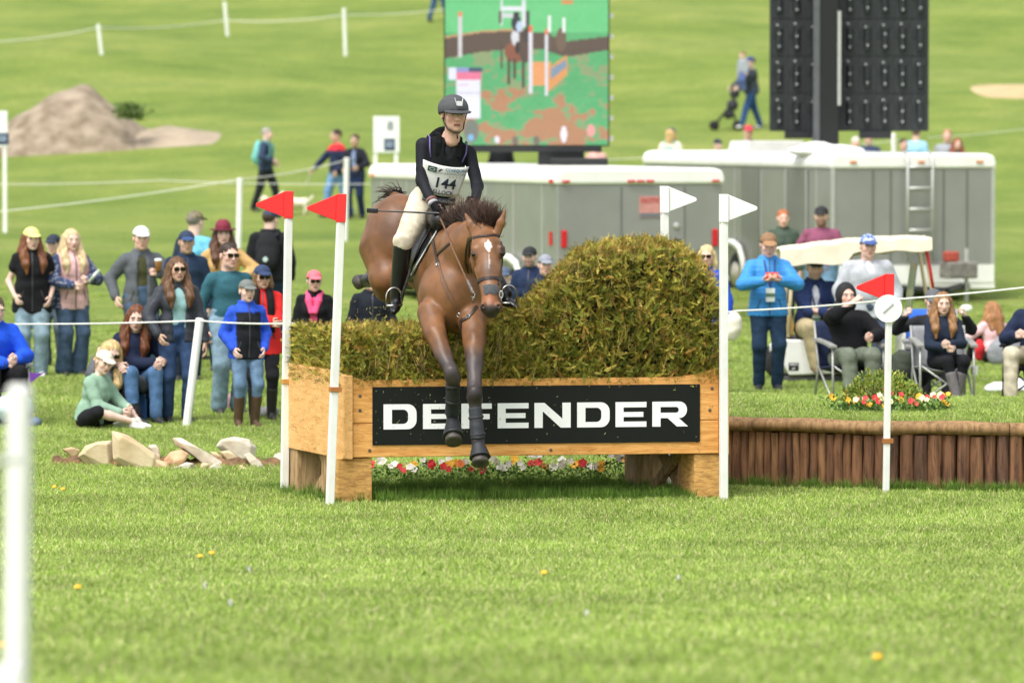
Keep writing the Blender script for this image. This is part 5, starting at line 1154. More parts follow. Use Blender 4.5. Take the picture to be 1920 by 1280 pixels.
def flower(base, hgt, colr, label, group, seed, blooms=2, cat='flower', bs=1.0):
    r = np.random.default_rng(seed); base = np.asarray(base, float); e = empty('flower', base, label, cat, group)
    V, F_, C_ = leaves(75, base, .11, hgt * .85, seed, GP, .036); add('leaves', V, F_, LEAFM, e, col=np.array(C_))
    for b in range(blooms):
        c_ = base + np.array((r.normal(0, .03), r.normal(0, .03) - .02, hgt * r.uniform(.75, 1.05))); n_ = nrm(np.array((r.normal(0, .4), -1, r.uniform(.2, .9)))); R = frame(n_); rad = bs * r.uniform(.03, .044); mb = MB()
        for p in range(5):
            a = p * 1.2566 + r.random() * .3; dv = R[:, 0] * math.cos(a) + R[:, 1] * math.sin(a); sv = np.cross(n_, dv)
            mb.put([c_, c_ + dv * rad * .6 + sv * rad * .5 + n_ * .004, c_ + dv * rad * 1.05 + n_ * rad * r.uniform(-.1, .35), c_ + dv * rad * .6 - sv * rad * .5 + n_ * .004], [(0, 1, 2, 3)])
        mb.build('bloom', PET[colr], e)
ORD = ['first', 'second', 'third', 'fourth', 'fifth', 'sixth', 'seventh', 'eighth', 'ninth', 'tenth', 'eleventh', 'twelfth', 'thirteenth', 'fourteenth', 'fifteenth', 'sixteenth', 'seventeenth', 'eighteenth']
seq = ['red', 'white', 'white', 'red', 'yellow', 'white', 'white', 'red', 'red', 'white', 'yellow', 'orange', 'white', 'red', 'yellow', 'white', 'white', 'white', 'yellow', 'white', 'white', 'red', 'orange', 'white', 'white', 'white', 'yellow', 'red', 'white', 'yellow', 'white', 'white', 'orange']
SEEN = {}
for i, c_ in enumerate(seq):
    SEEN[c_] = SEEN.get(c_, -1) + 1
    px = 703 + i * 14.7 + rng.uniform(-3, 3); d_ = 42.42 + rng.uniform(-.2, .2); tall = i in (20, 30, 31); x = xat(px, d_)
    flower((x, d_, float(ground_z(x, d_))), .3 if tall else rng.uniform(.15, .215), c_, ORD[SEEN[c_]] + ' ' + c_ + ' flower from the left in the strip under the jump', c_ + ' flowers under the jump', 100 + i, 2 if not tall else 4)
# shrub bed on the terrace
sx, sy = xat(1655, 43.4), 43.4; sz = float(terrace_z(sx, sy)); shrub = empty('shrub', (sx, sy, sz), 'rounded yellow green shrub behind the pole with the white disc', 'shrub')
V, F_, C_ = [], [], []; r = np.random.default_rng(5)
n = 2600; th, ph = r.random(n) * 6.283, np.arccos(1 - r.random(n)); rr = .75 + .25 * r.random(n); lump = 1 + .12 * np.sin(th * 3) * np.sin(ph * 4)
P = np.stack([np.cos(th) * np.sin(ph) * .37 * rr * lump, np.sin(th) * np.sin(ph) * .3 * rr * lump, np.cos(ph) * .31 * rr * lump], 1) + np.array((sx, sy, sz + .03))
for i in range(n):
    d_ = nrm(nrm(P[i] - np.array((sx, sy, sz))) + r.normal(0, .5, 3) + np.array((0, 0, .4))); s_ = nrm(np.cross(d_, r.normal(0, 1, 3))); L = r.uniform(.022, .045); k = len(V); cc = np.array([(.3, .36, .05), (.22, .32, .05), (.38, .4, .07), (.14, .22, .035)][r.integers(4)]) * r.uniform(.7, 1.2)
    V += [P[i], P[i] + d_ * L * .5 + s_ * L * .25, P[i] + d_ * L, P[i] + d_ * L * .5 - s_ * L * .25]; F_.append((k, k + 1, k + 2, k + 3)); C_ += [cc] * 4
add('foliage', V, np.array(F_), LEAFM, shrub, col=np.array(C_), kind='stuff')
mb = MB()
for i in range(9): a = i * .7; mb.tube([(sx, sy, sz - .02), (sx + math.cos(a) * .12, sy + math.sin(a) * .1, sz + .13), (sx + math.cos(a) * .2, sy + math.sin(a) * .16, sz + .24)], [.012, .008, .004], 5)
mb.build('stem', mat('bark', '#5a4632', .9, .3, 30), shrub)
mb = MB(); mb.lathe([(.52, 0), (.45, .03), (.2, .06), (.01, .07)], (sx, sy - .05, sz - .02), (0, 0, 1), 24); tag(mb.build('flower_bed', mat('mulch', '#4a3526', .95, .35, 40, .8), smooth=True), 'dark mulch bed around the shrub', None, None, 'structure')
spots = []
for i in range(30):
    a = -math.pi * (i + .5) / 30 + rng.normal(0, .05) if i < 24 else rng.random() * 3.1; rad = rng.uniform(.42, .56); spots.append((sx + math.cos(a) * rad, sy + math.sin(a) * rad * .75 - .04, ('red', 'cream', 'yellow', 'cream', 'red', 'yellow')[i % 6]))
SEEN = {}
for i, (x, y, c_) in enumerate(sorted(spots)):
    SEEN[c_] = SEEN.get(c_, -1) + 1
    flower((x, y, sz), rng.uniform(.09, .17), c_, ORD[SEEN[c_]] + ' ' + c_ + ' flower from the left round the yellow green shrub', c_ + ' flowers round the shrub', 200 + i, bs=.75)
def dandelion(px, py, clock, no):
    # nearest ground point on that line of sight
    ds = np.arange(17, 60, .05); pts = np.array([at(px, py, d_) for d_ in ds]); g = pts[:, 2] - (surf_z(pts[:, 0], pts[:, 1]) + .055); i = np.argmax(g < 0); p = pts[i]
    b = p - np.array((0, 0, .055)); mb = MB(); e = empty('dandelion', b, ORD[no] + (' white dandelion seed head' if clock else ' yellow dandelion') + ' in the lawn counted from the left edge', 'dandelion', 'dandelion clocks' if clock else 'yellow dandelions')
    mb.tube([b, p], [.002, .002], 5); mb.build('stem', mat('stem_green', '#7f9a45', .7, .1, 20), e); mb = MB()
    if clock:
        for k in range(60): d_ = nrm(rng.normal(0, 1, 3)); s_ = nrm(np.cross(d_, (0, .3, 1))) * .0035; mb.put([p, p + d_ * .02 + s_, p + d_ * .023, p + d_ * .02 - s_], [(0, 1, 2, 3)])
        mb.lathe([(.003, -.009), (.007, -.006), (.009, 0), (.007, .006), (.003, .009)], p, UP, 10); mb.build('seed_head', mat('seed_white', '#e2e2d8', .9, .1, 20), e)
    else: mb.lathe([(.006, -.004), (.02, .004), (.021, .009), (.012, .013), (.003, .014)], p, (0, -.5, 1), 14); mb.build('bloom', PET['yellow'], e, True)
DL = ((102, 913, 0), (118, 917, 0), (375, 1043, 0), (397, 1037, 0), (146, 1101, 0), (1020, 1074, 0), (1645, 1232, 0), (3, 1210, 0), (467, 1066, 1), (384, 1097, 1), (432, 1130, 1), (148, 858, 1), (1272, 1083, 1), (1100, 1150, 1))
for cl in (0, 1):
    for no, a in enumerate(sorted(q for q in DL if q[2] == cl)): dandelion(*a, no)

# ================================================================== rope lines, stakes, near post
STRING = mat('white_string', '#e9e9e2', .6, .05, 10)
def rope(label, pts, r=.008, sag=.02, group=None, name='rope'):
    P = []
    for a, b in zip(pts[:-1], pts[1:]):
        for t in np.linspace(0, 1, 12, endpoint=False): p = np.asarray(a) + (np.asarray(b) - np.asarray(a)) * t; P.append(p - np.array((0, 0, sag * 4 * t * (1 - t))))
    P.append(np.asarray(pts[-1])); mb = MB(); mb.tube(P, r, 6); return tag(mb.build(name, STRING, None, True), label, 'rope', group)
def stake(label, top, d, bot=None, w=.045, group='white rope stakes'):
    Pt = at(top[0], top[1], d); bx = bot[0] if bot else top[0]; Pb = at(bx, bot[1], d) if bot else np.array((Pt[0], d, 0)); Pb = Pb.copy(); Pb[2] = float(surf_z(Pb[0], Pb[1])) - .05
    R = frame(Pt - Pb, (1, .2, 0)); L = np.linalg.norm(Pt - Pb); mb = MB(); mb.tube([Pb, Pt - R[:, 2] * .012, Pt], [w, w, w * .75], 12); return tag(mb.build('stake', POLE, None, False), label, 'stake', group)
stake('leaning white stake beside the woman in the black leather jacket', (375, 596), 49.8, (348, 802), .042)
stake('thick blurred white post nearest the camera at the left edge', (37, 722), 13.4, (26, 1400), .034, None)
rope('near white string leaving the thick blurred post', [at(-160, 800, 10.5), at(30, 862, 13.3)], .012, .03)
mb = MB(); tag(mb.tube([at(30, 1235, 13.25), at(8, 1262, 13.0), at(-20, 1300, 12.7)], [.03, .035, .03], 8, flat=.2).build('ribbon', STRING, None, True), 'blurred white ribbon end by the thick near post', 'ribbon')
rope('taut white string tied to the leaning stake, left side', [at(-40, 607, 51.5), at(374, 601, 49.8), at(548, 606, 48.5), at(760, 612, 47.5)], .0085, .015)
rope('taut white string rising across the right hand spectators', [at(1250, 594, 49.5), at(1380, 583, 49.5), at(1668, 562, 50), at(1990, 531, 50)], .0085, .012)
for lb, t, d_, b in (('far stake left of the gravel mound top', (184, 46), 138, (191, 120)), ('far stake at the top of the hill, second from the left', (421, 4), 147, (427, 75)), ('far stake high on the hill left of the big screen', (645, 16), 141, (648, 86)), ('white stake behind the woman in the burgundy hat', (450, 334), 92, (447, 446)), ('white stake between the two strolling figures', (650, 296), 95, (647, 400)), ('white stake under the black screen back', (1675, 250), 104, (1680, 292))): stake(lb, t, d_, b, .05)
FAR = 'thin far string across the hill'
rope('far string along the top stakes of the hill', [at(-60, 80, 136), at(184, 52, 138), at(421, 38, 147), at(645, 28, 141), at(900, 8, 145)], .011, .1)
rope('far string joining the stakes by the strolling figures', [at(-40, 400, 92), at(450, 336, 92), at(650, 300, 95)], .009, .05)
rope('low far string behind the strolling figures', [at(-40, 345, 97), at(300, 338, 97), at(700, 345, 96), at(1000, 340, 98)], .006, .03)
rope('far string on the hill right of the black screen back', [at(1740, 258, 106), at(2000, 230, 112)], .007, .05)
rope('far string between the screens behind the trailers', [at(1100, 300, 104), at(1440, 275, 104), at(1700, 262, 106)], .006, .05)

# ================================================================== mound, sand, number boards
def heap(name, label, px0, px1, pyb, d, hgt, depth, m, seed, peak=.5, cat='mound'):
    x0, x1 = xat(px0, d), xat(px1, d); n, k = 60, 24; V = []; r = np.random.default_rng(seed); ph = r.random(6) * 6
    for j in range(k):
        v = j / (k - 1)
        for i in range(n):
            u = i / (n - 1); x = x0 + (x1 - x0) * u; y = d + (v - .5) * depth; w = math.sin(math.pi * v) ** .8; pu = np.interp(u, [0, peak, 1], [0, .5, 1]); hh = hgt * max(0, math.sin(math.pi * pu)) ** 1.3 * w
            hh *= 1 + .07 * math.sin(u * 13 + ph[0]) * math.sin(v * 9 + ph[1]) + .03 * math.sin(u * 31 + ph[2]); V.append((x, y, float(ground_z(x, y)) + hh - .03))
    F_ = [(j * n + i, j * n + i + 1, (j + 1) * n + i + 1, (j + 1) * n + i) for j in range(k - 1) for i in range(n - 1)]; return add(name, V, F_, m, None, True)
GRAVEL = mat('gravel', '#a39480', .95, .2, 2.2, 1.0, 6, color2='#756753', detail=10); SAND = mat('sand', '#b8a278', .95, .12, 1.5, .4, 8)
tag(heap('gravel_mound', 'x', -50, 290, 255, 121.5, 1.33, 4.5, GRAVEL, 1, .56), 'big grey brown gravel mound on the hillside', 'mound')
tag(heap('gravel_patch', 'x', 200, 425, 245, 121, .32, 3.2, mat('gravel_pale', '#a0917c', .95, .15, 2, .8, 8), 2), 'low pale gravel spread right of the big mound', 'mound')
tag(heap('sand_patch', 'x', 1795, 2100, 205, 130, .16, 4.0, SAND, 3), 'pale sandy patch on the hillside at the right', None, None, 'structure')
V, F_, C_ = leaves(700, at(243, 222, 119.6), .3, .3, 9, [(.1, .16, .04), (.14, .2, .05)], .12); tag(add('weeds', V, F_, LEAFM, col=np.array(C_)), 'dark green weeds at the right foot of the gravel mound', 'weeds', None, 'stuff')
NAVY = mat('navy_print', '#1f3554', .6, .05, 10)
def board(label, px0, px1, pyt, pyb, d, num, legs_px, mark):
    a, b = at(px0, pyt, d), at(px1, pyb, d); gz = float(ground_z(a[0], d)); e = empty('number_board', ((a[0] + b[0]) / 2, d, gz), label, 'sign')
    w, h = b[0] - a[0], a[2] - b[2]; mb = MB(); mb.box(((a[0] + b[0]) / 2, d, (a[2] + b[2]) / 2), (w, .03, h)); pn = mb.build('panel', FWHITE, e)
    for lp in legs_px: x = xat(lp, d); mb = MB(); mb.box((x, d + .03, (a[2] + gz) / 2 - .1), (.075, .05, a[2] - gz + .2)); mb.build('leg', POLE, e)
    c_ = np.array(((a[0] + b[0]) / 2 + w * .15, d - .018, a[2] - h * .28)); text_mesh(num, .24, c_, (1, 0, 0), UP, (0, -1, 0), mat('print_grey', '#707880', .6, 0, 5), 'number', pn, bold=.006)
    mb = MB(); mb.box(((a[0] + b[0]) / 2 + w * mark[0], d - .02, b[2] + h * .22), (w * mark[1], .01, h * .32)); mb.build('emblem', NAVY, pn)
    for q in (.29, .2): mb = MB(); mb.box(((a[0] + b[0]) / 2 + w * mark[0], d - .028, b[2] + h * (q - .02)), (w * mark[1] * .7, .006, h * .05)); mb.build('emblem', mat('print_pale', '#9fb0c2', .6, 0, 5), pn)
board('white number board with a navy square behind the rider', 700, 749, 218, 286, 96, '8', (704, 743), (.12, .42))
board('white number board cut by the left edge of the picture', -46, 14, 208, 275, 98, '8', (-38, 10), (.3, .5))

# ================================================================== trailers and screens
ALU = mat('trailer_aluminium', '#979893', .38, .05, 2.0, .05, 8, metal=.35); ROOFW = mat('trailer_white', '#f1f0ea', .4, .04, 3); DGREY = mat('trailer_dark_grey', '#74757'+'1', .45, .05, 2, metal=.3)  # DGREY: own dark grey of the panel seams and window
LRED = mat('lamp_red', '#c8202a', .25, .1, 30); LAMB = mat('lamp_amber', '#d8814a', .3, .1, 30); TYRE = mat('tyre', '#1b1b1c', .85, .2, 30, .3); RIM = mat('rim', '#bdb8a8', .4, .1, 20, metal=.4); TRIM = mat('trim_silver', '#c2c2bd', .35, .05, 10, metal=.4); BLK = mat('black_metal', '#17191b', .5, .2, 12)
class Box2:
    """box vehicle: corner nearest the camera at (px,d); W along +u (right), L along v (back left)"""
    def __init__(s, px, d, theta, w, l, z0, z1):
        s.O = np.array((xat(px, d), d, 0.)); c_, s_ = math.cos(theta), math.sin(theta); s.U = np.array((c_, s_, 0)); s.Vv = np.array((-s_, c_, 0)); s.w, s.l, s.z0, s.z1 = w, l, z0, z1; s.g = float(ground_z(s.O[0], d))
        s.R = np.stack([s.U, s.Vv, UP], 1)
    def p(s, u, v, z): return s.O + s.U * u + s.Vv * v + UP * (z)
    def box(s, u0, u1, v0, v1, z0, z1): mb = MB(); mb.box(s.p((u0 + u1) / 2, (v0 + v1) / 2, (z0 + z1) / 2), (u1 - u0, v1 - v0, z1 - z0), s.R); return mb
def trailer(T, label, vm):
    e = empty('trailer', T.p(T.w / 2, T.l / 2, T.g), label, 'trailer'); rz = T.z1 - .24
    T.box(0, T.w, 0, T.l, T.z0, rz).build('body', ALU, e, bevel=.02)
    prof = [(-.03, rz + .003), (-.035, rz + .1), (.0, rz + .2), (.12, T.z1)]; pts = prof + [(T.w - x, z) for x, z in prof[::-1]]
    mb = MB(); V0 = [T.p(u, -.03, z) for u, z in pts]; V1_ = [T.p(u, T.l + .03, z) for u, z in pts]; n_ = len(pts); mb.put(V0 + V1_, [tuple(range(n_)), tuple(range(2 * n_ - 1, n_ - 1, -1))] + [(i, i + n_, (i + 1) % n_ + n_, (i + 1) % n_) for i in range(n_)]); mb.build('roof', ROOFW, e, bevel=.04)
    T.box(-.02, T.w + .02, -.02, T.l + .02, T.z0 - .1, T.z0 + .0).build('skirt', ROOFW, e, bevel=.01)
    for v in np.arange(.6, T.l - .2, 1.2): T.box(-.012, -.001, v, v + .03, T.z0, rz).build('seam', TRIM, e)
    for dv in (-.42, .42):
        mb = MB(); mb.lathe([(.2, -.03), (.34, -.02), (.36, .0), (.36, .17), (.33, .2), (.2, .2)], T.p(.16, vm + dv, T.g + .36), -T.U, 24); w_ = mb.build('wheel', TYRE, e, True); mb = MB(); mb.lathe([(.2, 0), (.19, .02), (.08, .03), (.05, .05)], T.p(-.042, vm + dv, T.g + .36), -T.U, 18); mb.build('rim', RIM, w_, True)
    mb = MB(); arch = [T.p(-.06, vm + x, T.g + .3 + h_) for x, h_ in ((-.88, 0), (-.86, .3), (-.7, .5), (-.4, .58), (.4, .58), (.7, .5), (.86, .3), (.88, 0))]; mb.strap(arch, [-T.U] * 8, .1, .06); mb.build('fender', ROOFW, e, True)
    return e
T1 = Box2(1045, 73.4, .36, 2.62, 8.4, .5, 2.35); t1 = trailer(T1, 'grey trailer with white roof right behind the rider, red lamps on its rear', 2.2)
for u in (1.0, 2.0): T1.box(u, u + .02, -.014, -.001, .55, 2.08).build('seam', DGREY, t1)
T1.box(1.0, 2.02, -.008, -.001, .6, 2.05).build('door', mat('door_grey', '#979893', .4, .05, 3, metal=.3), t1, bevel=.003)
for u in (.1, 2.5): mb = MB(); mb.box(T1.p(u, -.02, 1.32), (.09, .03, .26), T1.R); mb.build('tail_lamp', LRED, t1, bevel=.02)
mb = MB(); mb.box(T1.p(-.012, .25, 1.32), (.02, .09, .2), T1.R); mb.build('tail_lamp', LRED, t1)
for u in (.12, 1.15, 1.3, 1.45, 2.5): mb = MB(); mb.box(T1.p(u, -.045, 2.16), (.12, .03, .035), T1.R); mb.build('marker_lamp', LRED, t1, bevel=.01)
for v in (.15, 8.2): mb = MB(); mb.box(T1.p(-.045, v, 2.16), (.03, .14, .05), T1.R); mb.build('marker_lamp', LAMB if v > 1 else LRED, t1, bevel=.01)
mb = MB(); mb.box(T1.p(1.5, -.012, 1.78), (.42, .012, .32), T1.R); sg_ = mb.build('notice', mat('notice_pink', '#c98d86', .6, .1, 10), t1); mb = MB(); mb.box(T1.p(1.5, -.02, 1.66), (.42, .006, .06), T1.R); mb.build('notice_strip', mat('notice_grey', '#6d7278', .6), sg_); text_mesh('NOTICE', .1, T1.p(1.5, -.02, 1.87), T1.U, UP, -T1.Vv, mat('notice_red', '#b8483f', .6), 'lettering', sg_, bold=.003)
mb = MB(); mb.box(T1.p(1.88, -.03, 1.2), (.14, .06, .2), T1.R); mb.build('door_latch', BLK, t1, bevel=.02); mb = MB(); mb.lathe([(.05, 0), (.045, .02), (.02, .03)], T1.p(1.88, -.01, 1.5), -T1.Vv, 12); mb.build('lock', TRIM, t1)
T1.box(.0, .3, -.09, -.03, .8, .98).build('step_light', mat('lamp_yellow', '#d9a024', .4, .1, 20), t1)
T2 = Box2(1558, 78.3, .32, 2.76, 8.6, .5, 2.53); t2 = trailer(T2, 'larger grey trailer with white roof and a ladder behind the golf cart', 4.5)
T2.box(.0, T2.w, -.03, -.003, .5, .78).build('stone_guard', ROOFW, t2)
for u in (.02, T2.w - .02): T2.box(u - .03, u + .03, -.02, -.003, .78, 2.3).build('corner_trim', TRIM, t2)
for u in (.7, 1.0, 1.9, 2.3): T2.box(u - .012, u + .012, -.012, -.003, .78, 2.28).build('seam', DGREY, t2)
for u in (1.24, 1.66): mb = MB(); mb.tube([T2.p(u, -.12, .85), T2.p(u, -.12, 2.42), T2.p(u, .02, 2.56)], .025, 8); mb.build('ladder_rail', TRIM, t2, True)
for z in np.arange(1.0, 2.4, .33): mb = MB(); mb.tube([T2.p(1.24, -.12, z), T2.p(1.66, -.12, z)], .022, 8); mb.build('ladder_rung', TRIM, t2, True)
for v0, v1 in ((1.0, 1.9), (3.1, 3.9)): T2.box(-.016, -.001, v0, v1, .6, 2.28).build('door', mat('side_door', '#80817d', .42, .05, 3, metal=.3), t2); 
for v in (1.0, 1.9): T2.box(-.03, -.017, v - .02, v + .02, .6, 2.28).build('door_edge', TRIM, t2)
T2.box(-.03, -.001, 5.0, 6.5, 1.1, 2.2).build('window_frame', TRIM, t2); T2.box(-.036, -.0301, 5.1, 6.4, 1.18, 2.12).build('window', DGREY, t2)
for u in (.35, 1.5, 2.5): mb = MB(); mb.box(T2.p(u, -.05, 2.4), (.12, .03, .035), T2.R); mb.build('marker_lamp', LAMB, t2, bevel=.01)
for pts in ([T2.p(.5, 0, .45), T2.p(1.4, -1.3, .42)], [T2.p(2.3, 0, .45), T2.p(1.4, -1.3, .42)]): mb = MB(); mb.tube(pts, .06, 8); mb.build('tongue', BLK, t2)
mb = MB(); mb.tube([T2.p(2.1, -.45, T2.g), T2.p(2.1, -.45, 1.05)], .035, 8); mb.build('jack', TRIM, t2); mb = MB(); mb.box(T2.p(1.9, -.6, .72), (.5, .4, .26), T2.R); mb.build('tool_box', mat('grey_box', '#7c7870', .7, .3, 8), t2, bevel=.03); mb = MB(); mb.box(T2.p(1.75, -.65, .93), (.22, .2, .16), T2.R); mb.build('gas_can', mat('gas_red', '#a8483a', .6, .1, 10), t2, bevel=.03)
mb = MB(); pc = at(1455, 279, 83.5); mb.prism([(-.55, -.14), (.62, -.14), (.5, .13), (-.48, .13)], pc, T2.U, UP, T2.Vv, .9); mb.build('roof_box', mat('roof_box', '#c9c9c3', .5, .05, 4), t2, bevel=.03)
f_ = Field(.05); f_.ell(at(1550, 283, 79.5), (.62, .4, .1)).ell(at(1530, 281, 79.6), (.3, .3, .13)); v_, q_ = f_.mesh(.04, disp=wrinkle(.01)); tag(add('tarpaulin', v_, q_, fabric('#f0f0ec'), None, True), 'bunched white tarpaulin on the larger trailer roof', 'tarpaulin')
# screen facing the camera
D1 = 78.6; e1 = at(835, 272, D1); x0_, x1_ = xat(835, D1), xat(1140, D1); zb = e1[2]; zt = at(0, -150, D1)[2]
scr = empty('video_screen', ((x0_ + x1_) / 2, D1, float(ground_z(0, D1))), 'large video screen showing a horse beside a jump, above the near trailer', 'screen')
mb = MB(); mb.box(((x0_ + x1_) / 2, D1 + .13, (zb + zt) / 2), (x1_ - x0_ + .04, .2, zt - zb + .04)); mb.build('cabinet', BLK, scr)
def screen_pixels(X, Y):
    r = np.random.default_rng(11); n1 = np.zeros(X.shape)
    for f_, a_ in ((9, .55), (20, .45), (45, .3)):
        g_ = r.normal(0, 1, (f_ + 2, f_ * 2 + 2)); u_, v_ = (X - X.min()) / (np.ptp(X) + 1e-6) * f_, (Y - Y.min()) / (np.ptp(Y) + 1e-6) * f_ * 2; i_, j_ = u_.astype(int), v_.astype(int); fu, fv = u_ - i_, v_ - j_
        n1 += a_ * ((g_[i_, j_] * (1 - fu) + g_[i_ + 1, j_] * fu) * (1 - fv) + (g_[i_, j_ + 1] * (1 - fu) + g_[i_ + 1, j_ + 1] * fu) * fv)
    C_ = np.zeros((*X.shape, 3)); C_[:] = (.16, .52, .24); C_ += (n1 * .02)[..., None]
    m = (Y > 85) & (n1 > .2 - (Y - 170) / 300); C_[m] = np.array((.36, .45, .24)); m = (Y > 165) & (n1 > .45 - (Y - 200) / 260); C_[m] = (.56, .32, .18)
    C_[Y < 60] = C_[Y < 60] * .7 + np.array((.28, .72, .35)) * .4
    def R_(a, b, c_, d_, col): C_[(X >= a) & (X < b) & (Y >= c_) & (Y < d_)] = col
    band = np.interp(X, [835, 900, 960, 1020, 1060, 1140], [72, 62, 58, 62, 78, 68]); C_[(Y > band) & (Y < band + np.interp(X, [835, 960, 1140], [38, 34, 26]))] = (.17, .12, .09); C_[(Y > band - 4) & (Y < band) & (X < 985)] = (.6, .4, .22)
    R_(1052, 1075, 0, 7, (.75, .38, .16)); R_(938, 943, 0, 48, (.78, .8, .82)); R_(978, 985, 0, 50, (.78, .8, .82)); R_(938, 985, 13, 20, (.8, .82, .84)); R_(942, 975, 24, 34, (.7, .74, .74)); R_(935, 940, 20, 45, (.2, .16, .12)); R_(986, 993, 20, 60, (.1, .13, .1))
    def E_(cx, cy, rx, ry, col): C_[((X - cx) / rx) ** 2 + ((Y - cy) / ry) ** 2 < 1] = col
    E_(966, 98, 20, 20, (.36, .14, .08)); E_(985, 92, 13, 26, (.16, .1, .08)); E_(988, 66, 9, 14, (.1, .08, .07)); E_(966, 70, 7, 16, (.75, .75, .78)); E_(968, 44, 9, 16, (.05, .06, .08)); E_(974, 50, 6, 10, (.6, .7, .85)); E_(968, 28, 6, 6, (.05, .05, .06)); E_(970, 90, 4, 12, (.03, .03, .04))
    for a, b, c_, d_ in ((938, 943, 85, 128), (951, 957, 110, 158), (962, 967, 110, 148), (978, 984, 105, 165)): R_(a, b, c_, d_, (.13, .09, .07))
    box = (X > 994) & (X < 1033) & (Y > 116) & (Y < 160 - (X - 994) * -.02); C_[box] = (.85, .45, .2); fr = (X >= 1028) & (X < 1064) & (Y > 128 - (X - 1028) * .72) & (Y < 172 - (X - 1028) * .9); C_[fr] = (.8, .42, .16); fs = (X >= 1032) & (X < 1062) & (Y > 132 - (X - 1028) * .62) & (Y < 153 - (X - 1028) * .8); C_[fs] = (.3, .4, .5)
    E_(1052, 75, 10, 22, (.24, .17, .12)); E_(1026, 78, 9, 18, (.2, .15, .11))
    for a, b, c_ in ((991, 60, 175), (1021, 66, 180)): R_(a, a + 7, b, c_, (.8, .79, .83)); R_(a, a + 7, b - 12, b, (.85, .25, .14))
    R_(860, 866, 30, 108, (.72, .7, .7)); R_(859, 867, 22, 31, (.9, .3, .2)); R_(1028, 1033, 30, 60, (.88, .9, .88)); R_(1054, 1059, 34, 62, (.88, .9, .88))
    R_(841, 857, 126, 151, (.82, .85, .95)); R_(855, 880, 126, 136, (.38, .42, .7)); R_(880, 904, 126, 136, (.1, .13, .22)); R_(855, 903, 136, 151, (.85, .28, .42)); R_(855, 901, 151, 222, (.86, .86, .93)); R_(855, 901, 174, 175, (.6, .6, .72)); R_(855, 901, 196, 197, (.6, .6, .72))
    R_(860, 880, 158, 160, (.8, .5, .65)); E_(884, 246, 14, 22, (.26, .28, .24)); E_(883, 258, 6, 7, (.3, .55, .8)); E_(932, 262, 5, 7, (.85, .8, .86)); E_(1057, 252, 6, 16, (.9, .86, .92)); E_(1108, 245, 8, 12, (.85, .45, .42)); E_(966, 264, 6, 9, (.25, .22, .18)); E_(1006, 264, 6, 9, (.25, .22, .18))
    C_ *= (1 - .10 * ((Y / 1.6).astype(int) % 2))[..., None] * (1 + r.normal(0, .035, X.shape))[..., None]
    C_ = np.clip(C_, 0, 1) ** 1.3; g_ = C_.mean(-1, keepdims=True); return np.clip(g_ + (C_ - g_) * 1.0, 0, 1)
nx_, ny_ = 170, 200; gx_, gz_ = np.linspace(x0_, x1_, nx_), np.linspace(zb, zt, ny_); XX, ZZ = np.meshgrid(gx_, gz_); PX = 835 + (XX - x0_) / (x1_ - x0_) * 305; PY = 272 - (ZZ - zb) / (zt - zb) * 422
VV_ = np.stack([XX.ravel(), np.full(XX.size, D1), ZZ.ravel()], 1); ii_, jj_ = np.meshgrid(np.arange(nx_ - 1), np.arange(ny_ - 1)); q_ = (jj_ * nx_ + ii_).ravel()
SCRM = bpy.data.materials.new('screen_glow'); SCRM.use_nodes = True; _n, _l = SCRM.node_tree.nodes, SCRM.node_tree.links; _p = _n['Principled BSDF']; _a = _n.new('ShaderNodeAttribute'); _a.attribute_name = 'Col'; _l.new(_a.outputs['Color'], _p.inputs['Emission Color']); _p.inputs['Emission Strength'].default_value = .66; _p.inputs['Base Color'].default_value = (.02, .02, .02, 1)
sc_ = np.array(screen_pixels(PX, PY)).reshape(-1, 3); add('display', VV_, np.stack([q_, q_ + 1, q_ + 1 + nx_, q_ + nx_], 1), SCRM, scr, col=sc_)
for z in np.arange(zb + .1, zt, .32): mb = MB(); mb.box((x1_ + .05, D1 + .12, z), (.06, .1, .07)); mb.build('latch', TRIM, scr)
mb = MB(); mb.box(((x0_ + x1_) / 2 + .05, D1 + .1, zb - .06), (x1_ - x0_ - .3, .2, .1)); mb.build('base_rail', BLK, scr)
xm = xat(1052, D1); zr = 2.2; mb = MB(); mb.box((xm, D1 + .25, (zb + zr) / 2 - .3), (.72, .4, zb - zr + .6)); mb.build('mast', BLK, scr); mb = MB(); mb.box((xat(1085, D1), D1 - .15, at(0, 306, D1)[2]), (.9, .5, .16)); mb.build('mast_box', BLK, scr, bevel=.02)
mb = MB(); mb.box((xm, D1 + .3, 1.1), (.5, .4, 2.3)); mb.build('mast_post', BLK, scr)
# screen seen from behind
D2 = 80.5; xa, xb = xat(1443, D2), xat(1740, D2); scb = empty('screen_back', ((xa + xb) / 2, D2, float(ground_z(0, D2))), 'tall black back of a second video screen on a thick post', 'screen')
zb2 = at(0, 246, D2)[2]; zt2 = at(0, -150, D2)[2]; mw = (xb - xa) / 9; mh = at(0, 0, D2)[2] - at(0, 70, D2)[2]
mb = MB(); mb.box(((xa + xb) / 2, D2 + .2, (zb2 + zt2) / 2), (xb - xa, .12, zt2 - zb2)); mb.build('cabinet', BLK, scb)
mod = MB(); mod.box((0, 0, 0), (mw * .99, .1, mh * .985)); mod.tube([(0, -.08, -mh * .33), (0, -.08, mh * .25)], .052, 10); mod.box((0, -.1, mh * .3), (.1, .06, .07)); mod.box((-mw * .3, -.06, mh * .1), (.03, .03, .12))
m_me = make_mesh('module', mod.V, mod.F); m_me.materials.append(mat('module_black', '#24282a', .45, .3, 8))
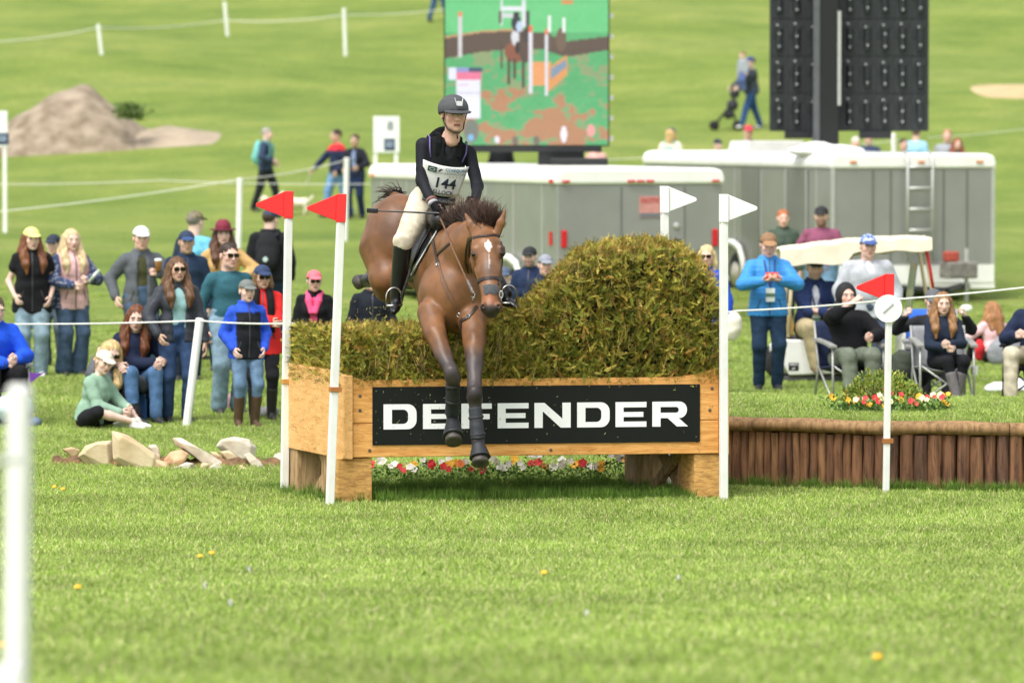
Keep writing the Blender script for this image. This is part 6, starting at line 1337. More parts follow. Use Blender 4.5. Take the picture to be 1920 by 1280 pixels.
knob = MB(); knob.lathe([(.018, 0), (.02, .015), (.01, .02)], (0, -.13, 0), (0, -1, 0), 10); k_me = make_mesh('clip', knob.V, knob.F); k_me.materials.append(mat('clip_pale', '#9a9d9a', .4, .1, 20))
for i in range(9):
    for j in range(7):
        zc = zb2 + mh * (j + .5)
        if zc > zt2: continue
        o = bpy.data.objects.new('module', m_me); COL.objects.link(o); o.parent = scb; o.location = tuple(np.array((xa + mw * (i + .5), D2 + .08, zc)) - np.array(scb.location))
        for dz in ((-.14, .06, .2), (-.12, .17), (-.15, .02, .22))[(i * 5 + j * 3) % 3]:
            k = bpy.data.objects.new('clip', k_me); COL.objects.link(k); k.parent = o; k.location = (.0 if dz < .1 else -.03, 0, dz)
xp = xat(1545, D2); mb = MB(); mb.box((xp, D2 - .25, 2.6), (.4, .36, 5.2)); mb.build('post', mat('post_black', '#141617', .4, .1, 5), scb, bevel=.02); mb = MB(); mb.box((xp - .16, D2 - .44, 2.9), (.1, .03, 4.6)); mb.build('post_plate', mat('post_grey', '#55585a', .4, .1, 5), scb); mb = MB(); mb.box((xp + .2, D2 - .4, at(0, 110, D2)[2]), (.06, .06, 1.5)); mb.build('piston', TRIM, scb)
for px in (1500, 1640): mb = MB(); mb.box((xat(px, D2), D2 + .05, zb2 - .06), (.5, .3, .12)); mb.build('lower_rail', BLK, scb)

# ================================================================== golf cart
DC = 57.6; SCc_ = FPX / DC
def cz(py): return at(0, py, DC)[2]
def cx(px): return xat(px, DC)
cart = empty('golf_cart', (cx(1590), DC + .5, float(surf_z(cx(1590), DC))), 'white golf cart with a beige cloth canopy parked among the spectators', 'golf cart')
CW = 1.1; CARTW = mat('cart_white', '#ececE8', .35, .04, 4); BEIGE = mat('canopy_beige', '#e2d8bf', .85, .08, 6, .5, 5); TAN = mat('cart_tan', '#c9a468', .6, .08, 10)
def cprism(nm, poly, y0, y1, m, bevel=.02): mb = MB(); mb.prism([(cx(a) , cz(b)) for a, b in poly], np.array((0, DC + y0, 0)), np.array((1., 0, 0)), UP, np.array((0, 1., 0)), y1 - y0); return mb.build(nm, m, cart, bevel=bevel)
cprism('rear_body', [(1450, 655), (1470, 636), (1600, 640), (1603, 700), (1480, 704), (1468, 682), (1450, 676)], 0, CW, CARTW)
cprism('floor', [(1470, 722), (1470, 705), (1735, 700), (1735, 716)], .03, CW - .03, mat('cart_floor', '#4a4a4a', .7, .1, 10))
cprism('front_body', [(1690, 705), (1692, 640), (1705, 590), (1755, 600), (1775, 640), (1778, 690), (1750, 712)], 0, CW, CARTW)
cprism('seat', [(1476, 648), (1476, 634), (1600, 634), (1600, 650)], .05, CW - .05, mat('seat_black', '#2c2a28', .5, .1, 20), .03); cprism('seat', [(1518, 652), (1518, 640), (1606, 640), (1606, 652)], .02, CW - .02, TAN, .02)
cprism('seat_back', [(1468, 612), (1470, 570), (1482, 570), (1490, 612), (1488, 632), (1474, 632)], .08, CW - .08, TAN, .03)
for wx, y in ((1474, .05), (1474, CW - .25), (1742, .0), (1742, CW - .2)):
    g = float(surf_z(cx(wx), DC)); mb = MB(); mb.lathe([(.12, 0), (.2, .0), (.225, .04), (.225, .15), (.2, .19), (.12, .19)], (cx(wx), DC + y, g + .22), (0, 1, 0), 22); w_ = mb.build('wheel', TYRE, cart, True); mb = MB(); mb.lathe([(.12, 0), (.1, .02), (.03, .03)], (cx(wx), DC + y + .01, g + .22), (0, -1, 0), 16); mb.build('rim', RIM, w_, True)
for px0, px1 in ((1487, 1478), (1735, 1757)):
    for y in (.06, CW - .06):
        front = px0 > 1700; a_, b_ = np.array((cx(px0), DC + y, cz(490 if not front else 465))), np.array((cx(px1), DC + y, cz(632 if not front else 600))); mb = MB(); mb.tube([a_, b_], .022, 8); p_ = mb.build('canopy_post', mat('post_cream', '#d9c79c', .5, .05, 10), cart, True)
        if front and y < .5: mb = MB(); mb.tube([a_ + np.array((.015, -.012, -.02)), a_ + (b_ - a_) * .55 + np.array((.015, -.012, 0))], .021, 8); mb.build('red_tape', mat('tape_red', '#d8303a', .5, .05, 10), p_, True)
mb = MB(); mb.box((cx(1592), DC + .06, cz(540)), (.07, .05, .95)); mb.build('canopy_post', mat('post_cream', '#d9c79c', .5), cart)
n_, k_ = 26, 8; V = []
for j in range(k_):
    v = j / (k_ - 1)
    for i in range(n_): u = i / (n_ - 1); px = 1462 + u * 284; z = cz(467 - 22 * math.sin(min(1, u * 1.15) * 1.57)) - .02 * (2 * v - 1) ** 2 + .012 * math.sin(i * 1.3 + j); V.append((cx(px), DC - .1 + v * (CW + .2), z))
F_ = [(j * n_ + i, j * n_ + i + 1, (j + 1) * n_ + i + 1, (j + 1) * n_ + i) for j in range(k_ - 1) for i in range(n_ - 1)]
k0 = len(V)
for i in range(n_): u = i / (n_ - 1); px = 1462 + u * 284; V.append((cx(px), DC - .115, cz(497 - 8 * u - 20 * sstep(.42, .5, u) + 2.0 * math.sin(i * .9))))
for i in range(n_): u = i / (n_ - 1); px = 1460 + u * 284; V.append((cx(px), DC + CW + .115, cz(495 - 20 * u + 2.5 * math.sin(i * 1.1))))
F_ += [(k0 + i, k0 + i + 1, i + 1, i) for i in range(n_ - 1)] + [((k_ - 1) * n_ + i, (k_ - 1) * n_ + i + 1, k0 + n_ + i + 1, k0 + n_ + i) for i in range(n_ - 1)]
cn = add('canopy', V, F_, BEIGE, cart, False); s_ = cn.modifiers.new('solid', 'SOLIDIFY'); s_.thickness = .015
mb = MB(); mb.box((cx(1715), DC + CW / 2, cz(540)), (.012, CW - .2, .55), roty(.12)); gl = mat('windscreen', '#dfe4e2', .08, 0, 5, trans=.9); mb.build('windscreen', gl, cart)
mb = MB(); mb.box((cx(1488), DC - .004, cz(687)), (.115, .004, .09)); pl = mb.build('plate', mat('plate_black', '#1a1c1c', .5), cart); text_mesh('N423', .042, (cx(1488), DC - .008, cz(683)), (1, 0, 0), UP, (0, -1, 0), FWHITE, 'lettering', pl, bold=.0006); text_mesh('487', .03, (cx(1488), DC - .008, cz(691)), (1, 0, 0), UP, (0, -1, 0), FWHITE, 'lettering', pl, bold=.0004)
mb = MB(); mb.tube([(cx(1668) + .17 * math.cos(a) * .5, DC + .3 + .17 * math.sin(a), cz(585) + .17 * math.cos(a) * .75) for a in np.linspace(0, 6.283, 17)], .015, 6, cap=False); mb.build('steering_wheel', BLK, cart, True)

# ================================================================== camp chairs
FRAME = mat('chair_frame', '#a8a8a4', .4, .1, 20, metal=.3)
def chair(label, px, d, yaw, fab, w=.56, arm='#8f8f8a', frm=FRAME, hb=.86):
    x = xat(px, d); b = np.array((x, d, float(surf_z(x, d)))); R = rotz(math.radians(yaw)); e = empty('camp_chair', b, label, 'chair', 'folding camp chairs')
    def Wc(p): return b + R @ np.asarray(p, float)
    h = w / 2; fm = fabric(fab, .85)
    def patch(nm, f4, sag, m):
        V = []; n = 8
        for j in range(n):
            for i in range(n): u, v = i / (n - 1), j / (n - 1); p = (np.array(f4[0]) * (1 - u) + np.array(f4[1]) * u) * (1 - v) + (np.array(f4[3]) * (1 - u) + np.array(f4[2]) * u) * v; V.append(Wc(p + np.array(sag) * 4 * u * (1 - u)))
        o = add(nm, V, [(j * n + i, j * n + i + 1, (j + 1) * n + i + 1, (j + 1) * n + i) for j in range(n - 1) for i in range(n - 1)], m, e, True); s_ = o.modifiers.new('solid', 'SOLIDIFY'); s_.thickness = .012
    patch('seat', [(-h, -.28, .42), (h, -.28, .42), (h, .22, .38), (-h, .22, .38)], (0, 0, -.06), fm); patch('backrest', [(-h, .24, .36), (h, .24, .36), (h, .38, hb), (-h, .38, hb)], (0, .06, 0), fm)
    for s in (-1, 1):
        mb = MB(); mb.tube([Wc((s * h, -.3, .0)), Wc((s * h, -.27, .62))], .013, 7); mb.build('leg', frm, e, True); mb = MB(); mb.tube([Wc((s * h, .36, .0)), Wc((s * h, .22, .4)), Wc((s * h, .38, hb))], .013, 7); mb.build('leg', frm, e, True)
        mb = MB(); mb.tube([Wc((s * h, -.3, .03)), Wc((-s * h, -.27, .42))], .011, 7); mb.build('cross_bar', frm, e, True); mb = MB(); mb.tube([Wc((s * h, -.3, .03)), Wc((s * h, .24, .4))], .011, 7); mb.build('cross_bar', frm, e, True)
        mb = MB(); mb.strap([Wc((s * h, -.31, .6)), Wc((s * h, -.1, .63)), Wc((s * h, .16, .65)), Wc((s * h, .3, .66))], UP, .075, .025); mb.build('armrest', fabric(arm), e)
    return e

# ================================================================== spectators
def put(nm, mb, m, label, cat, smooth=False, bevel=0, group=None): o = mb.build(nm, m, None, smooth, bevel); return tag(o, label, cat, group)
def tint(*regs, base):
    """clothing colour by torso coordinates: regs = (test(q), colour)"""
    def fcol(q, V):
        c = np.tile(np.array(lin(base)), (len(V), 1))
        for t, cc in regs: c[t(q)] = lin(cc)
        return c
    return fcol
JEANS, DJEANS, LJEANS = '#475a72', '#33465f', '#8399a6'
SITG = dict(pel=(0, 0, .13), rf=(-.14, -.5, .09), lf=(.14, -.5, .09), rk=(-.15, -.2, 1), lk=(.15, -.2, 1))
SITC = dict(pel=(0, .05, .5), rf=(-.12, -.42, .09), lf=(.12, -.42, .09), rk=(-.1, -.6, 1), lk=(.1, -.6, 1))
POCK = dict(rh=(-.19, -.1, .93), lh=(.19, -.1, .93), rpole=(-.6, 1, 0), lpole=(.6, 1, 0))
G1, G2, G3 = 'spectators standing on the left', 'spectators on the right by the golf cart', 'people on the far hillside'
# ---- left crowd
person('woman in yellow cap and black padded vest with long auburn hair', 60, 58.9, 1.74, 8, False, 1.02, hy=12, rh=(-.2, -.13, .95), lh=(.21, -.1, .93), rpole=(-.6, 1, 0), lpole=(.6, 1, 0), top=dict(c='#1b1b1e', t=.05, sleeve=.16, hem=.2, collar=True, nm='vest'), pants=dict(c=LJEANS, t=.03, hemr=.06), shoes=('#d8d8d4', 'shoe'), hair=('long', '#7a4a2a'), hat=('cap', '#e8e68a', None), group=G1)
person('person in navy cap half hidden behind the pink vest woman', 102, 61.2, 1.6, -10, True, .95, top=dict(c='#22262c', t=.03), pants=dict(c='#4a5560', t=.02), hair=('short', '#2a211b'), hat=('cap', '#232b3c', None), group=G1)
def cup(c):
    W = c['W']; p = W(c['wr'][1] + np.array((-.01, -.06, .03))); e = empty('coffee_cup', p, 'brown paper coffee cup with white lid in the grey jacket man hand', 'cup'); mb = MB(); mb.lathe([(.032, 0), (.04, .1), (.042, .11)], p, UP, 18); mb.build('cup', mat('kraft', '#a9743f', .8, .1, 20), e, True); mb = MB(); mb.lathe([(.044, .11), (.045, .125), (.038, .14), (.02, .142)], p, UP, 18); mb.build('lid', FWHITE, e, True)
def paper_roll(c):
    p = c['W'](c['wr'][1] + np.array((0, -.07, .02))); mb = MB(); mb.tube([p - np.array((.03, 0, .05)), p + np.array((.1, -.02, .1))], .02, 10); put('rolled_programme', mb, mat('programme', '#7fa86a', .6, .4, 12, color2='#e8e8e4'), 'rolled green and white programme held by the pink vest woman', 'programme', True)
person('blonde woman in pink vest with speckled navy sleeves', 133, 59.2, 1.72, 30, False, 1.1, hy=-8, lh=(.1, -.28, 1.14), rh=(-.12, -.3, 1.08), rpole=(-1, .6, -.3), lpole=(1, .6, -.3), hands=('half', 'grip'), top=dict(c='#e0b6b4', t=.04, hem=.16, collar=True, nm='vest', colf=lambda q, V: np.where((np.abs(q[:, 0]) > .178)[:, None] | ((q[:, 1] < -.16)[:, None] & (q[:, 2] < .32)[:, None] & (np.abs(q[:, 0]) > .02)[:, None] & (q[:, 1] < -.19)[:, None]), np.where((np.sin(V[:, 0] * 150) * np.sin(V[:, 2] * 140) * np.sin(V[:, 1] * 130) > .45)[:, None], np.array((.5, .5, .55)), np.array(lin('#3a4666'))), np.array(lin('#e0b6b4')))), pants=dict(c=JEANS, t=.025, hemr=.075), shoes=('#3a3a3c', 'shoe'), hair=('long', '#d9c294'), extra=paper_roll, group=G1)
person('man in white cap and grey jacket holding a coffee cup', 265, 58, 1.77, 12, True, 1.06, hy=0, lh=(.16, -.26, 1.22), rh=(-.3, -.06, .95), lpole=(1, .4, -.5), hands=('relaxed', 'grip'), top=dict(c='#5b5f64', t=.035, open=.06, under='#47482f', hem=.14, collar=True), pants=dict(c=JEANS, t=.025), hair=('short', '#6a5a4a'), hat=('cap', '#f0f0ee', None), skin='pink', extra=cup, group=G1)
person('woman in black leather jacket and teal print blouse with dark sunglasses', 332, 50.5, 1.66, 14, False, 1.12, hy=4, rh=(-.23, -.18, .93), lh=(.28, -.08, .84), rpole=(-1, .5, .2), lpole=(1, .3, 0), top=dict(c='#3a3d44', t=.03, open=.075, under='#8fb5b4', hem=.1, rough=.5, collar=True), pants=dict(c='#33486a', t=.016), shoes=('#26262a', 'shoe'), hair=('long', '#6a4a2e'), shades=True, skin='tan', group=G1, toes=((.1, -1, 0), (.3, -1, 0)))
person('man in navy cap and navy jacket behind the leather jacket woman', 350, 58, 1.72, 10, True, 1.05, top=dict(c='#27364c', t=.035, collar=True), pants=dict(c='#2c3446', t=.02), hair=('short', '#5a4636'), hat=('cap', '#25344e', '#2b4a7a'), skin='tan', group=G1)
person('man in camouflage cap and light blue shirt facing the hill', 364, 62.5, 1.85, 150, True, 1.05, top=dict(c='#6fb9d4', t=.03, colf=tint((lambda q: q[:, 0] > .05, '#2f3a48'), base='#6fb9d4')), pants=dict(c='#4a4a44', t=.02), hair=('short', '#8a8478'), hat=('cap', '#8a7f5e', None, '#5a543c'), group=G1)
person('woman in burgundy brimmed hat and tan sweater, hand on hip', 420, 60, 1.77, -6, False, 1.1, hy=14, rh=(-.2, -.04, 1.02), lh=(.2, -.16, 1.1), rpole=(-1, .5, .1), lpole=(1, .5, -.1), top=dict(c='#c8a26a', t=.028, hem=.12, nm='sweater'), pants=dict(c='#2b2f3e', t=.02), hair=('long', '#5a3a26'), hat=('brim', '#7c2338', '#5e1a2c'), skin='fair', group=G1)
person('man in teal sweater and jeans wearing dark sunglasses', 428, 51.9, 1.76, 22, True, 1.08, hy=6, top=dict(c='#34616c', t=.022, hem=.12, nm='sweater'), pants=dict(c='#7d97a6', t=.028, hemr=.055), shoes=('#3c3a38', 'shoe'), hair=('short', '#3a2a20'), shades=True, skin='pink', lh=(.24, -.08, .86), rh=(-.26, -.02, .86), group=G1)
BLUEB = lambda q, V: np.where(((np.abs(q[:, 0]) > .15) | (q[:, 2] > .41))[:, None], np.array(lin('#2f55c8')), np.array(lin('#1d1f25')))
person('girl in grey cap with blue and black jacket and brown boots', 462, 49.8, 1.45, 18, False, 1.08, hy=4, top=dict(c='#000000', t=.032, hem=.14, collar=True, colf=BLUEB), pants=dict(c='#66809c', t=.014), shoes=('#55402e', 'boot'), hair=('pony', '#b08a5a'), hat=('cap', '#6f7470', None), group=G1, **POCK)
person('woman in bright red jacket and navy cap with black scarf', 492, 50.8, 1.56, 6, False, 1.05, hy=10, rh=(.06, -.24, 1.1), lh=(-.08, -.26, 1.12), rpole=(-1, .2, -.3), lpole=(1, .2, -.3), top=dict(c='#d9302f', t=.04, hem=.2, collar=True), pants=dict(c='#222226', t=.014), shoes=('#1f1d1c', 'boot'), hair=('mid', '#8a6a48'), hat=('cap', '#27385c', None), shades=True, skin='tan', group=G1,
    extra=lambda c: (lambda mb: (mb.tube([c['W'](c['tp'](-.07, -.06, .52)), c['W'](c['tp'](-.085, -.17, .40)), c['W'](c['tp'](-.06, -.19, .1))], [.04, .04, .03], 8), mb.tube([c['W'](c['tp'](.07, -.06, .52)), c['W'](c['tp'](.085, -.17, .40)), c['W'](c['tp'](.1, -.19, .05))], [.04, .04, .03], 8), mb.build('scarf', fabric('#1a1a1c'), c['root'], True)))(MB()))
def backpack(lbl, color, off=.17, badge=None, h=.26):
    def f(c):
        tp, T, W = c['tp'], c['T'], c['W']; e = empty('backpack', W(tp(0, off, .05)), lbl, 'backpack'); F_ = Field(.04); F_.ell(tp(0, off, .26), (.15, .1, h), T).ell(tp(0, off + .07, .16), (.12, .06, .13), T); v, q = F_.mesh(.018, disp=wrinkle(.004)); add('pack', W(v), q, fabric(color), e, True)
        for s in (-1, 1): mb = MB(); mb.strap([W(tp(s * .1, off - .04, .45)), W(tp(s * .1, .02, .53)), W(tp(s * .11, -.125, .42)), W(tp(s * .14, -.13, .22)), W(tp(s * .17, off - .08, .1))], [W(tp(s * .1, .3, .6)) - W(tp(s * .1, 0, .3)), UP, -c['Rw'][:, 1], -c['Rw'][:, 1], c['Rw'][:, 0] * s], .05, .012); mb.build('strap', fabric(color), e)
        if badge: mb = MB(); mb.lathe([(.035, 0), (.03, .004)], W(tp(.0, off + .14, .16)), c['Rw'] @ (T @ np.array((0, 1, 0))), 14); mb.build('badge', mat('badge', '#b8cbc4', .5), e)
    return f
person('man in navy cap and black jacket seen from behind with a backpack', 507, 65.5, 1.8, 172, True, 1.15, hy=-20, top=dict(c='#1d1e21', t=.045, collar=True), pants=dict(c='#26324a', t=.025), hair=('short', '#4a3a2c'), hat=('cap', '#2a3a56', None), extra=backpack('black backpack with a pale badge on the man facing away', '#26272a', .19, True), group=G1)
person('woman in pink cap and pink hood over a black jacket', 590, 52.5, 1.45, -4, False, 1.05, hy=14, top=dict(c='#1d1d20', t=.035, hem=.2, open=.05, under='#e85a86', collar=True), pants=dict(c='#2a2a30', t=.02), hair=('short', '#3a2620'), hat=('cap', '#e8707c', None), shades=True, group=G1,
    extra=lambda c: (lambda F_: (F_.chain([c['tp'](-.07, .03, .5), c['tp'](-.06, -.1, .42), c['tp'](-.03, -.16, .28)], [.05, .042, .03]), F_.chain([c['tp'](.07, .03, .5), c['tp'](.06, -.1, .42), c['tp'](.03, -.16, .28)], [.05, .042, .03]), (lambda m: add('hood', c['W'](m[0]), m[1], fabric('#e85a86'), c['root'], True))(F_.mesh(.016))))(Field(.03)))
person('man in dark jacket seen below the horse raised hind hoof', 697, 52.5, 1.46, 6, True, 1.05, top=dict(c='#20242c', t=.04, collar=True), pants=dict(c='#2a2a30', t=.02), hair=('short', '#5a4a3a'), skin='pink', group=G1)
# seated on the left
sp = dict(SITC); sp.update(pel=(0, .05, .44))
person('seated young woman with long auburn hair in a navy cardigan', 250, 50.6, 1.7, 20, False, 1.0, hy=-16, lean=14, rh=(.12, -.34, .62), lh=(.2, -.36, .6), hands=('half', 'half'), top=dict(c='#222a42', t=.035, hem=.12, skirt=.35, nm='cardigan'), pants=dict(c='#4e6e92', t=.02), shoes=('#2c2c30', 'shoe'), hair=('long', '#6e3f22'), **sp)
x = xat(247, 50.75); mb = MB(); g = float(ground_z(x, 50.75)); e = empty('cooler', (x, 50.75, g), 'blue cooler used as a seat by the navy cardigan woman', 'cooler'); mb.box((x, 50.75, g + .18), (.3, .36, .36)); mb.build('tub', mat('cooler_blue', '#1f5fa8', .5, .06, 6), e, bevel=.02); mb = MB(); mb.box((x, 50.75, g + .385), (.32, .38, .045)); mb.build('lid', FWHITE, e, bevel=.015)
person('blonde woman in sunglasses and grey jacket sitting on the grass', 182, 50.4, 1.68, 40, False, 1.05, hy=-22, lean=22, rh=(.05, -.3, .62), lh=(.16, -.36, .52), lpole=(1, .2, -.6), hands=('half', 'relaxed'), top=dict(c='#5e6064', t=.035, hem=.1, collar=True), pants=dict(c='#1f1f24', t=.02), shoes=('#2a2a2c', 'shoe'), hair=('long', '#d2b47c'), shades=True, **SITG)
person('girl in sage green sweatshirt and cream cap sitting nearest the rocks', 168, 49.6, 1.5, 62, False, 1.05, pel=(0, 0, .13), rf=(-.05, -.62, .1), lf=(.14, -.55, .1), rk=(-.6, -.3, .25), lk=(.8, -.3, .25), hy=-30, lean=16, rh=(-.04, -.42, .2), lh=(.12, -.44, .24), hands=('relaxed', 'half'), top=dict(c='#8fae98', t=.035, hem=.12, nm='sweatshirt'), pants=dict(c='#1f1f22', t=.02, to=0.0, name='shorts'), shoes=('#d8d4cc', 'shoe'), hair=('pony', '#c09a64'), hat=('cap', '#ddd8c4', None))
mb = MB(); mb.box(at(232, 795, 49.5), (.2, .02, .12), rotx(.9) @ rotz(.3)); put('paper', mb, FWHITE, 'white sheet of paper in the lap of the green sweatshirt girl', 'paper')
def lump(nm, label, px, py, d, r, color, cat, group=None, m=None):
    F_ = Field(.05); c = at(px, py, d); F_.ell(c, r).ell(c + np.array((r[0] * .4, -.03, r[2] * .3)), (r[0] * .5, r[1] * .6, r[2] * .6)).ell(c + np.array((-r[0] * .4, 0, -r[2] * .1)), (r[0] * .6, r[1] * .7, r[2] * .7)); v, q = F_.mesh(.016, disp=wrinkle(.009)); return tag(add(nm, v, q, m or fabric(color), None, True), label, cat, group)
lump('bag', 'black bag on the grass behind the leather jacket woman legs', 288, 768, 50.9, (.11, .1, .17), '#1c1c20', 'bag'); lump('bag', 'dark purple bag beside the girl with the paper', 232, 772, 50.1, (.13, .1, .07), '#3a3448', 'bag'); lump('bag', 'grey and red bag on the grass right of the brown boots', 500, 772, 51.3, (.13, .1, .055), '#8a8a8c', 'bag'); lump('bag', 'small pink and grey bag behind the teal sweater man feet', 440, 752, 52.6, (.08, .08, .12), '#a8888a', 'bag')
person('person in royal blue jacket cut by the left edge, seated', -14, 50.2, 1.75, 25, True, 1.15, lean=12, rh=(.02, -.3, .62), lh=(.14, -.34, .66), hands=('half', 'half'), top=dict(c='#2456d8', t=.045, hem=.1, collar=True), pants=dict(c='#1d1d20', t=.03), shoes=('#6b7d92', 'shoe'), hair=('short', '#5a4a3a'), **SITC)
chair('folding chair under the royal blue jacket person', -14, 50.2, 25, '#2a2a30')
mb = MB(); p = at(62, 706, 51.5); mb.prism([(0, 0), (.09, .045), (.16, .03), (.25, .05), (.16, -.01), (.1, -.06)], p - np.array((.12, 0, 0)), np.array((1., 0, 0)), UP, np.array((0, 1., 0)), .03); put('folded_umbrella', mb, fabric('#7a4aa8'), 'small purple folded umbrella by the light jeans', 'umbrella')
lump('blanket', 'pale floral blanket behind the thick near post', 20, 765, 49.8, (.22, .15, .14), '#bcd0d4', 'blanket')
lump('bag', 'grey blue shoe bag just right of the thick near post', 62, 792, 49.8, (.09, .08, .05), '#6d7d92', 'bag')
# ---- behind the brush
person('man in black cap and navy jacket above the low brush', 994, 58, 1.53, -12, True, 1.0, top=dict(c='#26324e', t=.035, collar=True), pants=dict(c='#2a2a30', t=.02), hair=('short', '#4a3a2c'), hat=('cap', '#1f2023', None), beard='#5a4a3c', group=G2)
person('man in grey cap with an orange logo just left of the mound of brush', 1022, 56, 1.5, 8, True, 1.0, top=dict(c='#2a3244', t=.03, collar=True), pants=dict(c='#2a2a30', t=.02), hair=('short', '#5a4a3c'), hat=('cap', '#8a8e98', None), skin='pink', group=G2)
person('person in dark blue cap hidden behind the horse muzzle', 946, 56, 1.36, 0, True, 1.0, top=dict(c='#27344a', t=.035, collar=True), pants=dict(c='#2a2a30', t=.02), hair=('short', '#5a4a3c'), hat=('cap', '#4a5870', None), group=G2)
# ---- right crowd
person('blonde woman in royal blue jacket behind the right end of the brush', 1326, 55, 1.64, -14, False, 1.05, hy=6, top=dict(c='#2a52c4', t=.035, collar=True, hem=.14), pants=dict(c='#33384a', t=.02), hair=('mid', '#dcc48e'), shades=True, skin='pink', group=G2)
lump('bag', 'cream cloth bag hanging by the right white flag pole', 1374, 612, 54.6, (.09, .07, .16), '#e6e0cf', 'bag')
def phone(c):
    W = c['W']; p = (W(c['wr'][1]) + W(c['wr'][-1])) / 2 + np.array((0, -.05, .06)); mb = MB(); mb.box(p, (.15, .012, .075)); put('phone', mb, mat('phone_red', '#e2503e', .45, .05, 10), 'red phone held up by the man in the blue puffer jacket', 'phone', bevel=.006)
def lanyard(col='#3a4a78', z=.12, card='#e6ece6'):
    def f(c):
        W, tp = c['W'], c['tp']; mb = MB(); mb.strap([W(tp(-.06, -.10, .5)), W(tp(-.045, -.19, .36)), W(tp(0, -.19, z + .08))], -c['Rw'][:, 1], .018, .004); mb.strap([W(tp(.06, -.10, .5)), W(tp(.045, -.19, .36)), W(tp(0, -.19, z + .08))], -c['Rw'][:, 1], .018, .004); mb.build('lanyard', fabric(col), c['root']); mb = MB(); mb.box(W(tp(0, -.2, z)), (.1, .006, .15), c['Rw']); b = mb.build('badge', mat('card' + card, card, .5), c['root']); mb = MB(); mb.box(W(tp(0, -.206, z - .0)), (.098, .004, .04), c['Rw']); mb.build('badge_band', mat('card_green', '#5a7a5c', .5), b)
    return f
person('man in bright blue puffer jacket and tan cap photographing with a phone', 1440, 56, 1.74, 4, True, 1.08, hp=10, rh=(-.1, -.34, 1.22), lh=(.1, -.34, 1.22), rpole=(-1, .1, -.6), lpole=(1, .1, -.6), rpalm=(.4, -.2, 1), lpalm=(-.4, -.2, 1), hands=('half', 'half'), top=dict(c='#3f8ccc', t=.04, puff=True, hem=.12, collar=True, rough=.5), pants=dict(c='#24384e', t=.022), shoes=('#23262c', 'shoe'), hair=('short', '#6a5a4a'), hat=('cap', '#8a6a4c', '#a07a55'), skin='pink', extra=lambda c: (phone(c), lanyard()(c)), group=G2)
person('red haired woman in green jacket standing behind the golf cart', 1467, 71, 1.67, 4, False, 1.1, top=dict(c='#49564a', t=.04, collar=True), pants=dict(c='#33384a', t=.02), hair=('short', '#b86a3c'), skin='pink', group=G2)
person('bearded man in maroon shirt and black cap behind the golf cart', 1540, 69, 1.76, -10, True, 1.2, rh=(-.22, -.2, 1.05), lh=(.15, -.25, 1.05), top=dict(c='#8a5068', t=.022, nm='shirt'), pants=dict(c='#6a8aa4', t=.025), hair=('short', '#2a201a'), hat=('cap', '#232325', None), beard='#2e241e', skin='pink', group=G2)
person('man in navy jacket and khaki trousers seated in the golf cart', 1528, 57.75, 1.78, 4, True, 1.12, pel=(0, .1, .62), rf=(-.02, -.34, .2), lf=(.2, -.3, .2), rk=(-.2, -.8, .8), lk=(.4, -.8, .8), hy=2, lean=6, rh=(.1, -.25, .78), lh=(.2, -.25, .78), hands=('half', 'half'), top=dict(c='#27345a', t=.045, open=.05, under='#dfe2e6', hem=.12, collar=True), pants=dict(c='#a89a78', t=.03, hemr=.055), shoes=('#6a5c40', 'shoe'), hair=('short', '#8a8278'), hat=('cap', '#1f2024', None), beard='#8a8078', skin='pink', extra=lanyard('#2a3a6a', .1), group=G2)
person('heavy man in grey hooded sweatshirt and blue patterned cap', 1626, 56.2, 1.72, 8, True, 1.42, hy=2, rh=(-.3, -.16, .9), lh=(.3, -.14, .9), top=dict(c='#b2b5ba', t=.04, hem=.14, hoodback=True, vneck=True, under='#eceef0', nm='sweatshirt'), pants=dict(c='#4a5468', t=.03), shoes=('#8a8a88', 'shoe'), hair=('short', '#5a4a3a'), hat=('cap', '#3f62b0', '#3a5490', '#c8d2e6'), skin='pink', group=G2)
def hold(label, px, d, yaw, fab, **k): chair('folding camp chair under the ' + label, px, d, yaw, fab, **k)
person('person in black hooded top in a camp chair, hand to mouth', 1594, 53, 1.68, 14, True, 1.1, lean=-8, hp=8, rh=(-.02, -.17, 1.1), lh=(.16, -.3, .72), rpole=(-1, -.2, -.6), hands=('grip', 'half'), top=dict(c='#1b1b1e', t=.045, hem=.1, nm='hoodie'), pants=dict(c='#6b7264', t=.035), shoes=('#cfc8b0', 'shoe'), hair=('bald', '#5a4a3a'), hat=('hood', '#1b1b1e', None), skin='pink', group=G2, **SITC)
hold('black hooded top', 1594, 53, 14, '#2b3450')
person('girl with long light brown hair in navy top sitting in a camp chair', 1768, 52, 1.52, 4, False, .95, lean=4, hp=4, rh=(-.02, -.3, .66), lh=(.04, -.32, .7), hands=('half', 'half'), top=dict(c='#232c3c', t=.03, hem=.1, nm='sweater'), pants=dict(c='#1c1c20', t=.014), shoes=('#6b6668', 'boot'), hair=('long', '#9a7048'), group=G2, pel=(0, .05, .52), rf=(.1, -.42, .09), lf=(.12, -.3, .09), rk=(-.1, -.6, 1), lk=(.3, -.6, 1))
hold('girl in the navy top', 1768, 52.1, 4, '#8b8d90', hb=.8)
person('person in grey cap with an orange logo behind the girl in the navy top', 1750, 53.6, 1.62, 0, True, 1.0, hp=10, rh=(-.34, -.2, 1.0), lh=(.34, -.2, 1.0), rpole=(-1, 0, -.5), lpole=(1, 0, -.5), hands=('grip', 'grip'), top=dict(c='#2a2a2e', t=.03), pants=dict(c='#2a2a30', t=.02), hair=('short', '#4a3a2c'), hat=('cap', '#5a5c60', None), group=G2, **SITC)
hold('person in the grey cap with an orange logo', 1750, 53.7, 0, '#3a6ac8', hb=1.0)
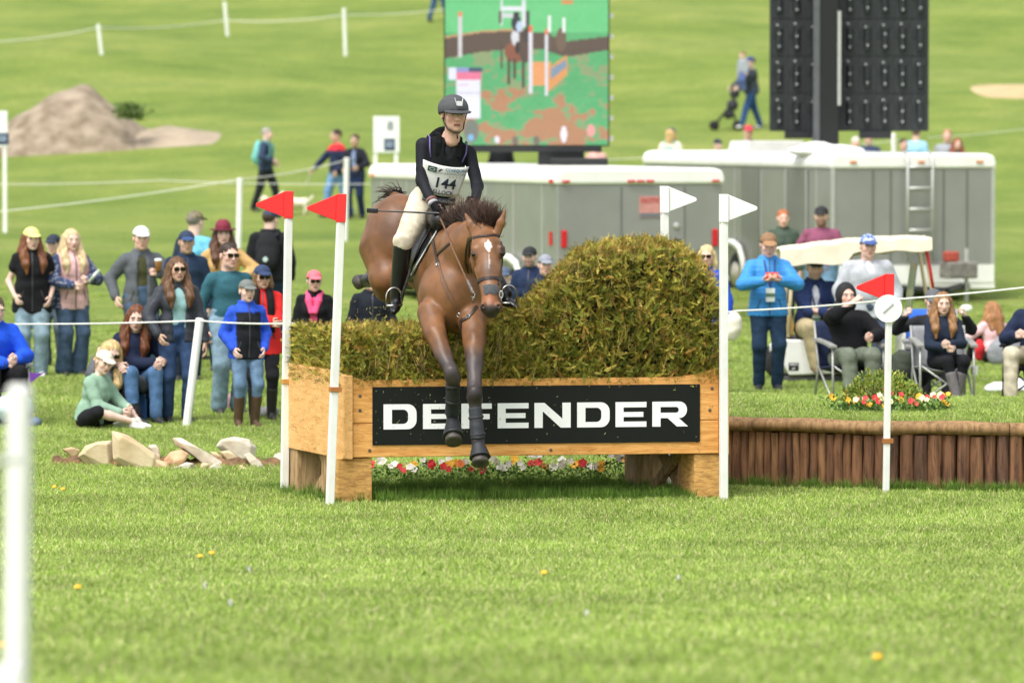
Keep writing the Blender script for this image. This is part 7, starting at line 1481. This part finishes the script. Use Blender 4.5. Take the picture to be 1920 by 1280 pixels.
person('girl with very long light hair in pink top sitting on the grass, turned away', 1866, 62, 1.45, 205, False, 1.05, hy=10, lean=10, rh=(-.2, -.3, .4), lh=(.2, -.3, .4), top=dict(c='#e2b9bb', t=.03, hem=.06, nm='shirt'), pants=dict(c='#1f1f22', t=.02), hair=('long', '#a8764a'), group=G2, **SITG)
lump('bag', 'grey patterned bag beside the girl in the pink top', 1886, 660, 61.4, (.22, .12, .2), '#8d8f94', 'bag'); lump('drink_bottle', 'red drink container beside the girl in the pink top', 1836, 656, 61.5, (.06, .06, .13), '#c83038', 'bottle')
person('person in navy top cut by the right edge, in a black camp chair', 1946, 53, 1.72, -30, True, 1.1, lean=14, rh=(-.12, -.32, .72), lh=(.1, -.34, .72), hands=('half', 'half'), top=dict(c='#232c44', t=.04, hem=.1), pants=dict(c='#c8bfa8', t=.03), hair=('short', '#3a2a20'), group=G2, **SITC)
chair('black folding camp chair cut by the right edge', 1948, 53, -30, '#1c1c20', frm=BLK, arm='#1c1c20')
lump('jacket_heap', 'dark olive coat heaped beside the black hooded person chair', 1690, 690, 52.8, (.13, .12, .2), '#454a40', 'coat'); lump('bag', 'black bag under the chair of the girl in the navy top', 1722, 705, 52.6, (.12, .1, .13), '#1c1c20', 'bag')
F_ = Field(.06); c_ = np.array((xat(1893, 55.5), 55.5, float(surf_z(xat(1893, 55.5), 55.5)) + .07)); F_.ell(c_, (.27, .2, .06)).ell(c_ + np.array((.1, 0, .05)), (.14, .1, .06)).ell(c_ + np.array((-.12, 0, .0)), (.13, .1, .05)); v_, q_ = F_.mesh(.02, disp=wrinkle(.01)); tag(add('sheet', v_, q_, fabric('#f2f2f4'), None, True), 'crumpled white plastic sheet on the terrace grass at the right', 'sheet')
mb = MB(); p = at(1827, 702, 52); mb.lathe([(.035, 0), (.042, .09)], p, UP, 14); put('paper_cup', mb, FWHITE, 'white paper cup on the grass by the grey boots', 'cup')
mb = MB(); p = at(1812, 585, 68); mb.lathe([(.07, 0), (.085, .06), (.06, .09), (.02, .1)], p, UP, 14); put('white_bucket', mb, FWHITE, 'small white bucket on the grass beyond the chairs', 'bucket', True)
# ---- far hillside
L = dict(lod=1.7)
person('walker with grey hair and a teal backpack heading right on the hill', 499, 106, 1.74, 75, True, 1.0, rf=(-.1, .24, .09), lf=(.1, -.26, .09), rh=(-.2, -.2, 1.05), lh=(.2, -.15, 1.0), top=dict(c='#39465e', t=.035), pants=dict(c='#23262c', t=.025), hair=('short', '#a8a29a'), extra=backpack('teal backpack on the grey haired walker', '#7cc4bf'), group=G3, **L)
def dog(label, px, py, d, flip):
    c = at(px, py, d); g = float(ground_z(c[0], d)); b = np.array((c[0], d, g)); s = flip; F_ = Field(.03); q = lambda x, y, z: b + np.array((x * s, y, z)) * 1.0 if False else b + np.array((x * s * .62, y * .62, z * .62))
    F_.chain([q(-.28, 0, .42), q(0, 0, .4), q(.25, 0, .44)], [.09, .09, .1]).limb(q(.3, 0, .5), q(.42, 0, .66), .06, .055).ell(q(.47, 0, .68), (.07, .055, .06)).limb(q(.5, 0, .66), q(.6, 0, .62), .036, .028)
    for x, y in ((.25, .08), (.25, -.08), (-.28, .08), (-.28, -.08)): F_.chain([q(x, y, .36), q(x - .04 * (x < 0), y, .2), q(x + .02, y, .03)], [.048, .03, .024])
    F_.chain([q(-.38, 0, .48), q(-.5, 0, .56), q(-.55, 0, .66)], [.024, .024, .014]); 
    for y in (.06, -.06): F_.limb(q(.44, y, .74), q(.4, y * 1.4, .66), .024, .014)
    v, f = F_.mesh(.018, disp=wrinkle(.004)); e = empty('dog', b, label, 'dog', 'cream dogs on leads'); add('body', v, f, mat('dog_fur', '#e6dcc6', .95, .12, 20, .8, 40), e, True); return e
dog('cream dog nearest the grey haired walker legs', 522, 355, 104, -1); dog('cream dog on the lead of the red shouldered walker', 556, 352, 105, -1)
person('dark haired walker in red and navy jacket holding dog leads', 633, 104, 1.8, -60, True, 1.05, rf=(-.1, -.2, .09), lf=(.1, .25, .09), rh=(-.4, -.45, .82), lh=(.2, -.1, .9), top=dict(c='#27304a', t=.035, colf=tint((lambda q: (q[:, 2] > .38), '#d8343c'), base='#27304a')), pants=dict(c='#6a90b4', t=.025), hair=('short', '#3a2a20'), skin='tan', group=G3, **L)
rope('dog lead from the red shouldered walker to the dogs', [at(588, 312, 104), at(572, 345, 104.5)], .012, .03)
person('woman in black top beside the red shouldered walker', 667, 103.5, 1.72, -20, False, 1.05, rf=(-.08, -.12, .09), lf=(.1, .12, .09), lh=(.18, -.28, 1.05), rh=(-.2, -.2, 1.0), top=dict(c='#24262e', t=.03, open=.05, under='#7a8aa8'), pants=dict(c='#22304e', t=.025), hair=('short', '#4a3226'), skin='tan', group=G3, **L)
person('woman in cream hoodie and navy cap with a green bag, seen from behind', 1257, 104, 1.72, 160, False, 1.15, top=dict(c='#e6dfcb', t=.04, hem=.2), pants=dict(c='#c8c4b8', t=.03), hair=('mid', '#d2b078'), hat=('cap', '#26355a', None), extra=backpack('grey green bag on the cream hoodie woman', '#8fae9e', .16, None, .16), group=G3, **L)
person('child in dark blue hooded coat seen above the trailer roof', 1344, 104, 1.5, 30, True, 1.0, top=dict(c='#26365a', t=.04), pants=dict(c='#2a2a30', t=.02), hair=('bald', '#222222'), hat=('beanie', '#222a3e', None), group=G3, **L)
person('man in red cap and grey shirt above the trailer roof', 1402, 103, 1.82, 6, True, 1.15, top=dict(c='#8c9098', t=.03), pants=dict(c='#44484e', t=.02), hair=('short', '#4a3a2c'), hat=('cap', '#c83a4a', None), group=G3, skin='pink', **L)
person('woman in dark jacket and navy cap pushing a stroller up the hill', 1408, 124, 1.76, -70, False, 1.15, rf=(-.1, .28, .09), lf=(.1, -.3, .09), rh=(-.2, -.42, 1.02), lh=(.2, -.42, 1.02), top=dict(c='#40464e', t=.04), pants=dict(c='#33507e', t=.025), shoes=('#e6e6e2', 'shoe'), hair=('short', '#3a2a20'), hat=('cap', '#2f3f7a', None), group=G3, **L)
person('small child in grey carried by the stroller woman', 1392, 123.6, .95, -40, True, 1.1, base=np.array((xat(1392, 123.6), 123.6, at(0, 172, 123.6)[2])), top=dict(c='#9aa0a8', t=.04), pants=dict(c='#5a6a9a', t=.03), hair=('short', '#8a5a3a'), headscale=1.35, group=G3, **L)
xs0 = at(1362, 213, 124); g = float(ground_z(xs0[0], 124)); st = empty('stroller', (xs0[0], 124, g), 'black folding stroller pushed up the hill', 'stroller'); qf = lambda x, y, z: np.array((xs0[0] + x, 124 + y, g + z))
for y in (-.22, .22):
    mb = MB(); mb.tube([qf(.32, y, 1.02), qf(.1, y, .6), qf(-.3, y, .12)], .025, 7); mb.build('frame', BLK, st, True); mb = MB(); mb.tube([qf(.1, y, .6), qf(.28, y, .12)], .022, 7); mb.build('frame', BLK, st, True)
    for x in (-.3, .28): mb = MB(); mb.lathe([(.06, 0), (.12, .01), (.12, .05), (.06, .06)], qf(x, y - .03, .12), (0, 1, 0), 14); mb.build('wheel', TYRE, st, True)
F_ = Field(.05); F_.limb(qf(.05, -.12, .4), qf(.05, .12, .4), .13).limb(qf(.15, -.14, .62), qf(.15, .14, .62), .14).limb(qf(.2, -.14, .9), qf(.2, .14, .9), .12); v, f = F_.mesh(.03); add('seat', v, f, fabric('#3c3c40'), st, True); 
for lb, px, d, H, yaw, tc, hc, st_, hat, hw in (('white haired person above the trailer roof beside the screen post', 1603, 104, 1.62, 10, '#c8c2b8', '#e2ddd2', 'short', None, 0), ('balding man in navy and yellow beside the white haired person', 1628, 106, 1.68, -10, '#3a4660', '#b08a68', 'bald', None, 0), ('dark haired boy low behind the trailer roof', 1692, 103, 1.62, 20, '#2a2a30', '#3a2620', 'short', None, 0), ('man in light blue shirt bending behind the trailer roof', 1716, 108, 1.72, 160, '#9ccbe4', '#6a5a4a', 'short', None, 0), ('fair man in grey jacket at the right end of the trailer roof', 1775, 104, 1.82, -10, '#9a9ea4', '#b88a68', 'short', None, 0), ('auburn haired woman in black at the right end of the trailer roof', 1793, 102, 1.66, 6, '#26262a', '#8a4a2c', 'long', None, 0), ('person in black under the left video screen', 940, 104, 1.6, 0, '#1f1f24', '#3a2a24', 'short', ('brim', '#1d1d20', None), 0), ('fair haired child by the right foot of the left video screen', 1118, 104, 1.45, 0, '#d8a8a0', '#d0a890', 'short', None, 0)):
    person(lb, px, d, H, yaw, st_ != 'long', 1.08, top=dict(c=tc, t=.035, hem=.12), pants=dict(c='#3a4254', t=.025), hair=(st_, hc), hat=hat, group=G3, skin='pink', **L)
person('walker in brown jacket at the top left of the video screen', 822, 150, 1.75, 60, True, 1.0, rf=(-.1, .25, .09), lf=(.1, -.25, .09), top=dict(c='#6a4a3a', t=.03), pants=dict(c='#3a5a86', t=.025), hair=('short', '#3a2a20'), group=G3, **L)
person('second walker in blue and white near the top of the video screen', 850, 152, 1.7, -60, False, 1.0, rf=(-.1, .2, .09), lf=(.1, -.2, .09), top=dict(c='#c8ccd6', t=.03), pants=dict(c='#5a6a8a', t=.025), hair=('short', '#5a3a2a'), group=G3, **L)
